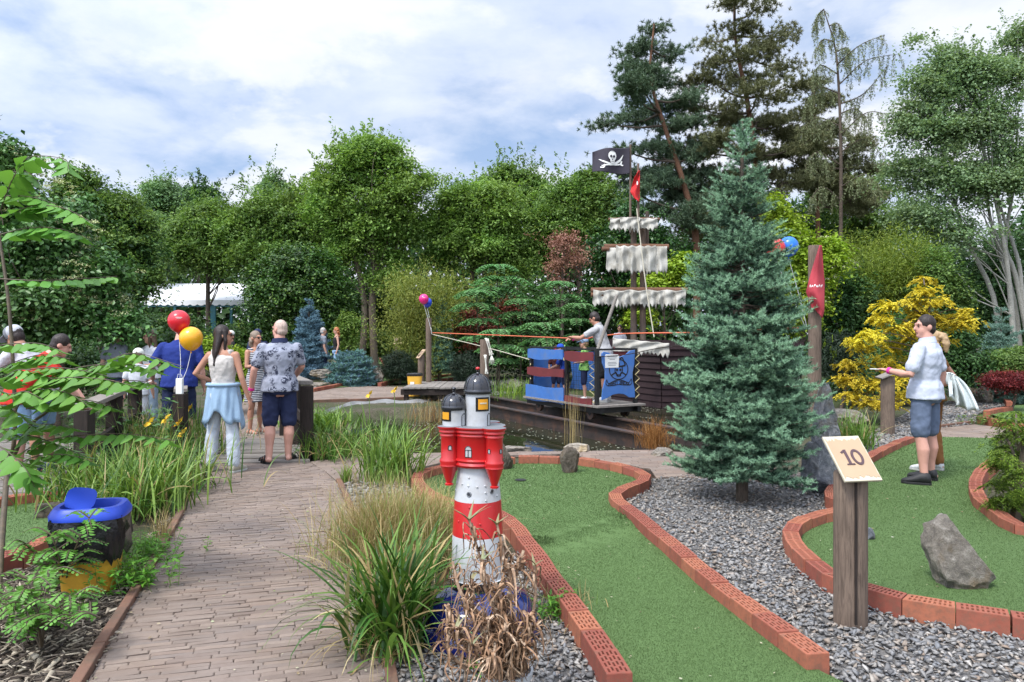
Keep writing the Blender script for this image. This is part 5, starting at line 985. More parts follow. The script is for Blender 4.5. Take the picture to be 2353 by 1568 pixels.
st.build('stems', M['aloestem'], T, smooth=60); link('dead_leaves', np_mesh('dead_leaves', np.concatenate(dl.V), np.concatenate(dl.F), M['deadleaf']), T)
# ---- bins ----------------------------------------------------------------------------------------------------------
def sup(rx, ry, z, n=28, e=.5, off=(0, 0)):
    th = np.arange(n)*2*PI/n; c, s = np.cos(th), np.sin(th); return np.c_[np.sign(c)*np.abs(c)**e*rx+off[0], np.sign(s)*np.abs(s)**e*ry+off[1], np.full(n, z)]
def rings(mb, Rg, mi=0, cap=(True, True)):
    n = len(Rg[0]); k = len(Rg); F = [(i*n+j, i*n+(j+1) % n, (i+1)*n+(j+1) % n, (i+1)*n+j) for i in range(k-1) for j in range(n)]
    if cap[0]: F.append(tuple(range(n))[::-1])
    if cap[1]: F.append(tuple((k-1)*n+j for j in range(n)))
    return mb.add(np.concatenate(Rg), F, mi)
b = gr(210, 1350); T = thing('rubbish_bin', 'yellow waste bin with black liner bag and blue lid at the left of the path', 'bin', b, .25)
rings(MB(), [sup(.14, .115, 0, e=.35), sup(.15, .12, .02, e=.35), sup(.185, .16, .42, e=.4), sup(.19, .165, .45, e=.4)]).build('body', M['binyellow'], T, smooth=40)
bg_ = MB(); rg_ = []
for z, k in ((.2, 1.04), (.26, 1.1), (.34, 1.13), (.42, 1.12), (.475, 1.08)):
    q = sup(.185*k, .16*k, z, 60, .45); q[:, :2] *= 1+.045*np.sin(np.arange(60)*1.3+z*22)[:, None]+.03*R.normal(size=(60, 1)); q[:, 2] += .02*R.normal(size=60)*(z < .4); rg_.append(q)
rings(bg_, rg_, cap=(False, False)).build('bag', M['bag'], T, smooth=180)
lid = rings(MB(), [sup(.2, .178, .455, 40, .6), sup(.22, .195, .46, 40, .6), sup(.222, .197, .485, 40, .6), sup(.205, .18, .515, 40, .6), sup(.195, .17, .53, 40, .6), sup(.165, .14, .53, 40, .6), sup(.155, .13, .5, 40, .6), sup(.15, .125, .44, 40, .6)], cap=(False, False)).build('lid', M['lidblue'], T, smooth=40)
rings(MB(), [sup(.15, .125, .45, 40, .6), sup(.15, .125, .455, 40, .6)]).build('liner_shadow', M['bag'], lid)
fl = MB(); m3 = Matrix.Rotation(rad(40), 3, 'X')@Matrix.Rotation(rad(12), 3, 'Y'); fq = [np.c_[sup(.085, .085, 0, 30, .6)[:, :2], np.full(30, z)] for z in (0, .012)]
fq = [q@np.array(m3).T+[-.06, .0, .56] for q in fq]; rings(fl, fq).build('flap', M['lidblue'], T, smooth=40)
b = at(953, 770, 19.4); b[2] = 0; T = thing('rubbish_bin', 'tall yellow waste bin beside the mooring post across the pond', 'bin', b, .1)
rings(MB(), [sup(.15, .15, 0, e=.5), sup(.2, .19, .55, e=.5)]).build('body', M['binyellow'], T, smooth=40); rings(MB(), [sup(.205, .195, .53, e=.5), sup(.215, .2, .58, e=.5), sup(.19, .18, .6, e=.5), sup(.1, .1, .57, e=.5)]).build('bag', M['bag'], T, smooth=40); MB().box((-.06, -.187, .33), (.1, .006, .1)).build('sticker', M['white'], T)
# ---- posts, jetty, balloons, ropes, signs ---------------------------------------------------------------------------
def logpost(name, label, base, r, h, mat='post', group=None, cat='post', lean=(0, 0)):
    T = thing(name, label, cat, base, 0, group); mb = MB(); n = 22; th = np.arange(n)*2*PI/n; zz = [-.1, h*.3, h*.65, h-.012, h]; L_ = []
    for i, z in enumerate(zz):
        k = 1+.04*np.sin(th*2+1)+.02*np.sin(th*5+z); k[3] *= .86; L_.append(np.c_[np.cos(th)*r*k*(.94 if i == 4 else 1)+lean[0]*z, np.sin(th)*r*k*(.94 if i == 4 else 1)+lean[1]*z, np.full(n, z)])
    rings(mb, L_).build('shaft', M[mat], T, smooth=45); return T
PLft = at(985, 770, 20); logpost('mooring_post', 'weathered mooring post on the jetty holding two balloons and ropes', PLft*[1, 1, 0]+[0, 0, .3], .075, 1.76)
PRgt = at(1872, 770, 12); logpost('flag_post', 'thick dark log post carrying a red pennant right of the big spruce', PRgt*[1, 1, 0], .1, 3.05)
PBon = at(1113, 770, 13); logpost('bone_post', 'squared grey post with hanging plastic bones standing in the pond behind the lighthouse', PBon*[1, 1, 0]+[0, 0, -.4], .075, 1.92, 'post')
T = thing('jetty', 'small grey plank jetty at the foot of the mooring post', 'jetty', (-1.75, 19, 0)); mb = MB()
for i in range(13): mb.box((-.85+i*.15, .2+R.normal()*.02, .3+R.normal()*.004), (.14, 2.3, .04))
mb.build('deck', M['greywood'], T); mb = MB(); mb.box((0, -.85, .2), (1.95, .1, .14)); mb.build('beam', M['darkpost'], T); MB().box((0, 1.1, .2), (1.95, .1, .14)).build('beam', M['darkpost'], T)
for x, y in ((-.85, -.8), (.85, -.8), (.85, 1.1), (0, -.8)): MB().box((x, y, -.1), (.11, .11, .5)).build('leg', M['darkpost'], T)
def balloon(label, c, r, col, end, group=None, mark=True, cat='balloon', el=1.16):
    T = thing('balloon', label, cat, c, 0, group); pr = [(0, -r*el*1.03)]+[(r*math.cos(a)*(1 if a > 0 else 1-.1*abs(math.sin(a))**2), r*(1. if a > 0 else el)*math.sin(a)) for a in np.linspace(-PI/2+.08, PI/2, 18)]
    t = NT('balloon_rubber'); t.col(t.mix(0., col, col)); t.set(Roughness=.28, Subsurface_Weight=.25, Subsurface_Radius=(.05, .05, .05), Coat_Weight=.2); MB().lathe(pr, seg=36).build('skin', t.m, T, smooth=180)
    MB().lathe([(.001, -r*el), (r*.09, -r*el-.025), (.001, -r*el-.02)], seg=10).build('knot', t.m, T)
    e = np.asarray(end)-np.asarray(c); s = np.array([0, 0, -r*el-.01]); MB().tube(crm([s, (s+e)/2+[.015, 0, -.02], e], 14), .003 if c[1] < 10 else .006, 5).build('ribbon', M['white'], T)
    if mark:
        m = MB(); d = nrm(-np.asarray(c)+[0, 0, CH]); a, b_ = frame_of(d)
        for i, (w, z) in enumerate(((.5, .32), (.34, .22))):
            P = [nrm(d+a*x*w*.6-b_*0+np.array([0, 0, z]))*r*1.004 for x in np.linspace(-1, 1, 7)]; m.tube(P, r*.022, 4)
        m.build('faded_print', M['white'], T)
    return T
pb = at(415, 900, 8.7)
balloon('red balloon above the yellow one, tied at the bridge railing', at(411, 737, 8.7), .124, (.62, .016, .03), at(413, 885, 8.62), 'railing balloons'); balloon('yellow balloon below the red one, tied at the bridge railing', at(439, 777, 8.65), .132, (.8, .4, .02), at(413, 885, 8.6), 'railing balloons', False)
balloon('pink balloon in front of the blue one on the mooring post', at(974, 687, 19.8), .13, (.72, .02, .2), PLft*[1, 1, 0]+[.09, -.06, 1.65], 'mooring post balloons'); balloon('blue balloon half hidden behind the pink one on the mooring post', at(982, 695, 20.05), .125, (.02, .06, .55), PLft*[1, 1, 0]+[.09, -.06, 1.62], 'mooring post balloons', False)
balloon('bright blue balloon beside the red one behind the top right of the big spruce', at(1812, 566, 11.6), .15, (.01, .16, .66), PRgt*[1, 1, 0]+[-.12, 0, 1.7], 'flag post balloons', False); balloon('red balloon half hidden by needles of the big spruce', at(1782, 570, 11.5), .15, (.6, .03, .03), PRgt*[1, 1, 0]+[-.14, 0, 1.7], 'flag post balloons', False)
T = thing('balloon_weight', 'small white box hanging on the balloon ribbons at the railing', 'weight', at(413, 888, 8.58)); MB().box((0, 0, 0), (.075, .05, .18)).build('box', M['white'], T, bevel=.006); MB().tube([(-.03, 0, .09), (-.02, 0, .14), (.02, 0, .14), (.03, 0, .09)], .003, 5).build('handle', M['white'], T)
def rope(name, label, P, r, mat, n=40):
    P = crm(P, n); single(name, MB().tube(P, r, 6), M[mat], label, 'rope', P[0], smooth=180)
rope('pull_rope', 'orange rope stretched from the mooring post over the wagon to the flag post', [PLft*[1, 1, 0]+[.08, 0, 1.66], at(1150, 771, 18), at(1325, 778, 14.6), at(1365, 775, 14.35), at(1440, 767, 14.2), at(1620, 764, 13.), PRgt*[1, 1, 0]+[-.1, 0, 1.72]], .014, 'orangerope')
rope('guy_rope', 'thin rope sloping from the mooring post down to the wagon', [PLft*[1, 1, 0]+[.08, 0, 1.62], at(1110, 797, 17.8), at(1226, 829, 15.6)], .01, 'rope')
rope('guy_rope', 'thin dark rope from the wagon board across the hull to the right', [at(1372, 820, 13.55), at(1440, 815, 13.6), at(1560, 795, 13.6), PRgt*[1, 1, 0]+[-.1, 0, 1.5]], .008, 'darkpost')
M['bone'] = pm('plastic_bone', (.7, .68, .6), (.55, .52, .44), 12, .5)
T = thing('hanging_bones', 'white plastic arm bones with a skeleton hand hanging on the grey post', 'bones', PBon*[1, 1, 0]); o = np.array([*PBon[:2], 0]); Yb = 12.87
def bone(a, b, r, nm='bone'):
    a = at(*a, Yb)-o; b = at(*b, Yb)-o; P = crm([a, (a+b)/2, b], 9); MB().tube(P, r*np.array([1.5, 1.6, 1.1, .85, .8, .85, 1.1, 1.7, 1.5]), 8).ell(a+[.01, 0, .0], (r*1.3,)*3).ell(a-[.012, 0, 0], (r*1.3,)*3).ell(b+[.012, 0, 0], (r*1.4,)*3).ell(b-[.012, 0, 0], (r*1.3,)*3).build(nm, M['bone'], T, smooth=180)
bone((1117, 779), (1127, 816), .011); bone((1121, 780), (1131, 814), .009); bone((1115, 818), (1118, 858), .015)
for i in range(5): MB().tube([at(1129+i*.3, 818, Yb)-o, at(1126+i*2.2, 828, Yb-.02)-o, at(1124+i*2.8, 838-abs(i-2)*1.5, Yb)-o], [.008, .006, .004], 6).build('finger_bone', M['bone'], T)
def glyph(mb, strokes, o, ax, ay, n, t_=.004):
    for S in strokes: mb.prism(S, o, ax, ay, n, t_)
def ringpoly(cx, cy, rx, ry, wx, wy, n=22):
    th = np.linspace(0, 2*PI, n+1); out = [(cx+rx*math.cos(t), cy+ry*math.sin(t)) for t in th]; inn = [(cx+(rx-wx)*math.cos(t), cy+(ry-wy)*math.sin(t)) for t in th]
    return [[out[i], out[i+1], inn[i+1], inn[i]] for i in range(n)]
b = gr(1955, 1430); T = logpost('number_post', 'round wooden number post with slanted board reading 10', b, .088, .84, cat='sign'); bb = b
MB().box((-.012, -.0865, .42), (.012, .012, .8)).build('crack', M['darkpost'], T)
A = at(1943, 1107, 3.98); ax = at(2029, 1103.5, 4.0)-A; ay = at(1889.6, 1004, 4.16)-A; n = nrm(np.cross(ax, ay)); o0 = A-bb
m = MB(); m.prism([(0, 0), (1, 0), (1, 1), (0, 1)], o0-n*.016, ax, ay, n, .016); bd = m.build('board', M['cream'], T, bevel=.003)
rr = np.random.default_rng(5); edge = [(.03, .05)]+[(x, .05+.07*rr.random()) for x in np.linspace(.08, .94, 22)]+[(.965, .06)]+[(.955+.02*rr.random(), y) for y in np.linspace(.1, .9, 12)]+[(.96, .95)]+[(x, .95-.08*rr.random()) for x in np.linspace(.92, .08, 20)]+[(.03, .95)]+[(.025+.02*rr.random(), y) for y in np.linspace(.9, .1, 12)]
MB().prism(edge, o0, ax, ay, n, .002).build('parchment', M['signwood'], bd)
m = MB(); glyph(m, [[(.34,.36),(.41,.36),(.41,.66),(.42,.68),(.36,.68),(.34,.64)],[(.27,.345),(.49,.345),(.48,.375),(.28,.37)],[(.25,.63),(.36,.685),(.355,.64),(.28,.595)]], o0+n*.002, ax, ay, n); glyph(m, ringpoly(.64, .51, .15, .175, .062, .05), o0+n*.002, ax, ay, n); m.build('number', M['ink'], bd)
def lectern(label, u, Y, ztop, r, bw, bh, rz, tilt, txt=None, mat='post', bmat='signwood', zb=0.):
    b = at(u, 770, Y); b[2] = zb; T = logpost('lectern_post', label, b, r, ztop-zb, mat, cat='sign'); R3 = np.array(Matrix.Rotation(rz, 3, 'Z')@Matrix.Rotation(tilt, 3, 'X')); a1 = R3@[bw, 0, 0]; a2 = R3@[0, bh, 0]; n = nrm(np.cross(a1, a2)); o = np.array([0, 0, ztop-zb+.02])-a1/2-a2/2
    bd = MB().prism([(0, 0), (1, 0), (1, 1), (0, 1)], o, a1, a2, n, .025).build('board', M[bmat], T, bevel=.003); o = o+n*.026; m = MB()
    if txt == '22':
        for x0 in (.16, .56): glyph(m, [[(x0,.62),(x0+.05,.74),(x0+.2,.74),(x0+.27,.62),(x0+.24,.5),(x0+.1,.36),(x0+.28,.36),(x0+.28,.28),(x0,.28),(x0,.36),(x0+.18,.53),(x0+.18,.64),(x0+.08,.64),(x0+.06,.58)]], o, a1, a2, n)
        m.build('number', M['ink'], bd)
    elif txt == 'lines':
        for y in (.7, .55, .4): m.prism([(.15, y), (.85, y), (.85, y+.06), (.15, y+.06)], o, a1, a2, n, .002)
        m.build('text_lines', M['ink'], bd)
    return T
lectern('far number post with slanted board reading 22', 914, 28, 1.36, .1, .3, .34, .1, rad(55), '22')
lectern('far lectern post with blank tilted board seen from behind, right of number 22', 938, 27.5, 1.05, .1, .34, .34, rad(120), rad(30), None, 'post', 'darkpost')
lectern('lectern post with pale text board between yellow bin and mooring post', 968, 22.3, 1.0, .1, .24, .34, rad(-60), rad(50), 'lines')
lectern('weathered lectern post with tilted dark board left of the man in the white polo', 2040, 12, .93, .105, .34, .3, rad(-100), rad(24), None, 'post', 'greywood')
lectern('distant lectern post with tilted board behind the woman with the white jacket', 2246, 20, 1.2, .14, .42, .34, rad(-110), rad(30), None, 'post', 'greywood')
# ---- railings --------------------------------------------------------------------------------------------------
def railing(label, pts, h, posts, capw=.16, mat='greywood'):
    T = thing('wooden_railing', label, 'railing', (pts[0][0], pts[0][1], 0)); o = np.array([pts[0][0], pts[0][1], 0]); P = [np.array([p[0], p[1], h])-o for p in pts]; m = MB()
    for a, b_ in zip(P[:-1], P[1:]): m.bar(a, b_, capw, .05)
    m.build('handrail', M[mat], T, bevel=.006); m = MB()
    for a, b_ in zip(P[:-1], P[1:]): m.bar(a-[0, 0, h*.5], b_-[0, 0, h*.5], .05, .12)
    m.build('rail', M['darkpost'], T)
    for p in posts: q = np.array([p[0], p[1], h/2-.03])-o; MB().box(q, (.14, .14, h-.02)).build('post', M['darkpost'], T, bevel=.006)
rb0 = gr(705, 1054)[:2]; rb1 = gr(655, 1000)[:2]; rb2 = (rb0+rb1)/2
railing('dark bridge railing with grey handrail under the hand of the man in the floral shirt', [rb0, rb1], .98, [rb0, rb1, rb2])
l0 = gr(415, 1062)[:2]; l1 = gr(420, 1000)[:2]; railing('dark left bridge railing carrying the balloon weight', [l0, l1], .9, [l0, l1])
a0 = at(194, 770, 7.3)[:2]; a1 = at(310, 770, 10.4)[:2]; railing('grey weathered boardwalk railing half hidden by reeds on the left', [a0, a1], .9, [a0, (a0+a1)/2, a1], .18)
# ---- rocks -----------------------------------------------------------------------------------------------------
def rockmat(nm, c1, c2, c3, sc=9):
    t = NT(nm); f = t.noise(sc, 8, .75, dist=.8); c = t.ramp(f, [(.3, c1), (.5, c2), (.68, c3)]); c = t.mix(t.ramp(t.noise(sc*.4, 5, .7), [(.5, (0,)*3), (.62, (.8,)*3)]), c, (c1[0]*1.5+.05, c1[1]*1.3+.03, c1[2]*.9+.01)); t.col(c); t.set(Roughness=.8, Specular_IOR_Level=.35); t.bump(t.noise(sc*3, 9, .8), 1., .05); return t.m
M['rock'] = rockmat('grey_ochre_rock', (.1, .09, .08), (.27, .24, .2), (.5, .46, .4)); M['rockblue'] = rockmat('blue_grey_rock', (.07, .08, .1), (.2, .215, .24), (.46, .46, .47)); M['rockpale'] = rockmat('pale_rock', (.3, .26, .2), (.45, .4, .33), (.6, .56, .48)); M['rockbrown'] = rockmat('brown_rock', (.055, .045, .035), (.14, .115, .09), (.25, .22, .18))
def rock(label, base, dims, mat='rock', rz=0., seed=1, planes=(), top=(0, 0), cut=9, group=None):
    bm = bmesh.new(); bmesh.ops.create_icosphere(bm, subdivisions=5, radius=1.); V = np.array([v.co[:] for v in bm.verts]); rg = np.random.default_rng(seed)
    for i in range(cut):
        n = nrm(rg.normal(size=3)*[1, 1, .7]); d = rg.uniform(.62, .86); s = V@n-d; V = V-np.outer(np.maximum(s, 0), n)
    for n, d in planes: n = nrm(n); s = V@n-d; V = V-np.outer(np.maximum(s, 0), n)
    s = np.array([mn.fractal(Vector(p*1.7+seed), 1., 2.1, 5) for p in V]); s2 = np.array([abs(mn.noise(Vector(p*4+seed*3))) for p in V]); s3 = np.array([1-abs(mn.noise(Vector(p*2.6+seed*5))) for p in V]); V = V*(1+.09*s-.1*s2+.17*s3)[:, None]
    z = (V[:, 2]-V[:, 2].min())/(np.ptp(V[:, 2])); V[:, 0] = V[:, 0]/np.abs(V[:, 0]).max()*dims[0]/2+top[0]*z; V[:, 1] = V[:, 1]/np.abs(V[:, 1]).max()*dims[1]/2+top[1]*z; V[:, 2] = z*dims[2]-.04
    for v, c in zip(bm.verts, V): v.co = c
    me = bpy.data.meshes.new('rock'); bm.to_mesh(me); bm.free(); me.polygons.foreach_set('use_smooth', np.ones(len(me.polygons), bool)); me.set_sharp_from_angle(angle=rad(16)); me.materials.append(M[mat]); o = link('rock', me, None, base); o.rotation_euler[2] = rz; return tag(o, label, 'rock', group)
rock('big jagged grey-ochre rock standing on the right putting green', gr(2207, 1352), (.42, .32, .5), 'rock', 0, 4, [((.75, -.1, .62), .3), ((-.9, -.2, .25), .55), ((.1, -1, .25), .5), ((-.3, .2, .9), .72)], (-.03, .03), 4)
rock('tall blue-grey standing rock beside the big spruce, upper of two', at(1895, 770, 7.9)*[1, 1, 0], (.33, .3, 1.14), 'rockblue', 0, 7, [((.75, -.1, .6), .62), ((-.95, -.3, .2), .5), ((0, -1, .1), .5)], (.03, 0), 5)
rock('lower dark blue-grey rock leaning against the tall standing rock', gr(1885, 1132), (.42, .3, .56), 'rockblue', .3, 9, [((.5, 0, .8), .6), ((-.9, -.3, .3), .6), ((0, -1, .1), .55)], (-.02, 0), 5)
rock('small brown upright rock at the back edge of the middle green', gr(1309, 1089), (.24, .2, .36), 'rockbrown', .2, 12, [((0, -1, 0), .5)], (0, 0), 7)
rock('dark grey rock half hidden behind the lighthouse on the middle green', gr(1160, 1080), (.24, .2, .4), 'rockbrown', .5, 14, [((.7, -.2, .7), .5)], (-.02, 0), 6)
rock('pale flat boulder at the pond edge behind the small brown rock', gr(1327, 1036), (.38, .3, .15), 'rockpale', .2, 15); rock('pale rounded stone peeping out between the sedge clumps', gr(1075, 1034)*[0, 0, 0]+at(1065, 1000, 10.9)*[1, 1, 0], (.3, .2, .3), 'rockpale', .4, 17)
rock('angular dark green-grey stone on the left putting green', gr(112, 1192), (.3, .2, .17), 'rockbrown', .3, 19, [((0, 0, 1), .4), ((0, -1, .1), .5)]); rock('small blue-grey stone just right of the number post', gr(1996, 1244), (.085, .1, .15), 'rockblue', .2, 21)
for u, v, Y, d, s, l in ((752,886,23.5,(1.15,.8,.3),23,'flat grey slab under the feet of the red-haired woman'),(738,895,23,(.7,.7,.16),25,'lower dark slab supporting the flat grey slab'),(870,870,24,(.55,.4,.5),27,'dark rock at the bend of the far green'),(868,850,30,(.5,.4,.4),29,'grey rock on the top edge of the far sloping green'),(1105,880,21.5,(.8,.5,.35),31,'grey boulder on the far bank behind the bone post'),(1180,885,21,(.9,.6,.4),33,'rounded boulder on the far bank left of the wagon'),(2265,905,17.5,(.5,.4,.42),35,'grey boulder in the slate behind the white jacket'),(1935,905,13.,(.9,.6,.35),37,'rocks on the pond bank below the golden conifer'),(1520,1040,9.9,(.4,.3,.13),39,'pale stone under the rusty sedge'),(1185,1042,10.3,(.5,.3,.1),41,'flat stone on the near pond edge')):
    rock(l, at(u, 770, Y)*[1, 1, 0]+[0, 0, .25 if s == 23 else 0], d, 'rock' if s % 4 else 'rockpale', s, s, [((0, 0, 1), .4)] if s in (23, 25) else ())
mb = MB(); th = np.linspace(0, 2*PI, 25)[:-1]; c = gr(1196, 1105, .02); mb.add([(c[0]+.055*math.cos(a), c[1]+.055*math.sin(a), .0) for a in th]+[(c[0]+.062*math.cos(a), c[1]+.062*math.sin(a), .002) for a in th], [tuple(range(24))]+[(i, (i+1) % 24, 24+(i+1) % 24, 24+i) for i in range(24)]); mb.v[-1][:, 2] += .03; single('golf_hole', mb, M['black'], 'flat black disc as the shaded hole cup in the far end of the middle putting green', 'hole', c*[1, 1, 0])  # no recess: black disc stands in for the shade inside the hole
# little tufts of artificial plant at the ridge
def tuft(label, c, r):
    T = thing('artificial_tuft', label, 'plant', c); n = 420; o = np.c_[R.normal(size=(n, 2))*r*.5, np.abs(R.normal(size=n))*.02]; lb = LB(); lb.leaves(o, sph(n)+[0, 0, .8], sph(n), .03, .008); link('leaves', np_mesh('leaves', np.concatenate(lb.V), np.concatenate(lb.F), M['turf']), T)
tuft('little green plastic tuft at the right end of the ridge on the middle green', gr(1432, 1200)*[1, 1, 0]+[0, 0, .03], .14); tuft('little green plastic tuft at the left end of the ridge on the middle green', gr(1245, 1256)*[1, 1, 0]+[0, 0, .03], .1)
def text(body, size, mat, parent, loc, rot, ext=.002, off=.0015):
    fc = bpy.data.curves.new('lettering', 'FONT'); fc.body = body; fc.size = size; fc.align_x = 'CENTER'; fc.extrude = ext; fc.offset = off; fo = bpy.data.objects.new('lettering', fc); me = bpy.data.meshes.new_from_object(fo); me.materials.clear(); me.materials.append(M[mat])
    o = link('lettering', me, parent, loc); o.rotation_euler = rot; bpy.data.objects.remove(fo); return o
# ---- pirate ship -------------------------------------------------------------------------------------------------
SO = np.array([3.4, 19., 0]); T = thing('pirate_ship', 'dark wooden pirate ship with torn grey sails moored in the pond behind the spruce', 'ship', SO)
A_ = at(1392, 770, 20.2)[:2]; B_ = at(1521, 770, 18.)[:2]; C_ = np.array([7.2, 18.6]); D_ = np.array([7.2, 21.2]); E_ = np.array([3.4, 21.6]); mb = MB(); Hs = [A_, B_, C_, D_, E_]
for i in range(5):
    a, b_ = Hs[i], Hs[(i+1) % 5]; d = nrm(np.r_[b_-a, 0]); nn = np.array([d[1], -d[0], 0])
    for k in range(11):
        z0 = -.35+k*.16; zt = z0+.165; q = [np.r_[a, z0]+nn*(.03-.0*k), np.r_[b_, z0]+nn*.03, np.r_[b_, zt]+nn*.008, np.r_[a, zt]+nn*.008]; q = [p+np.r_[nrm(p[:2]-np.array([4.8, 20])), 0]*(.16*(k/11)**2) for p in q]; q2 = [p-nn*.03 for p in q]
        mb.add(q+q2, [(0, 1, 2, 3), (7, 6, 5, 4), (1, 0, 4, 5), (3, 2, 6, 7)])
wpart('hull', mb, M['hull'], T); m = MB()
m.add([np.r_[p, .7] for p in Hs], [tuple(range(5))]); wpart('deck', m, M['greywood'], T)
mb = MB(); mb.bar(np.r_[A_, 1.44], np.r_[B_, 1.42], .08, .1); mb.bar(np.r_[B_, 1.42], np.r_[C_, 1.42], .08, .1); wpart('gunwale', mb, M['hull'], T)
Ym = 19.3
def pole(nm, u, v0, v1, r, mat='mast', Y=Ym, du=0): wpart(nm, MB().tube([at(u, v0, Y), at(u+du, (v0+v1)/2, Y), at(u, v1, Y)], [r, r*.95, r*.9], 10), M[mat], T, smooth=60)
pole('mast', 1456, 900, 498, .085); pole('mast', 1477, 900, 500, .085); pole('short_mast', 1487, 590, 486, .05, Y=19.45); pole('flagpole', 1448.5, 540, 332, .032, 'post', 19.1); pole('flagpole', 1466.5, 520, 376, .035, 'post', 19.1)
for us, v, r, Y in (((1358, 1580), 668, .075, 19.05), ((1358, 1420), 678, .06, 19.0), ((1388, 1536), 568, .075, 19.05), ((1383, 1400), 573, .06, 19.), ((1398, 1516), 504, .035, 19.05)): wpart('yard', MB().tube([at(us[0], v, Y), at((us[0]+us[1])/2, v-1, Y), at(us[1], v, Y)], r, 9), M['pinebark'], T, smooth=60)
def sail(nm, u0, u1, vt, vb, tooth, nt, Y, sag=2., fold=.05, vt1=None, vb1=None, edge=0, mat='cloth_white', seed=0):
    rg = np.random.default_rng(seed+int(u0)); vt1 = vt if vt1 is None else vt1; vb1 = vb if vb1 is None else vb1; nx_ = nt*4+1; ny_ = 14; s = np.linspace(0, 1, nx_); tl = rg.uniform(.15, 1.15, nt+1); V = []
    ph = np.cumsum(rg.uniform(.1, .5, nx_)); loc = np.abs((np.arange(nx_) % 4)-2)/2; tth = tooth*(1-loc)*tl[np.minimum(np.arange(nx_)//4, nt)]
    for j in range(ny_):
        q = j/(ny_-1); top = vt+(vt1-vt)*s+sag*np.sin(s*PI*5)**2; bot = vb+(vb1-vb)*s; v = top*(1-q)+bot*q+tth*max(0, (q-.62)/.38); u = u0+(u1-u0)*s+1.2*np.sin(q*5+ph)*q; y = Y+fold*np.sin(ph*2)*(.3+.7*q)+.02*np.sin(q*9+ph); V.append([at(a, b_, c) for a, b_, c in zip(u, v, y)])
    V = np.array(V).reshape(-1, 3)-SO; I = np.arange(nx_*ny_).reshape(ny_, nx_); F = np.stack([I[:-1, :-1], I[1:, :-1], I[1:, 1:], I[:-1, 1:]], -1).reshape(-1, 4); o = link(nm, np_mesh(nm, V, F, M[mat], smooth=True), T); md = o.modifiers.new('thickness', 'SOLIDIFY'); md.thickness = .008; return o
sail('sail', 1402, 1511, 501, 524, 12, 13, 18.95, 2, .06); sail('sail', 1425, 1470, 499, 523, 12, 6, 18.85, 1, .05)
sail('sail', 1394, 1424, 569, 618, 12, 3, 18.95, 1, .05); sail('sail', 1416, 1507, 564, 622, 11, 11, 18.88, 3, .08); sail('sail', 1507, 1533, 566, 622, 10, 4, 18.92, 1, .05)
sail('sail', 1363, 1576, 666, 698, 14, 26, 18.9, 3, .08); sail('rail_cloth', 1408, 1538, 777, 806, 18, 13, 17.55, 1, .03, 789, 812)
rope_ = MB().tube(crm([at(1463, 480, 18.9), at(1482, 640, 18.4), at(1503, 775, 18.)], 14), .014, 5); wpart('halyard', rope_, M['rope'], T)
def cloth_grid(fn, nu, nv): return np.array([[fn(a, b_) for a in np.linspace(0, 1, nu)] for b_ in np.linspace(0, 1, nv)])
def flag(name, label, fn, mat, org, nu=40, nv=26):
    T = thing(name, label, 'flag', org); V = cloth_grid(fn, nu, nv).reshape(-1, 3)-org; I = np.arange(nu*nv).reshape(nv, nu); F = np.stack([I[:-1, :-1], I[:-1, 1:], I[1:, 1:], I[1:, :-1]], -1).reshape(-1, 4); o = link('cloth', np_mesh('cloth', V, F, M[mat], smooth=True), T); md = o.modifiers.new('thickness', 'SOLIDIFY'); md.thickness = .006; md.offset = 0; return T
def emb(T, fn, polys, mat, org, off, nm):
    m = MB()
    for P in polys:
        P = np.asarray(P, float); V = np.array([fn(a, b_) for a, b_ in P])-org
        e = np.array([fn(min(1, a+.02), b_) for a, b_ in P])-np.array([fn(max(0, a-.02), b_) for a, b_ in P]); g_ = np.array([fn(a, min(1, b_+.02)) for a, b_ in P])-np.array([fn(a, max(0, b_-.02)) for a, b_ in P]); n = nrm(np.cross(e, g_)); n *= -np.sign(n[:, 1:2]+1e-9)
        m.add(V+n*off, [tuple(range(len(P)))])
    o = m.build(nm, M[mat], T); md = o.modifiers.new('thickness', 'SOLIDIFY'); md.thickness = .004; md.offset = 1; return o
M['flagblack'] = pm('faded_black_flag', (.035, .03, .045), (.028, .024, .035), 4, .85); M['flagred'] = pm('red_flag_cloth', (.58, .02, .02), (.48, .015, .018), 4, .8); M['pennant'] = pm('faded_red_pennant', (.42, .045, .06), (.36, .035, .05), 4, .8)
Yf = 19.0
def jf(a, b_):   # a: 0 hoist (right) to 1 fly (left); b: 0 bottom to 1 top
    u = 1447-86*a; v = 399-63*b_+a*(9-9*b_)*.4+a*12*b_+3*math.sin(a*6+b_)-6*(1-b_)*a; return at(u, v, Yf+.1*math.sin(a*7+b_*1.5)*(.3+a))
el = lambda cx, cy, rx, ry, n=18: [(cx+rx*math.cos(t), cy+ry*math.sin(t)) for t in np.linspace(0, 2*PI, n+1)[:-1]]
org = at(1447, 399, Yf); T = flag('pirate_flag', 'black pirate flag with white skull and crossed sabres on the taller flagpole', jf, 'flagblack', org)
def arcband(P, w, n=16):
    C = crm(np.array([(*p, 0) for p in P]), n)[:, :2]; t_ = nrm(np.gradient(C, axis=0)); q = np.stack([-t_[:, 1], t_[:, 0]], 1); ww = np.interp(np.linspace(0, 1, n), np.linspace(0, 1, len(w)), w)[:, None]; A1, B1 = C+q*ww/2, C-q*ww/2; return [[A1[i], A1[i+1], B1[i+1], B1[i]] for i in range(n-1)]
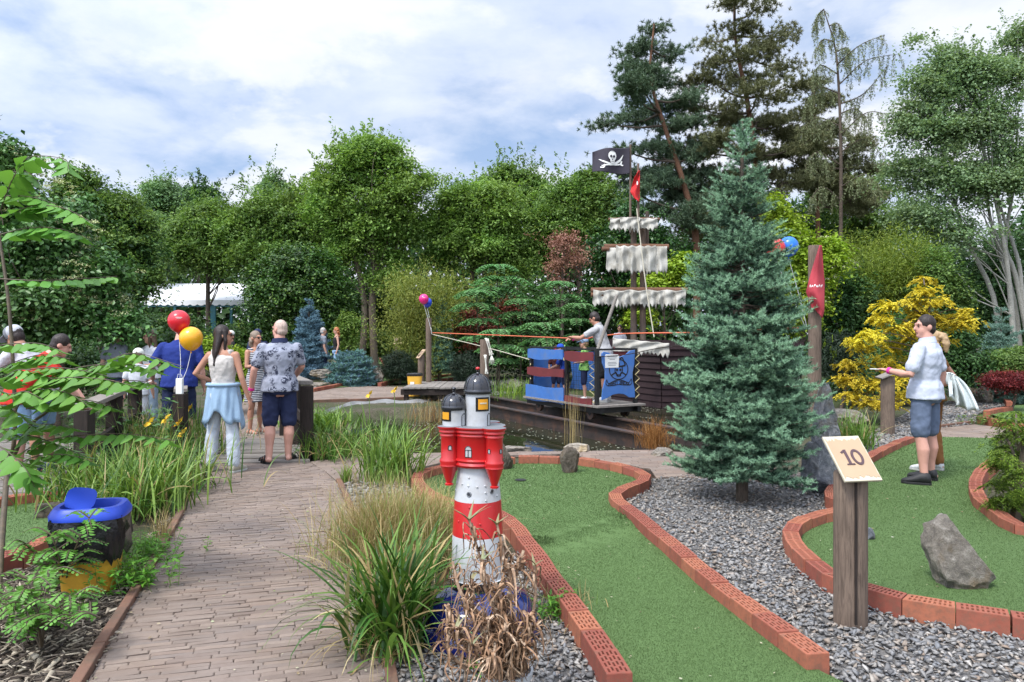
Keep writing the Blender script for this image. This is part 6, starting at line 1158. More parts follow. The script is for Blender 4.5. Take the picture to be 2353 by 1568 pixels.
emb(T, jf, [el(.47, .68, .1, .19), [(.41,.58),(.53,.58),(.52,.42),(.49,.38),(.45,.38),(.42,.42)]], 'white', org, .022, 'skull'); emb(T, jf, [el(.435, .66, .028, .05), el(.505, .66, .028, .05), [(.47,.58),(.455,.52),(.485,.52)], [(.43,.45),(.51,.45),(.51,.465),(.43,.465)]], 'flagblack', org, .034, 'skull_sockets')
emb(T, jf, arcband([(.18,.74),(.28,.52),(.45,.36),(.62,.3),(.74,.24)], [.01, .07, .075, .05, .04])+arcband([(.82,.55),(.7,.44),(.52,.36),(.36,.36),(.22,.4)], [.01, .06, .075, .06, .04]), 'white', org, .014, 'crossed_sabres'); emb(T, jf, arcband([(.22,.5),(.24,.38),(.18,.33)], [.04, .05, .05], 8)+arcband([(.66,.32),(.7,.18),(.78,.18)], [.04, .05, .05], 8), 'white', org, .014, 'sabre_hilts')
def rf(a, b_):
    w = np.interp(b_, [0, .1, .32, .75, 1], [.06, .55, 1, .6, .12]); u = 1470-22*w*a; v = 458-66*b_+a*6*(1-b_); return at(u, v, 19.02+.06*math.sin(a*5+b_*7))
org = at(1469, 458, 19.); T = flag('red_flag', 'limp red pirate flag hanging from the shorter flagpole', rf, 'flagred', org, 20, 24); emb(T, rf, [el(.3, .55, .14, .12), [(.1,.36),(.6,.4),(.6,.44),(.1,.4)]], 'flagblack', org, .005, 'dark_emblem'); emb(T, rf, [el(.3, .57, .08, .06)], 'white', org, .011, 'pale_emblem')
def pf(a, b_):
    l = np.interp(b_, [0, .12, .36, .6, 1], [14, 9, -6, 4, 25])*1.; r_ = np.interp(b_, [0, .1, .5, 1], [31, 36, 37, 30]); u = 1858+l+(r_-l)*a; v = 732-168*b_+(1-a)*(-22)*(b_ < .15)*(1-b_/.15)+a*0; return at(u, v, 11.78+.05*math.sin(a*6+b_*3)+.03*math.sin(b_*11+a*3))
org = at(1890, 732, 11.8); T = flag('red_pennant', 'faded red cloth flag nailed to the thick log post', pf, 'pennant', org, 24, 40)
for i in range(6): emb(T, pf, arcband([(.12+i*.13,.43),(.15+i*.13,.455-.01*(i % 2)),(.2+i*.13,.43+.012*(i % 3))], [.02, .02, .02], 5), 'white', org, .006, 'worn_white_lettering')
# ---- rails and wagon ------------------------------------------------------------------------------------------------
def ibeam(label, a, b_):
    a = np.array(a); b_ = np.array(b_); T = thing('steel_rail', label, 'rail', a, 0, 'steel rails through the pond'); d = b_-a; m = MB(); z = [0, 0, 1.]
    m.bar(0*a+[0, 0, -.012], d+[0, 0, -.012], .16, .024); m.bar(0*a+[0, 0, -.15], d+[0, 0, -.15], .03, .25); m.bar(0*a+[0, 0, -.29], d+[0, 0, -.29], .18, .03); m.build('beam', M['steel'], T)
    for k in (.1, .5, .9): MB().box(d*k+[0, 0, -.5], (.12, .12, .4)).build('pile', M['steel'], T)
ibeam('rusty steel rail nearest the camera running through the pond under the wagon', (-1.3, 17.85, .06), (2.2, 11.25, .06)); ibeam('rusty steel rail behind the near one, mostly hidden by the wagon', (-1.0, 19.4, .06), (3.1, 11.6, .06))
WC = (1.56, 13.6, 0); T = thing('cable_wagon', 'blue and dark red pirate wagon on rails with rope-laced netting', 'wagon', WC, rad(30)); WL, WW = 2.3, .9
m = MB()
for i in range(16): m.box((.45, -.1+i*.165, .29), (1.12, .155, .035))
m.build('deck', M['greywood'], T); m = MB(); m.box((.02, 1.15, .215), (.08, 2.6, .11)); m.box((.88, 1.15, .215), (.08, 2.6, .11)); m.box((.45, .0, .205), (.8, .08, .1)); m.box((.45, 2.3, .205), (.8, .08, .1)); m.build('chassis', M['black'], T)
for x in (.05, .85):
    for y in (.25, 2.05): w = MB(); w.tube([(x-.03, y, .13), (x+.03, y, .13)], .11, 20); w.tube([(x-.035, y, .13), (x+.035, y, .13)], .04, 12, 1); w.box((x, y, .2), (.03, .1, .16), mi=1); w.build('wheel', [M['steel'], M['black']], T, smooth=40)
for x, y in ((0, 0), (0, .98), (0, 2.3), (.9, 0), (.9, 1.15), (.9, 2.3)): MB().box((x, y, .83), (.07, .07, 1.04)).build('post', M['black'], T, bevel=.005)
m = MB(); m.box((0, .5, 1.33), (.05, .95, .035)); m.box((.9, 1.15, 1.33), (.05, 2.3, .035)); m.box((.45, 0, 1.33), (.86, .05, .035)); m.box((.45, 2.3, 1.33), (.86, .05, .035)); m.box((0, 1.66, 1.345), (.05, 1.3, .03)); m.build('top_rail', M['black'], T)
def wavy(nm, x, y0, y1, z0, z1, mat, amp=.012, bow=.02):
    m = MB(); n = 18; V = []
    for k in (x-.012, x-.036):
        for e in (0, 1):
            for j in range(n+1): t_ = j/n; V.append((k-.02*math.sin(t_*PI), y0+(y1-y0)*t_, (z1 if e else z0)+amp*math.sin(t_*7+e*2)+(bow if e else -bow)*math.sin(t_*PI)))
    q = n+1; m.add(V, [(j+1, j, q+j, q+j+1) for j in range(n)]+[(2*q+j, 2*q+j+1, 3*q+j+1, 3*q+j) for j in range(n)]+[(q+j+1, q+j, 3*q+j, 3*q+j+1) for j in range(n)]+[(j, j+1, 2*q+j+1, 2*q+j) for j in range(n)]+[(0, 2*q, 3*q, q), (n, q+n, 3*q+n, 2*q+n)]); m.build(nm, M[mat], T)
wavy('blue_top_board', -.035, 1.02, 2.34, 1.12, 1.3, 'blue'); wavy('blue_bottom_board', -.035, 1.0, 2.42, .24, .56, 'blue', .01, -.01); wavy('maroon_rail', -.035, 1.0, 2.36, .77, .92, 'maroon', .01, .015); wavy('maroon_top_board', -.035, .03, .97, 1.12, 1.27, 'maroon'); wavy('maroon_step_board', -.035, .08, .97, .25, .42, 'maroon', .008, 0)
m = MB(); m.prism([(1.2, .45), (1.32, .7), (1.22, .95), (1.24, 1.25), (2.24, 1.25), (2.2, .95), (2.12, .7), (2.24, .45)], (.93, 0, 0), (0, 1, 0), (0, 0, 1), (1, 0, 0), .03); m.build('blue_back_panel', M['blue'], T)
m = MB(); m.prism([(.04,.45),(.1,.7),(.05,.95),(.08,1.26),(.84,1.26),(.86,.95),(.8,.7),(.86,.45)], (0, 2.34, 0), (1, 0, 0), (0, 0, 1), (0, 1, 0), .03); m.build('blue_end_panel', M['blue'], T)
m = MB(); m.box((.93, .55, 1.2), (.02, 1., .16)); m.build('maroon_back_board', M['maroon'], T)
# skull board on the end face (plane y = 0, facing -y); fa maps board units to wagon space
bx0, bx1, bz0, bz1 = .06, .84, .4, 1.3
ol = [(0,.0),(.03,.22),(.1,.42),(.1,.6),(.02,.75),(0,.95),(.06,.99),(.2,.97),(.35,.9),(.55,.88),(.72,.93),(.85,1.0),(1.,1.02),(.98,.72),(.93,.55),(.93,.38),(.99,.2),(1.,.02),(.82,.03),(.68,.1),(.5,.12),(.32,.1),(.16,.04)]
ax = np.array([bx1-bx0, 0, 0]); az_ = np.array([0, 0, bz1-bz0]); o0 = np.array([bx0, -.045, bz0]); nn = np.array([0, -1., 0])
bd = MB().prism(ol, o0, ax, az_, nn, .025).build('skull_board', M['blue'], T, bevel=.006); o1 = o0+nn*.0255
m = MB(); P3 = lambda p: o1+ax*p[0]+az_*p[1]
def line(P, w, n=None, closed=False):
    for q in arcband(P, [w, w], n or max(6, 5*len(P))): m.prism(q, o1, ax, az_, nn, .003)
for q in ringpoly(.5, .62, .29, .215, .025, .02, 30): m.prism(q, o1, ax, az_, nn, .003)
line([(.3,.72),(.35,.78),(.4,.86),(.5,.83),(.6,.86),(.66,.77),(.7,.7)], .03); line([(.3,.72),(.5,.68),(.7,.7)], .035); line([(.4,.68),(.39,.58),(.44,.54),(.45,.49),(.55,.49),(.56,.54),(.61,.58),(.6,.68)], .024); line([(.28,.5),(.4,.55),(.48,.48)], .03); line([(.72,.5),(.6,.55),(.52,.48)], .03)
for c in ((.45,.61),(.55,.61)): m.prism(el(c[0], c[1], .035, .028), o1, ax, az_, nn, .003)
line([(.47,.76),(.53,.71)], .02); line([(.53,.76),(.47,.71)], .02); line([(.45,.515),(.55,.515)], .012)
line([(.14,.42),(.2,.34),(.36,.385),(.5,.4),(.64,.385),(.8,.34),(.88,.42)], .016); line([(.18,.29),(.36,.295),(.5,.31),(.64,.295),(.83,.29)], .016); line([(.14,.42),(.12,.33),(.18,.29)], .016); line([(.88,.42),(.9,.33),(.83,.29)], .016); m.build('skull_emblem', M['black'], bd)
for i, ch in enumerate('PIRÁTI ZÁTOKA'):
    if ch == ' ': continue
    t_ = (i-6)/6.; text(ch, .085, 'black', bd, P3((.5+t_*.29, .335-.035*t_*t_-.02))+nn*.002, (PI/2, 0, 0))
nt_ = MB().prism([(.1,.66),(.49,.66),(.51,.9),(.47,.93),(.12,.94),(.09,.9)], o1, ax, az_, nn, .006).build('notice', M['white'], bd); m = MB()
for k, w in enumerate((.3, .26, .16, .0, .24, .27, .22)):
    if w: m.prism([(.3-w/2, .885-k*.03), (.3+w/2, .885-k*.03), (.3+w/2, .895-k*.03), (.3-w/2, .895-k*.03)], o1+nn*.0065, ax, az_, nn, .001)
m.build('notice_text', M['lead'], nt_)
M['lace'] = pm('yellowish_lacing_rope', (.5, .42, .22), None, 30, .9)
def lace(P): MB().tube(np.array(P), .009, 5).build('lacing', M['lace'], T)
lace([(-.06 if k % 2 else .02, 2.3+.06*(-1)**k, .3+k*.075) for k in range(14)]); lace([(-.055 if k % 2 else -.02, .03+.12*(k % 2), .34+k*.075) for k in range(13)]); lace([(.86+.1*(k % 2), -.05, .4+k*.075) for k in range(12)]); lace([(-.05, 1.0+k*.09, 1.1+.2*(k % 2)) for k in range(15)])
net = MB()
for k in range(22): net.tube([(-.03, 1.0-.0, .5), (-.03, 1.0, 1.1)] if k == 0 else [(.9, .05+k*.1, .45), (.9, .05+k*.1, 1.2)], .004, 3)
for k in range(9): net.tube([(.9, .05, .45+k*.09), (.9, 2.25, .45+k*.09)], .004, 3)
net.build('netting', M['black'], T); w0 = at(1372, 808, 13.7); w1 = at(1418, 678, 13.9)
single('steering_pole', MB().tube([w0, w1], [.035, .03], 8), M['greywood'], 'grey wooden pole slanting up from the wagon corner', 'pole', w0, smooth=60)
# ---- tent and hut ------------------------------------------------------------------------------------------------------
Yt = 35; a = at(250, 690, Yt); b_ = at(590, 693, Yt); rz_ = at(0, 652, Yt+2.6)[2]; T = thing('party_tent', 'long white party tent with teal posts among the trees at the left', 'tent', (a[0], Yt, 0)); o = np.array([a[0], Yt, 0]); x1 = b_[0]-a[0]; ze = a[2]
M['tent'] = pm('white_tent_fabric', (.82, .82, .83), (.74, .75, .77), 1.2, .5, .2, 1.5, .05); M['teal'] = pm('teal_tent_frame', (.02, .14, .17), None, 4, .5)
m = MB(); rx = x1-.9; m.add([(0, 0, ze), (x1, 0, ze), (rx, 2.6, rz_), (0, 2.6, rz_), (0, 5.2, ze), (x1, 5.2, ze)], [(0, 1, 2, 3), (3, 2, 5, 4), (1, 5, 2)]); m.build('roof', M['tent'], T); m = MB(); n = 60; V = []
for j in range(n+1): x = x1*j/n; V += [(x, -.01, ze), (x, -.02, ze-.2-.07*abs(math.sin(j*PI/3)))]
m.add(V, [(2*j, 2*j+1, 2*j+3, 2*j+2) for j in range(n)]); m.build('valance', M['tent'], T)
m = MB(); m.box((x1/2, .06, ze-.27), (x1, .05, .1)); m.build('teal_beam', M['teal'], T)
for u in (487, 530, 400, 320, 582): MB().box((at(u, 0, Yt)[0]-a[0], .1, ze/2-.1), (.12 if u != 487 else .3, .1, ze)).build('post', M['teal'], T)
T = thing('garden_hut', 'grey weathered hut roof half hidden behind shrubs beside the flag post', 'hut', (*at(1935, 770, 23)[:2], 0)); m = MB(); z0 = at(0, 655, 23)[2]; z1 = at(0, 628, 23)[2]; z2 = at(0, 590, 23)[2]
m.add([(-.75, -.8, z0+.1), (.75, -.8, z0+.1), (.35, 0, z1+.1), (-.35, 0, z1+.1), (-.75, .8, z0+.1), (.75, .8, z0+.1)], [(0, 1, 2, 3), (3, 2, 5, 4), (0, 3, 4), (1, 5, 2)]); m.add([(-.6, -.6, z1+.1), (.5, -.6, z1+.1), (.2, 0, z2), (-.3, 0, z2), (-.6, .6, z1+.1), (.5, .6, z1+.1)], [(0, 1, 2, 3), (3, 2, 5, 4), (0, 3, 4), (1, 5, 2)]); m.build('roof', M['greywood'], T); m = MB()
for k in range(14): m.box((-.7+k*.105, -.78, z0-.08), (.07, .03, .4))
m.build('eaves_boards', M['greywood'], T)
for x, y in ((-.6, -.6), (.6, -.6), (-.6, .6), (.6, .6)): MB().box((x, y, z0/2), (.1, .1, z0)).build('post', M['darkpost'], T)
# ================================ PEOPLE =====================================================================
def skinm(nm, c): return pm(nm, c, tuple(x*.88 for x in c), 12, .5, spec=.35)
M['skin'] = skinm('fair_skin', (.52, .29, .21)); M['skintan'] = skinm('tanned_skin', (.44, .22, .145)); M['skinpink'] = skinm('rosy_skin', (.58, .31, .24))
def hairm(nm, c):
    t = NT(nm); f = t.noise(60, 4, .6, (1, 1, .12)); t.col(t.mix(f, tuple(x*.5 for x in c), tuple(min(1, x*1.5) for x in c))); t.set(Roughness=.5, Specular_IOR_Level=.4); t.bump(f, .7, .01); return t.m
for n, c in dict(darkhair=(.022, .014, .012), brownhair=(.09, .055, .033), blondhair=(.34, .23, .12), greyhair=(.42, .4, .38), redhair=(.34, .12, .04), stubble=(.46, .35, .29), curlyhair=(.2, .15, .11)).items(): M[n] = hairm(n.replace('hair', '_hair'), c)
def clothm(nm, c, c2=None, bump=.25): return pm(nm, c, c2 or tuple(x*.82 for x in c), 7, .85, bump, 26, .012, spec=.2)
for n, c in dict(whitetee=(.6, .61, .65), greytee=(.2, .22, .26), bluetee=(.018, .035, .19), redtee=(.55, .035, .025), blacktee=(.018, .018, .02), navy=(.022, .03, .075), polo=(.52, .56, .66), greypolo=(.4, .4, .41), denim=(.26, .4, .6), whitejeans=(.5, .55, .62), blueshirt=(.3, .43, .58), slate=(.12, .155, .23), rust=(.22, .1, .035), capblue=(.02, .07, .42), capgrey=(.22, .23, .26), capmesh=(.5, .52, .56), cappale=(.35, .5, .72), capwhite=(.74, .76, .7), palecloth=(.6, .62, .66), jeans=(.2, .26, .33), royalblue=(.016, .05, .3), maroontee=(.07, .02, .022), jacket=(.68, .74, .74), pink=(.85, .05, .35)).items(): M[n] = clothm(n+'_cloth', c)
for n, c, sl in (('blackshoe', (.014, .014, .016), .3), ('beigeshoe', (.45, .42, .34), .5), ('whiteshoe', (.66, .68, .68), .5), ('navyshoe', (.03, .045, .09), .3)): M[n] = pm(n.replace('shoe', '_shoes'), c, tuple(x*.6 for x in c), 30, .6, .4, 60)
M['sole'] = pm('pale_soles', (.5, .5, .47), None, 9, .7); M['eye'] = pm('dark_eyes', (.02, .015, .012), None, 5, .2); M['lip'] = pm('lips', (.4, .16, .13), None, 5, .5)
def patm(nm, base, ink, kind):
    t = NT(nm)
    if kind == 'stripe' or kind == 'thin':
        w = t.new('ShaderNodeTexWave', wave_type='BANDS', bands_direction='Z'); w.inputs['Scale'].default_value = 11 if kind == 'stripe' else 26; w.inputs['Distortion'].default_value = .4; w.inputs['Detail'].default_value = 1; t.l(t.co(), w.inputs['Vector']); f = t.ramp(w.outputs['Fac'], [(.5, (0,)*3), (.6, (1,)*3)])
    else:
        v = t.new('ShaderNodeTexVoronoi', feature='F1'); v.inputs['Scale'].default_value = 11 if kind == 'floral' else 14; t.l(t.co(), v.inputs['Vector']); n = t.noise(26, 3, .6, None, 2.2)
        a = t.ramp(v.outputs['Distance'], [(.4, (1,)*3), (.56, (0,)*3)]); b = t.ramp(n, [(.47, (0,)*3), (.5, (1,)*3)]); f = t.mix(1., a, b, 'MULTIPLY')
    t.col(t.mix(f, base, ink)); t.set(Roughness=.85, Specular_IOR_Level=.2); t.bump(t.noise(26, 4), .25, .012); return t.m
M['floral'] = patm('leaf_print_cloth', (.29, .31, .38), (.025, .03, .055), 'floral'); M['stripedress'] = patm('navy_striped_cloth', (.02, .025, .05), (.55, .55, .55), 'stripe'); M['stripetank'] = patm('fine_striped_cloth', (.66, .62, .57), (.38, .35, .34), 'thin'); M['greenprint'] = patm('green_print_cloth', (.3, .6, .16), (.04, .13, .06), 'leafy')
FT = bpy.data.textures.new('folds', 'CLOUDS'); FT.noise_scale = .075
J0 = dict(pel=(0,0,.94), wai=(0,0,1.08), che=(0,.005,1.27), nek=(0,.02,1.475), hed=(0,-.005,1.63), hip=(.088,0,.9), kne=(.1,-.015,.5), ank=(.105,.03,.09), toe=(.13,-.14,.035), sho=(.185,.015,1.405), elb=(.245,.045,1.13), wri=(.265,-.03,.88))
def vox(o, size, sm=3, disp=0.):
    m = o.modifiers.new('skin', 'REMESH'); m.mode = 'VOXEL'; m.voxel_size = size; m.use_smooth_shade = True
    s = o.modifiers.new('smooth', 'SMOOTH'); s.factor = .5; s.iterations = sm
    if disp: d = o.modifiers.new('folds', 'DISPLACE'); d.texture = FT; d.strength = disp; d.mid_level = .5; d.texture_coords = 'LOCAL'
def person(label, loc, face, H=1.75, wear=(), hair=('short', 'brownhair'), skin='skin', lean=0., hyaw=0., hpit=0., pose={}, bw=1., fem=False, hs=1., vs=.011, group=None, shoes='blackshoe', fingers=True, band=(), cat='person', curl=35., glasses=None):
    s = H/1.75; T = thing('person', label, cat, loc, rad(face), group); J = {}
    for k, p in J0.items():
        p = np.array(p, float)
        if k in ('hip', 'kne', 'ank', 'toe', 'sho', 'elb', 'wri'):
            if k in ('hip', 'kne'): p[0] *= .3+.7*bw
            if fem and k in ('sho', 'elb', 'wri'): p[0] *= .9
            elif k in ('sho', 'elb', 'wri'): p[0] *= .5+.5*bw
            J[k+'L'] = p.copy(); J[k+'R'] = p*[-1, 1, 1]
        else: J[k] = p
    a = rad(lean); ca, sa = math.cos(a), math.sin(a); pel = J['pel']
    for k in J:
        if k[:3] in ('wai', 'che', 'nek', 'hed', 'sho') or k[:3] in ('elb', 'wri'):
            f = 1. if k != 'wai' else .6; q = J[k]-pel; c_, s_ = math.cos(a*f), math.sin(a*f)
            if k[:3] in ('elb', 'wri'): q0 = J0['sho']; q = np.array([J['sho'+k[3]][0], q0[1], q0[2]])-pel; d = J[k]-pel-q; J[k] = pel+np.array([q[0], q[1]*c_-q[2]*s_, q[1]*s_+q[2]*c_])+d; continue
            J[k] = pel+np.array([q[0], q[1]*c_-q[2]*s_, q[1]*s_+q[2]*c_])
    for k in ('shoL', 'shoR'): pass
    for k, p in pose.items(): J[k] = np.array(p, float)
    hipv = nrm(J['hipL']-J['hipR']); shv = nrm(J['shoL']-J['shoR']); sp = [J['pel'], J['wai'], J['che'], J['nek'], J['hed']]
    def sec(t, rx, ry, e=0.):
        if t < 0: c = J['pel']+np.array([0, 0, .13*t]); d = np.array([0, 0, 1.])
        else: i = min(3, int(t)); c = sp[i]+(sp[i+1]-sp[i])*(t-i); d = nrm(sp[i+1]-sp[i])
        la = nrm(hipv*max(0, 1-t/2)+shv*min(1, max(0, t/2))); fr = nrm(np.cross(la, d)); return (c*s, la*(rx*wx(t)+e)*s, fr*(ry*wy(t)+e)*s)
    def wx(t): return bw*(1 if not fem else np.interp(t, [-1, 0, 1, 2, 3], [1.04, 1.04, .86, .9, .9]))
    def wy(t): return (bw**1.6 if t < 2.6 else 1)*(1 if not fem else np.interp(t, [-1, 0, 1, 2, 3], [1, 1, .86, 1., .9]))
    TS = [(-1, .09, .07), (-.5, .14, .094), (0, .166, .118), (.4, .16, .113), (1, .146, .103), (1.5, .158, .11), (2, .174, .119), (2.5, .182, .108), (2.8, .15, .086), (2.95, .09, .07), (3.05, .062, .063)]
    mb = MB(); mb.loft([sec(*q) for q in TS]+[sec(3.45, .055, .06), sec(3.7, .05, .055)], 18)
    lg = .93 if fem else bw
    for e in 'LR':
        h, k, n, t_ = (J[j+e]*s for j in ('hip', 'kne', 'ank', 'toe')); d = n-k; back = nrm(np.array([0, 1., 0])-nrm(d)*nrm(d)[1])
        mb.limb([h, h*.6+k*.4, k, k+d*.15+back*.008*s, k+d*.36+back*.016*s, k+d*.7, n], np.array([.08, .076, .057, .053, .058, .042, .036])*s*lg, 12)
        hl = n+np.array([0, .035, -.04])*s; mb.limb([hl, n*.45+t_*.55+[0, 0, -.005], t_], np.array([.036, .036, .028])*s, 10)
        S, E, Wr = (J[j+e]*s for j in ('sho', 'elb', 'wri')); ar = (.84 if fem else .6+.4*bw)
        mb.limb([S+[0, 0, -.008], S*.6+E*.4, E, E*.7+Wr*.3, Wr], np.array([.056, .047, .04, .041, .028])*s*ar, 12)
        d = nrm(Wr-E); out = np.array([1. if e == 'L' else -1., 0, 0]); n_ = -nrm(out-d*(out@d)) if abs(d[2]) > .6 else np.array([0, 0, -1.]); n_ = nrm(n_-d*(n_@d)); l_ = np.cross(d, n_); 
        if (l_@np.array([0, -1., 0]) < 0 and abs(d[2]) > .6) or (abs(d[2]) <= .6 and l_@(-out) < 0): l_ = -l_
        q = .95*s; mb.ell(Wr+d*.05*q, np.array([.052, .04, .016])*q, np.stack([d, l_, n_], 1), 12, 8)
        if fingers:
            for o_, L in ((.031, .066), (.0105, .075), (-.0105, .07), (-.031, .055)):
                a1, a2 = rad(curl*.6), rad(curl*1.7); p0 = Wr+(d*.088+l_*o_)*q; p1 = p0+(d*math.cos(a1)+n_*math.sin(a1)+l_*o_*2)*L*.55*q; p2 = p1+(d*math.cos(a2)+n_*math.sin(a2))*L*.5*q; mb.limb([p0-d*.02*q, p0, p1, p2], np.array([.0092, .0092, .0088, .0075])*q, 7)
            p0 = Wr+(d*.03+l_*.03)*q; p1 = p0+(d*.035+l_*.028+n_*.012)*q; mb.limb([p0, p1, p1+(d*.03+l_*.004+n_*.012)*q], np.array([.013, .011, .008])*q, 7)
    hm = np.array(Matrix.Rotation(rad(hyaw), 3, 'Z')@Matrix.Rotation(rad(hpit+lean*.35), 3, 'X')); h0 = J['hed']*s; q = s*hs
    if hs > 1: h0 = h0+np.array([0, 0, .1*(hs-1)])*s
    hp = lambda p: h0+hm@(np.asarray(p, float)*q)
    def he(m, c, r, **k): m.ell(hp(c), np.array(r)*q, hm, **k)
    he(mb, (0, .012, .022), (.074, .092, .098)); he(mb, (0, -.028, -.04), (.058, .066, .075)); he(mb, (0, -.062, -.092), (.03, .028, .026)); he(mb, (0, -.088, .028), (.05, .014, .012))
    mb.limb([hp((0, -.09, .018)), hp((0, -.104, -.006)), hp((0, -.112, -.026))], np.array([.009, .012, .014])*q, 7)
    for e in (-1, 1): he(mb, (.077*e, .012, -.008), (.012, .024, .034), seg=10, rings=7)
    b = mb.build('body', M[skin], T); vox(b, vs*s**.5, 2); ey = MB()
    for e in (-1, 1): he(ey, (.03*e, -.0865, .006), (.011, .006, .007), seg=8, rings=6); ey.limb([hp((.014*e, -.096, .03)), hp((.046*e, -.086, .03))], [.004*q]*2, 5)
    ey.build('eyes', M['eye'], b, smooth=180)['kind'] = 'stuff'; lp = MB(); lp.limb([hp((-.022, -.09, -.058)), hp((0, -.096, -.057)), hp((.022, -.09, -.058))], [.004*q, .006*q, .004*q], 6); lp.build('lips', M['lip'], b, smooth=180)
    if glasses:
        g_ = MB()
        for e in (-1, 1): he(g_, (.032*e, -.094 if glasses == 'on' else -.06, .008 if glasses == 'on' else .1), (.026, .008, .02), seg=10, rings=6); g_.limb([hp((.055*e, -.088, .012)), hp((.08*e, .01, .01))] if glasses == 'on' else [hp((.055*e, -.05, .1)), hp((.08*e, .01, .05))], [.003*q]*2, 5)
        g_.build('sunglasses', M['black'], T, smooth=180)
    # hair and caps
    kind, hmname = hair[:2]; hb = MB()
    if kind != 'bald': he(hb, (0, .02, .034), (.083, .095, .1)); he(hb, (0, .04, -.02), (.077, .072, .075))
    else: hb = MB(); he(hb, (0, .019, .027), (.0752, .09, .0965)); he(hb, (0, .035, -.02), (.073, .074, .06))
    if kind == 'long': hb.loft([(hp((0, .03, .06)), hm@[.082*q, 0, 0], hm@[0, .07*q, 0]), (hp((0, .055, -.06)), hm@[.102*q, 0, 0], hm@[0, .06*q, 0]), (hp((0, .085, -.2)), hm@[.122*q, 0, 0], hm@[0, .045*q, 0]), (hp((.01, .1, -.33)), hm@[.105*q, 0, 0], hm@[0, .03*q, 0]), (hp((.01, .1, -.42)), hm@[.05*q, 0, 0], hm@[0, .02*q, 0])], 14); [hb.limb([hp((.07*e, -.01, .05)), hp((.085*e, -.02, -.06)), hp((.08*e, -.01, -.2))], np.array([.02, .024, .014])*q, 8) for e in (-1, 1)]; [hb.limb([hp((x, .09, -.2)), hp((x*1.2, .11, -.36)), hp((x*1.3+.01, .11, -.44+abs(x)))], np.array([.02, .014, .004])*q, 7) for x in (-.08, -.05, -.02, .02, .05, .08)]
    if kind == 'curly':
        for i in range(46): d = sph(1)[0]; d[1] = abs(d[1])*.9-.15; he(hb, d*[.09, .085, .1]+[0, .03, .0-.06*(i % 3)], (.03,)*3, seg=7, rings=5)
    if kind == 'pony': hb.limb([hp((0, .1, .06)), hp((0, .16, .02)), hp((.02, .17, -.1)), hp((.02, .15, -.18))], np.array([.03, .045, .045, .02])*q, 9); [he(hb, R.normal(size=3)*[.03, .03, .06]+[0, .15, -.05], (.025,)*3, seg=7, rings=5) for _ in range(14)]
    if kind == 'bun': he(hb, (0, .1, .07), (.04,)*3)
    o = hb.build('hair', M[hmname], T); vox(o, .0085*s, 1, .006)
    if len(hair) > 2:
        cm, bmn = hair[2], hair[3]; cp = MB(); he(cp, (0, .012, .05), (.09, .103, .088)); c_ = cp.build('cap', M[cm], T, smooth=180); br = MB(); pts = [(.078*math.cos(t), -.06-.115*math.sin(t)**.7) for t in np.linspace(0, PI, 13)]
        br.add([hp((x, y, .052-.035*((-y-.06)/.1)**2+.012*math.cos(x*18))) for x, y in pts]+[hp((x, y, .044-.035*((-y-.06)/.1)**2+.012*math.cos(x*18))) for x, y in pts], [tuple(range(13)), tuple(range(25, 12, -1))]+[(i, 13+i, 14+i, i+1) for i in range(12)]); br.build('brim', M[bmn], c_)
        if len(hair) > 4: fp = MB(); he(fp, (0, -.012, .054), (.088, .085, .089)); fp.build('cap_front', M[hair[4]], c_, smooth=180)
    # clothes
    for w in wear:
        kind, mat = w[0], w[1]; p = w[2] if len(w) > 2 else None; m = MB(); nm = kind; ds = .022
        if kind in ('shirt', 'tank', 'dress'):
            lo = -.5 if kind != 'dress' else -.2; m.loft([sec(lo, .172, .126, .036 if kind == 'shirt' else .012)]+[sec(q_[0], q_[1], q_[2], .034 if kind == 'shirt' and q_[0] < .6 else .014) for q_ in TS if q_[0] > lo and q_[0] < (2.9 if kind == 'shirt' else 2.75)]+([sec(2.95, .1, .082, .004), sec(3.06, .07, .07, .006)] if kind == 'shirt' else [sec(2.7, .14, .09, .006)]), 20)
            if kind == 'shirt':
                for e in 'LR': S, E = J['sho'+e]*s, J['elb'+e]*s; f = p or .62; m.limb([S+[0, 0, -.004], S*(1-f*.5)+E*f*.5, S*(1-f)+E*f], np.array([.068, .066, .066])*s*(.82 if fem else .55+.45*bw), 12)
            else:
                for e in 'LR': S = J['sho'+e]*s; N_ = J['nek']*s; m.loft([(S*.6+N_*.4+np.array(c_)*s, np.array([.036*s, 0, 0]), np.array([0, .055*s, 0])) for c_ in ((0, 0, -.1), (0, 0, -.03), (0, 0, .028))], 10)
            if kind == 'dress':
                zb = p or .55; c0 = sec(-.2, .17, .125, .012); n_ = 5; m.loft([(c0[0]*(1-i/n_)+np.array([c0[0][0], c0[0][1], zb*s])*i/n_, c0[1]*(1+.12*i/n_), c0[2]*(1+.2*i/n_)) for i in range(n_+1)], 20)
        elif kind in ('shorts', 'trousers'):
            m.loft([sec(-.8, .13, .105, .018), sec(-.4, .158, .118, .022), sec(0, .166, .118, .018), sec(.3, .16, .113, .01)], 18); f = p if p else (.9 if kind == 'shorts' else 1.)
            for e in 'LR':
                h, k, n = (J[j+e]*s for j in ('hip', 'kne', 'ank')); g = lg*s
                if kind == 'shorts': en = h*(1-f)+k*f; m.limb([h, h*.5+en*.5, en], np.array([.09, .092, .086])*g, 14)
                else: fl = p if p else 1.; en = n+[0, 0, .03*s]; m.limb([h, h*.5+k*.5, k, k*.5+n*.5, en], np.array([.1, .092, .08, .076*fl, .068*fl])*g, 14)
        elif kind == 'collar':
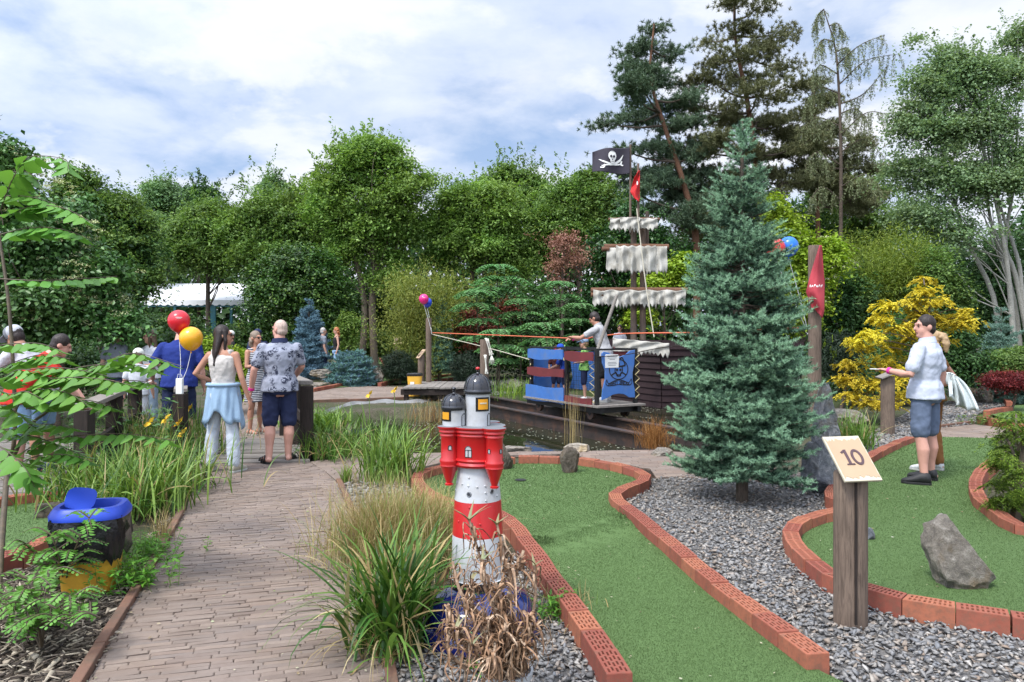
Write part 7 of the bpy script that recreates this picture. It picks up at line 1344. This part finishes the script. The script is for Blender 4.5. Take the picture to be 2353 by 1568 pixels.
            c, A, B = sec(3.08, .07, .068, .006); mb2 = [(c+A*f+0*B, 0) for f in (0,)]; m.loft([(c+np.array([0, 0, z_*s]), A*f, B*f) for z_, f in ((-.03, 1.25), (.0, 1.12), (.03, 1.02), (.028, .9), (-.02, .9))], 20); m.build('collar', M[mat], T, smooth=50); continue
        elif kind == 'tied':
            n_ = 60; th = np.linspace(0, 2*PI, n_+1)[:-1]; V = []
            for i in range(9):
                t_ = i/8; c, A, B = sec(.75, .165, .122, .034); zdrop = t_*(.43+.08*np.cos(th*2)+.05*np.sin(th*5)); rr = 1+t_*.25*(1+.25*np.cos(th*2))+(.1*np.sin(th*9+1+t_*2)+.07*np.sin(th*15+3-t_*3))*min(1, t_*2.5); V.append(c+np.cos(th)[:, None]*A*rr[:, None]+np.sin(th)[:, None]*B*rr[:, None]-np.c_[0*th, 0*th, zdrop*s])
            I = np.arange(9*n_).reshape(9, n_); F = np.stack([I[:-1], np.roll(I[:-1], -1, 1), np.roll(I[1:], -1, 1), I[1:]], -1).reshape(-1, 4); o = link('tied_shirt', np_mesh('tied_shirt', np.concatenate(V), F, M[mat], smooth=True), T); md = o.modifiers.new('t', 'SOLIDIFY'); md.thickness = .008
            c, A, B = sec(.75, .165, .122, .036); m.tube([c+A*math.cos(t)+B*math.sin(t) for t in np.linspace(0, 2*PI, 30)], .022*s, 8); m.build('knotted_sleeves', M[mat], o, smooth=180); continue
        elif kind == 'strap': a_, b_ = sec(2.7, .15, .1, .012), sec(.3, .17, .125, .02); m.tube(crm([a_[0]+a_[1]*.6*p, a_[0]+a_[1]*.45*p+a_[2]*1.2, (a_[0]+b_[0])/2+a_[2]*1.28, b_[0]-b_[1]*p*.9+b_[2]*.6], 14), .014*s, 6, sq=.6); m.build('bag_strap', M[mat], T, smooth=180); continue
        o = m.build(nm, M[mat], T); vox(o, max(.011, vs)*s**.5, 4, ds*s)
    if shoes:
        sm, so_ = (shoes if isinstance(shoes, tuple) else (shoes, 'sole'))
        for e in 'LR':
            n, t_ = J['ank'+e]*s, J['toe'+e]*s; g = np.array([n[0]*.0+t_[0]*0, 0, 0]); hl = n+np.array([0, .035, 0])*s; dr = nrm((t_-hl)*[1, 1, 0]); sd = np.array([-dr[1], dr[0], 0]); L = np.linalg.norm((t_-hl)*[1, 1, 0])+.075*s; z0 = n[2]-.09*s; h0_ = hl-dr*.03*s; h0_[2] = z0
            if so_ != 'sandal':
                m = MB(); m.loft([(h0_+dr*L*f+[0, 0, hh*s*.5+.008*s], sd*ww*s, np.array([0, 0, hh*s*.5])) for f, ww, hh in ((.0, .02, .06), (.04, .038, .1), (.16, .044, .125), (.36, .046, .12), (.6, .047, .08), (.82, .043, .058), (.95, .03, .045), (1.0, .012, .03))], 12); sh_ = m.build('shoe', M[sm], T, smooth=180)
            else: sh_ = None
            m = MB(); P = [(f*L, w*s) for f, w in ((-.01, .02), (.05, .038), (.3, .042), (.6, .049), (.85, .046), (1., .022))]; m.prism([(a_, b_) for a_, b_ in P]+[(a_, -b_) for a_, b_ in P[::-1]], h0_+[0, 0, .001], dr, sd, (0, 0, 1), .024*s)
            if sh_: m.build('sole', M['sole' if sm != 'blackshoe' else 'blackshoe'], sh_, bevel=.004)
            else:
                sh_ = m.build('sandal', M[sm], T)
                k_ = MB()
                for f, hh in ((.3, .1), (.55, .075), (.8, .055)): c = h0_+dr*L*f; k_.tube([c+sd*.048*s+[0, 0, .01*s], c+sd*.03*s+[0, 0, hh*s], c-sd*.03*s+[0, 0, hh*s], c-sd*.048*s+[0, 0, .01*s]], .011*s, 6)
                k_.build('sandal_straps', M[sm], sh_, smooth=180)
    for e in band: E, Wr = J['elb'+e]*s, J['wri'+e]*s; d = nrm(Wr-E); m = MB(); m.tube([Wr-d*.035*s, Wr-d*.005*s], .036*s, 14); m.build('wristband', M['pink'], T, smooth=60)
    T['_'] = 1; del T['_']; return T, J, s
def wpos(T, p): c, s = math.cos(T.rotation_euler[2]), math.sin(T.rotation_euler[2]); return np.array([T.location[0]+c*p[0]-s*p[1], T.location[1]+s*p[0]+c*p[1], T.location[2]+p[2]])
NV = dict(vs=.013, fingers=False)
person('bald man in pale leaf-print shirt and navy shorts resting a hand on the rail', (-2.92, 9.3, 0), -158, 1.79, [('shirt', 'floral', .7), ('collar', 'navy'), ('shorts', 'navy', .98)], ('bald', 'stubble'), 'skinpink', bw=1.14, hyaw=38, pose=dict(elbR=(-.27,-.06,1.17), wriR=(-.2,-.27,1.03), elbL=(.3,.05,1.14), wriL=(.33,-.03,.89), ankL=(.13,.06,.09), toeL=(.2,-.1,.035), ankR=(-.1,.0,.09), toeR=(-.17,-.16,.035)), shoes=('blackshoe', 'sandal'), band='L')
person('long dark-haired woman in white trousers with pale blue shirt tied round her hips', (-3.38, 8.66, 0), 172, 1.71, [('tank', 'stripetank'), ('trousers', 'whitejeans', 1.12), ('tied', 'blueshirt')], ('long', 'darkhair'), 'skintan', hyaw=-58, fem=True, shoes='beigeshoe', glasses='on',
    pose=dict(elbL=(.31,.09,1.17), wriL=(.19,-.1,1.07), elbR=(-.25,.03,1.13), wriR=(-.31,-.03,.87), kneL=(.13,0,.5), ankL=(.16,.03,.09), toeL=(.2,-.13,.035), kneR=(-.12,0,.5), ankR=(-.15,.03,.09), toeR=(-.19,-.13,.035)))
person('woman in a sleeveless navy and white striped dress and sunglasses facing the bald man', (-4.12, 11.9, 0), 62, 1.66, [('dress', 'stripedress', .56)], ('curly', 'curlyhair'), 'skintan', fem=True, shoes=('beigeshoe', 'sandal'), glasses='on', pose=dict(elbR=(-.22,-.02,1.14), wriR=(-.12,-.2,1.2)))
T, J, s_ = person('man in royal blue t-shirt with black shoulder strap seen from behind', (-4.5, 10., 0), -165, 1.8, [('shirt', 'bluetee', .75), ('shorts', 'navy', .95), ('strap', 'blacktee', 1)], ('short', 'brownhair'), 'skinpink', bw=1.16, lean=12, hyaw=30, hpit=20, pose=dict(elbL=(.34,-.05,1.15), wriL=(.36,-.22,.98)))
h = wpos(T, np.array(J['wriL'])*s_+[0, -.06, -.03]); single('putter', MB().tube([h, h+[-.42, .1, -.16]], .008, 6).tube([h+[-.42, .1, -.16], h+[-.8, .2, -.3]], .006, 6), M['white'], 'white putter shaft held out by the man in royal blue', 'golf club', h)
person('young woman with long brown hair, white top and sunglasses pushed up on her head', at(345, 770, 13)*[1, 1, 0], -25, 1.68, [('shirt', 'whitetee', .4), ('trousers', 'jeans')], ('long', 'brownhair'), fem=True, hyaw=-35, glasses='up', pose=dict(elbR=(-.24,0,1.14), wriR=(-.1,-.2,1.15), elbL=(.22,0,1.12), wriL=(.1,-.2,1.12)), **NV)
person('dark-haired man in a grey t-shirt seen from behind near the viburnum', at(266, 770, 13)*[1, 1, 0], 165, 1.71, [('shirt', 'greytee'), ('shorts', 'navy')], ('short', 'darkhair'), hyaw=-30, **NV)
person('child in pale clothes and white cap between the young woman and the railing', at(318, 770, 11.3)*[1, 1, 0], 190, 1.36, [('shirt', 'palecloth'), ('shorts', 'palecloth')], ('short', 'brownhair', 'capwhite', 'capwhite'), hs=1.15, hpit=15, **NV)
person('man in a white t-shirt and grey mesh cap bending forward', at(95, 770, 8.6)*[1, 1, 0], -100, 1.8, [('shirt', 'whitetee', .7), ('shorts', 'denim', .8)], ('short', 'darkhair', 'capmesh', 'capgrey', 'capgrey'), 'skintan', lean=30, hpit=18, shoes='navyshoe', pose=dict(elbL=(.28,-.5,1.05), wriL=(.2,-.62,.85), elbR=(-.25,-.52,1.03), wriR=(-.15,-.62,.82)))
person('person in a red t-shirt and light blue denim shorts bending forward behind the leaves', at(45, 770, 8.0)*[1, 1, 0], 120, 1.72, [('shirt', 'redtee', .75), ('shorts', 'denim', .85)], ('short', 'darkhair'), 'skinpink', lean=34, hpit=10, shoes='navyshoe', bw=1.1, pose=dict(elbL=(.28,-.5,1.02), wriL=(.2,-.62,.85), elbR=(-.27,-.5,1.0), wriR=(-.15,-.6,.82)))
person('person in black with a pale cap partly hidden behind the dark-haired woman', at(529, 770, 18)*[1, 1, 0], -60, 1.7, [('shirt', 'blacktee'), ('trousers', 'jeans')], ('short', 'darkhair', 'capwhite', 'blacktee'), 'skintan', **NV)
person('person in a navy cap whose head shows beside the striped-dress woman', at(592, 770, 18)*[1, 1, 0], -140, 1.74, [('shirt', 'navy'), ('shorts', 'navy')], ('short', 'darkhair', 'navy', 'navy'), 'skintan', **NV)
person('red-haired woman in a black top and denim shorts standing on the flat slab', at(773, 770, 23.6)*[1, 1, 0]+[0, 0, .24], -70, 1.6, [('tank', 'blacktee'), ('shorts', 'denim', .6)], ('curly', 'redhair'), fem=True, hpit=15, **NV)
person('man in dark clothes half hidden behind the silver-blue dwarf spruce', at(743, 770, 24.4)*[1, 1, 0]+[0, 0, .1], 120, 1.74, [('shirt', 'greytee'), ('shorts', 'navy')], ('short', 'greyhair'), shoes='whiteshoe', **NV)
T, J, s_ = person('man in a white polo shirt and blue-grey shorts looking left, card in hand', (4.44, 7.95, .02), -140, 1.79, [('shirt', 'polo', .72), ('collar', 'polo'), ('shorts', 'slate', .88)], ('short', 'darkhair'), 'skinpink', bw=1.08, hyaw=52, pose=dict(elbL=(.31,-.03,1.13), wriL=(.26,-.27,1.17), elbR=(-.3,.06,1.13), wriR=(-.31,.0,.88), kneL=(.13,0,.5), kneR=(-.13,0,.5), ankL=(.15,.05,.09), toeL=(.23,-.1,.035), ankR=(-.15,.0,.09), toeR=(-.12,-.18,.035)), band='LR')
h = wpos(T, np.array([.24, -.39, 1.18])*s_); single('score_card', MB().box(h, (.14, .1, .006), -.4), M['white'], 'small white card held by the man in the white polo', 'card', h)
T, J, s_ = person('blonde woman in rust-brown clothes standing hidden behind the man in the white polo', (4.88, 8.62, .02), -150, 1.63, [('shirt', 'rust', .3), ('trousers', 'rust', 1.05)], ('pony', 'blondhair'), 'skintan', fem=True, shoes='whiteshoe', hyaw=10, hpit=15, pose=dict(elbR=(-.36,.12,1.12), wriR=(-.2,-.1,1.02)))
P0 = at(2185, 862, 8.4); nj = 34; V = []; a_ = [(2178,856),(2186,860),(2194,868)]; b_ = [(2180,900),(2196,925),(2218,940),(2246,944)]
for i in range(16):
    t_ = i/15; A_j = crm([(*p, 0) for p in a_], nj); B_j = crm([(*p, 0) for p in b_], nj); C_j = A_j*(1-t_)+B_j*t_; C_j[:, 1] -= 14*math.sin(t_*PI)*np.linspace(-.2, 1, nj); x = np.linspace(0, 1, nj); V.append([at(c[0], c[1], 8.36+(.05*math.sin(q*21+t_*2)+.03*math.sin(q*9-t_*3))*(.25+t_)) for c, q in zip(C_j, x)])
V = np.array(V).reshape(-1, 3)-P0; I = np.arange(16*nj).reshape(16, nj); o = link('white_jacket', np_mesh('white_jacket', V, np.stack([I[:-1, :-1], I[1:, :-1], I[1:, 1:], I[:-1, 1:]], -1).reshape(-1, 4), M['jacket'], smooth=True), None, P0); md = o.modifiers.new('t', 'SOLIDIFY'); md.thickness = .025; tag(o, 'white jacket hanging over the arm of the woman behind the polo shirt man', 'jacket')
WM = Matrix.Translation(WC)@Matrix.Rotation(rad(30), 4, 'Z'); wl = lambda x, y, z=.31: tuple(WM@Vector((x, y, z)))
T, J, s_ = person('young attendant in a grey polo shirt leaning on the orange rope in the wagon', wl(.5, .42), -112, 1.76, [('shirt', 'greypolo', .6), ('collar', 'greypolo'), ('shorts', 'blacktee', .95)], ('short', 'darkhair'), 'skintan', lean=17, hpit=22, shoes='whiteshoe', pose=dict(elbL=(.22,-.42,1.22), wriL=(.08,-.62,1.24), elbR=(-.22,-.45,1.2), wriR=(-.02,-.66,1.2)), band='R')
for bd_, sz, mt, x, z in (('MAK', .13, 'blacktee', -.0, 1.3), ('SM', .09, 'maroon', -.03, 1.0)): text(bd_, sz, mt, T, (x*s_, (.19 if z < 1.2 else .1)*s_, z*s_), (rad(73), 0, PI))
person('boy in a green printed t-shirt and pale blue cap holding the wagon rail', wl(.33, .86), -95, 1.2, [('shirt', 'greenprint', .7), ('shorts', 'navy', .95)], ('short', 'blondhair', 'cappale', 'cappale'), hs=1.2, shoes='whiteshoe', pose=dict(elbR=(-.24,-.12,1.2), wriR=(-.22,-.3,1.33), elbL=(.22,-.02,1.12), wriL=(.2,-.2,1.1)))
person('small child in blue cap and royal blue t-shirt leaning on the wagon rail', wl(.3, 1.5), -100, 1.08, [('shirt', 'royalblue', .75), ('shorts', 'navy', .95)], ('short', 'brownhair', 'capblue', 'capblue'), hs=1.22, lean=12, shoes='navyshoe', pose=dict(elbL=(.22,-.25,1.08), wriL=(.14,-.45,1.0), elbR=(-.22,-.25,1.08), wriR=(-.14,-.45,1.0)))
person('child in dark red t-shirt with orange-brimmed cap at the far end of the wagon', wl(.42, 2.0), 20, 1.02, [('shirt', 'maroontee', .7), ('shorts', 'navy', .95)], ('short', 'darkhair', 'maroontee', 'redtee'), 'skintan', hs=1.22, shoes='navyshoe', glasses='on')
person('dark-haired boy in white t-shirt looking over the torn cloth aboard the ship', at(1424, 770, 19.6)*[1, 1, 0]+[0, 0, .7], -15, 1.14, [('shirt', 'whitetee'), ('shorts', 'navy')], ('short', 'darkhair'), 'skintan', hs=1.2, hpit=12, **NV)
# ================================ CAMERA, SKY, SUN ============================================================
cam = bpy.data.cameras.new('camera'); co = bpy.data.objects.new('camera', cam); COL.objects.link(co); SC.camera = co
co.location = (0, 0, CH); co.rotation_euler = (PI/2, 0, 0); cam.sensor_width = 36; cam.lens = 36*FO/2353; cam.shift_y = -14/2353; cam.clip_start = .05; cam.clip_end = 3000
W = bpy.data.worlds.new('World'); SC.world = W; W.use_nodes = True; nt = W.node_tree; N = nt.nodes; bg = N['Background']; L = nt.links.new
SUN_EL, SUN_AZ = 58., -140.    # azimuth measured from +Y towards +X (sun high behind the left shoulder, veiled by cloud)
sky = N.new('ShaderNodeTexSky'); sky.sky_type = 'NISHITA'; sky.sun_disc = False; sky.sun_elevation = rad(SUN_EL); sky.sun_rotation = rad(SUN_AZ); sky.dust_density = 1.5; sky.ozone_density = 1.2
tc = N.new('ShaderNodeTexCoord'); sep = N.new('ShaderNodeSeparateXYZ'); L(tc.outputs['Generated'], sep.inputs[0])
def mth(op, a, b=0., c=None):
    x = N.new('ShaderNodeMath'); x.operation = op
    for i, v in enumerate((a, b)):
        if isinstance(v, (int, float)): x.inputs[i].default_value = v
        else: L(v, x.inputs[i])
    return x.outputs[0]
zc = mth('ADD', mth('MAXIMUM', sep.outputs[2], 0.), .22); cx = mth('DIVIDE', sep.outputs[0], zc); cy = mth('DIVIDE', sep.outputs[1], zc)
comb = N.new('ShaderNodeCombineXYZ'); L(cx, comb.inputs[0]); L(cy, comb.inputs[1])
def wn(scale, det, rough, off, dist=0.):
    mp = N.new('ShaderNodeMapping'); mp.inputs['Location'].default_value = off; L(comb.outputs[0], mp.inputs['Vector'])
    x = N.new('ShaderNodeTexNoise'); x.inputs['Scale'].default_value = scale; x.inputs['Detail'].default_value = det; x.inputs['Roughness'].default_value = rough; x.inputs['Distortion'].default_value = dist; L(mp.outputs[0], x.inputs['Vector']); return x.outputs['Fac']
def rmp(f, st):
    x = N.new('ShaderNodeValToRGB'); e = x.color_ramp.elements
    while len(e) < len(st): e.new(.5)
    for q, (p, c) in zip(e, st): q.position = p; q.color = (*c, 1) if len(c) == 3 else c
    L(f, x.inputs[0]); return x.outputs[0]
def mx(f, a, b, mode='MIX'):
    x = N.new('ShaderNodeMix'); x.data_type = 'RGBA'; x.blend_type = mode
    for s, v in ((x.inputs[0], f), (x.inputs[6], a), (x.inputs[7], b)):
        if isinstance(v, (int, float)): s.default_value = v
        elif isinstance(v, tuple): s.default_value = (*v, 1)
        else: L(v, s)
    return x.outputs[2]
big = wn(.7, 3, .5, (.3, 1.1, 0), .2); det = wn(2.7, 12, .58, (3.2, .4, 0), .15)
f = mth('ADD', mth('MULTIPLY', big, .62), mth('MULTIPLY', det, .5))
f = mth('ADD', f, mth('MULTIPLY', cx, .02))
cover = rmp(f, [(.44, (0.12,)*3), (.54, (.7,)*3), (.64, (1,)*3)])
shade = rmp(wn(1.5, 8, .6, (7.1, 2.3, 0), .6), [(.35, (5.9, 6.6, 8.2)), (.52, (6.7, 7.25, 8.4)), (.7, (7.7, 7.9, 8.5))])
cum = rmp(wn(1.9, 14, .56, (11.3, 5.2, 0), .1), [(.5, (0,)*3), (.56, (.75,)*3), (.64, (1,)*3)])   # crisper cumulus heads in front of the veil
blue = mx(.55, sky.outputs[0], (3.2, 4.8, 7.9))
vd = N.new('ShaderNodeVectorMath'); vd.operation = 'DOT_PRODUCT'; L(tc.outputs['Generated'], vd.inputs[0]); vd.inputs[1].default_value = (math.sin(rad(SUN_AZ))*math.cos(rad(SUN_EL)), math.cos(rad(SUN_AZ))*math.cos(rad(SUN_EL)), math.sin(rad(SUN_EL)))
glow = mth('ADD', mth('MULTIPLY', mth('POWER', mth('MAXIMUM', mth('ADD', mth('MULTIPLY', vd.outputs['Value'], .75), .25), 0.), 3.), 2.4), .95)   # boost added round the hidden sun, out of view, lifting ambient light
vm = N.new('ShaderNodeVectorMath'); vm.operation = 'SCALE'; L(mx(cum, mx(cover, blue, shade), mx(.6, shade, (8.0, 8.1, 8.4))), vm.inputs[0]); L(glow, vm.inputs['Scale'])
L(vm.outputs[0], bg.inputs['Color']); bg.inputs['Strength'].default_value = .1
sl = bpy.data.lights.new('sun', 'SUN'); so = bpy.data.objects.new('sun', sl); COL.objects.link(so); sl.energy = 2.6; sl.angle = rad(11); sl.color = (1, .95, .87)
az = rad(SUN_AZ); d = Vector((math.sin(az)*math.cos(rad(SUN_EL)), math.cos(az)*math.cos(rad(SUN_EL)), math.sin(rad(SUN_EL)))); so.rotation_euler = d.to_track_quat('Z', 'Y').to_euler(); so.location = (0, 0, 30)
SC.view_settings.view_transform = 'Standard'; SC.view_settings.look = 'None'; SC.view_settings.exposure = .48; SC.view_settings.gamma = 1
SC.render.engine = 'CYCLES'; SC.cycles.use_denoising = True; SC.cycles.max_bounces = 6; SC.cycles.diffuse_bounces = 3; SC.cycles.glossy_bounces = 3; SC.cycles.transmission_bounces = 4; SC.cycles.transparent_max_bounces = 6
SC.cycles.use_adaptive_sampling = True; SC.cycles.adaptive_threshold = .015
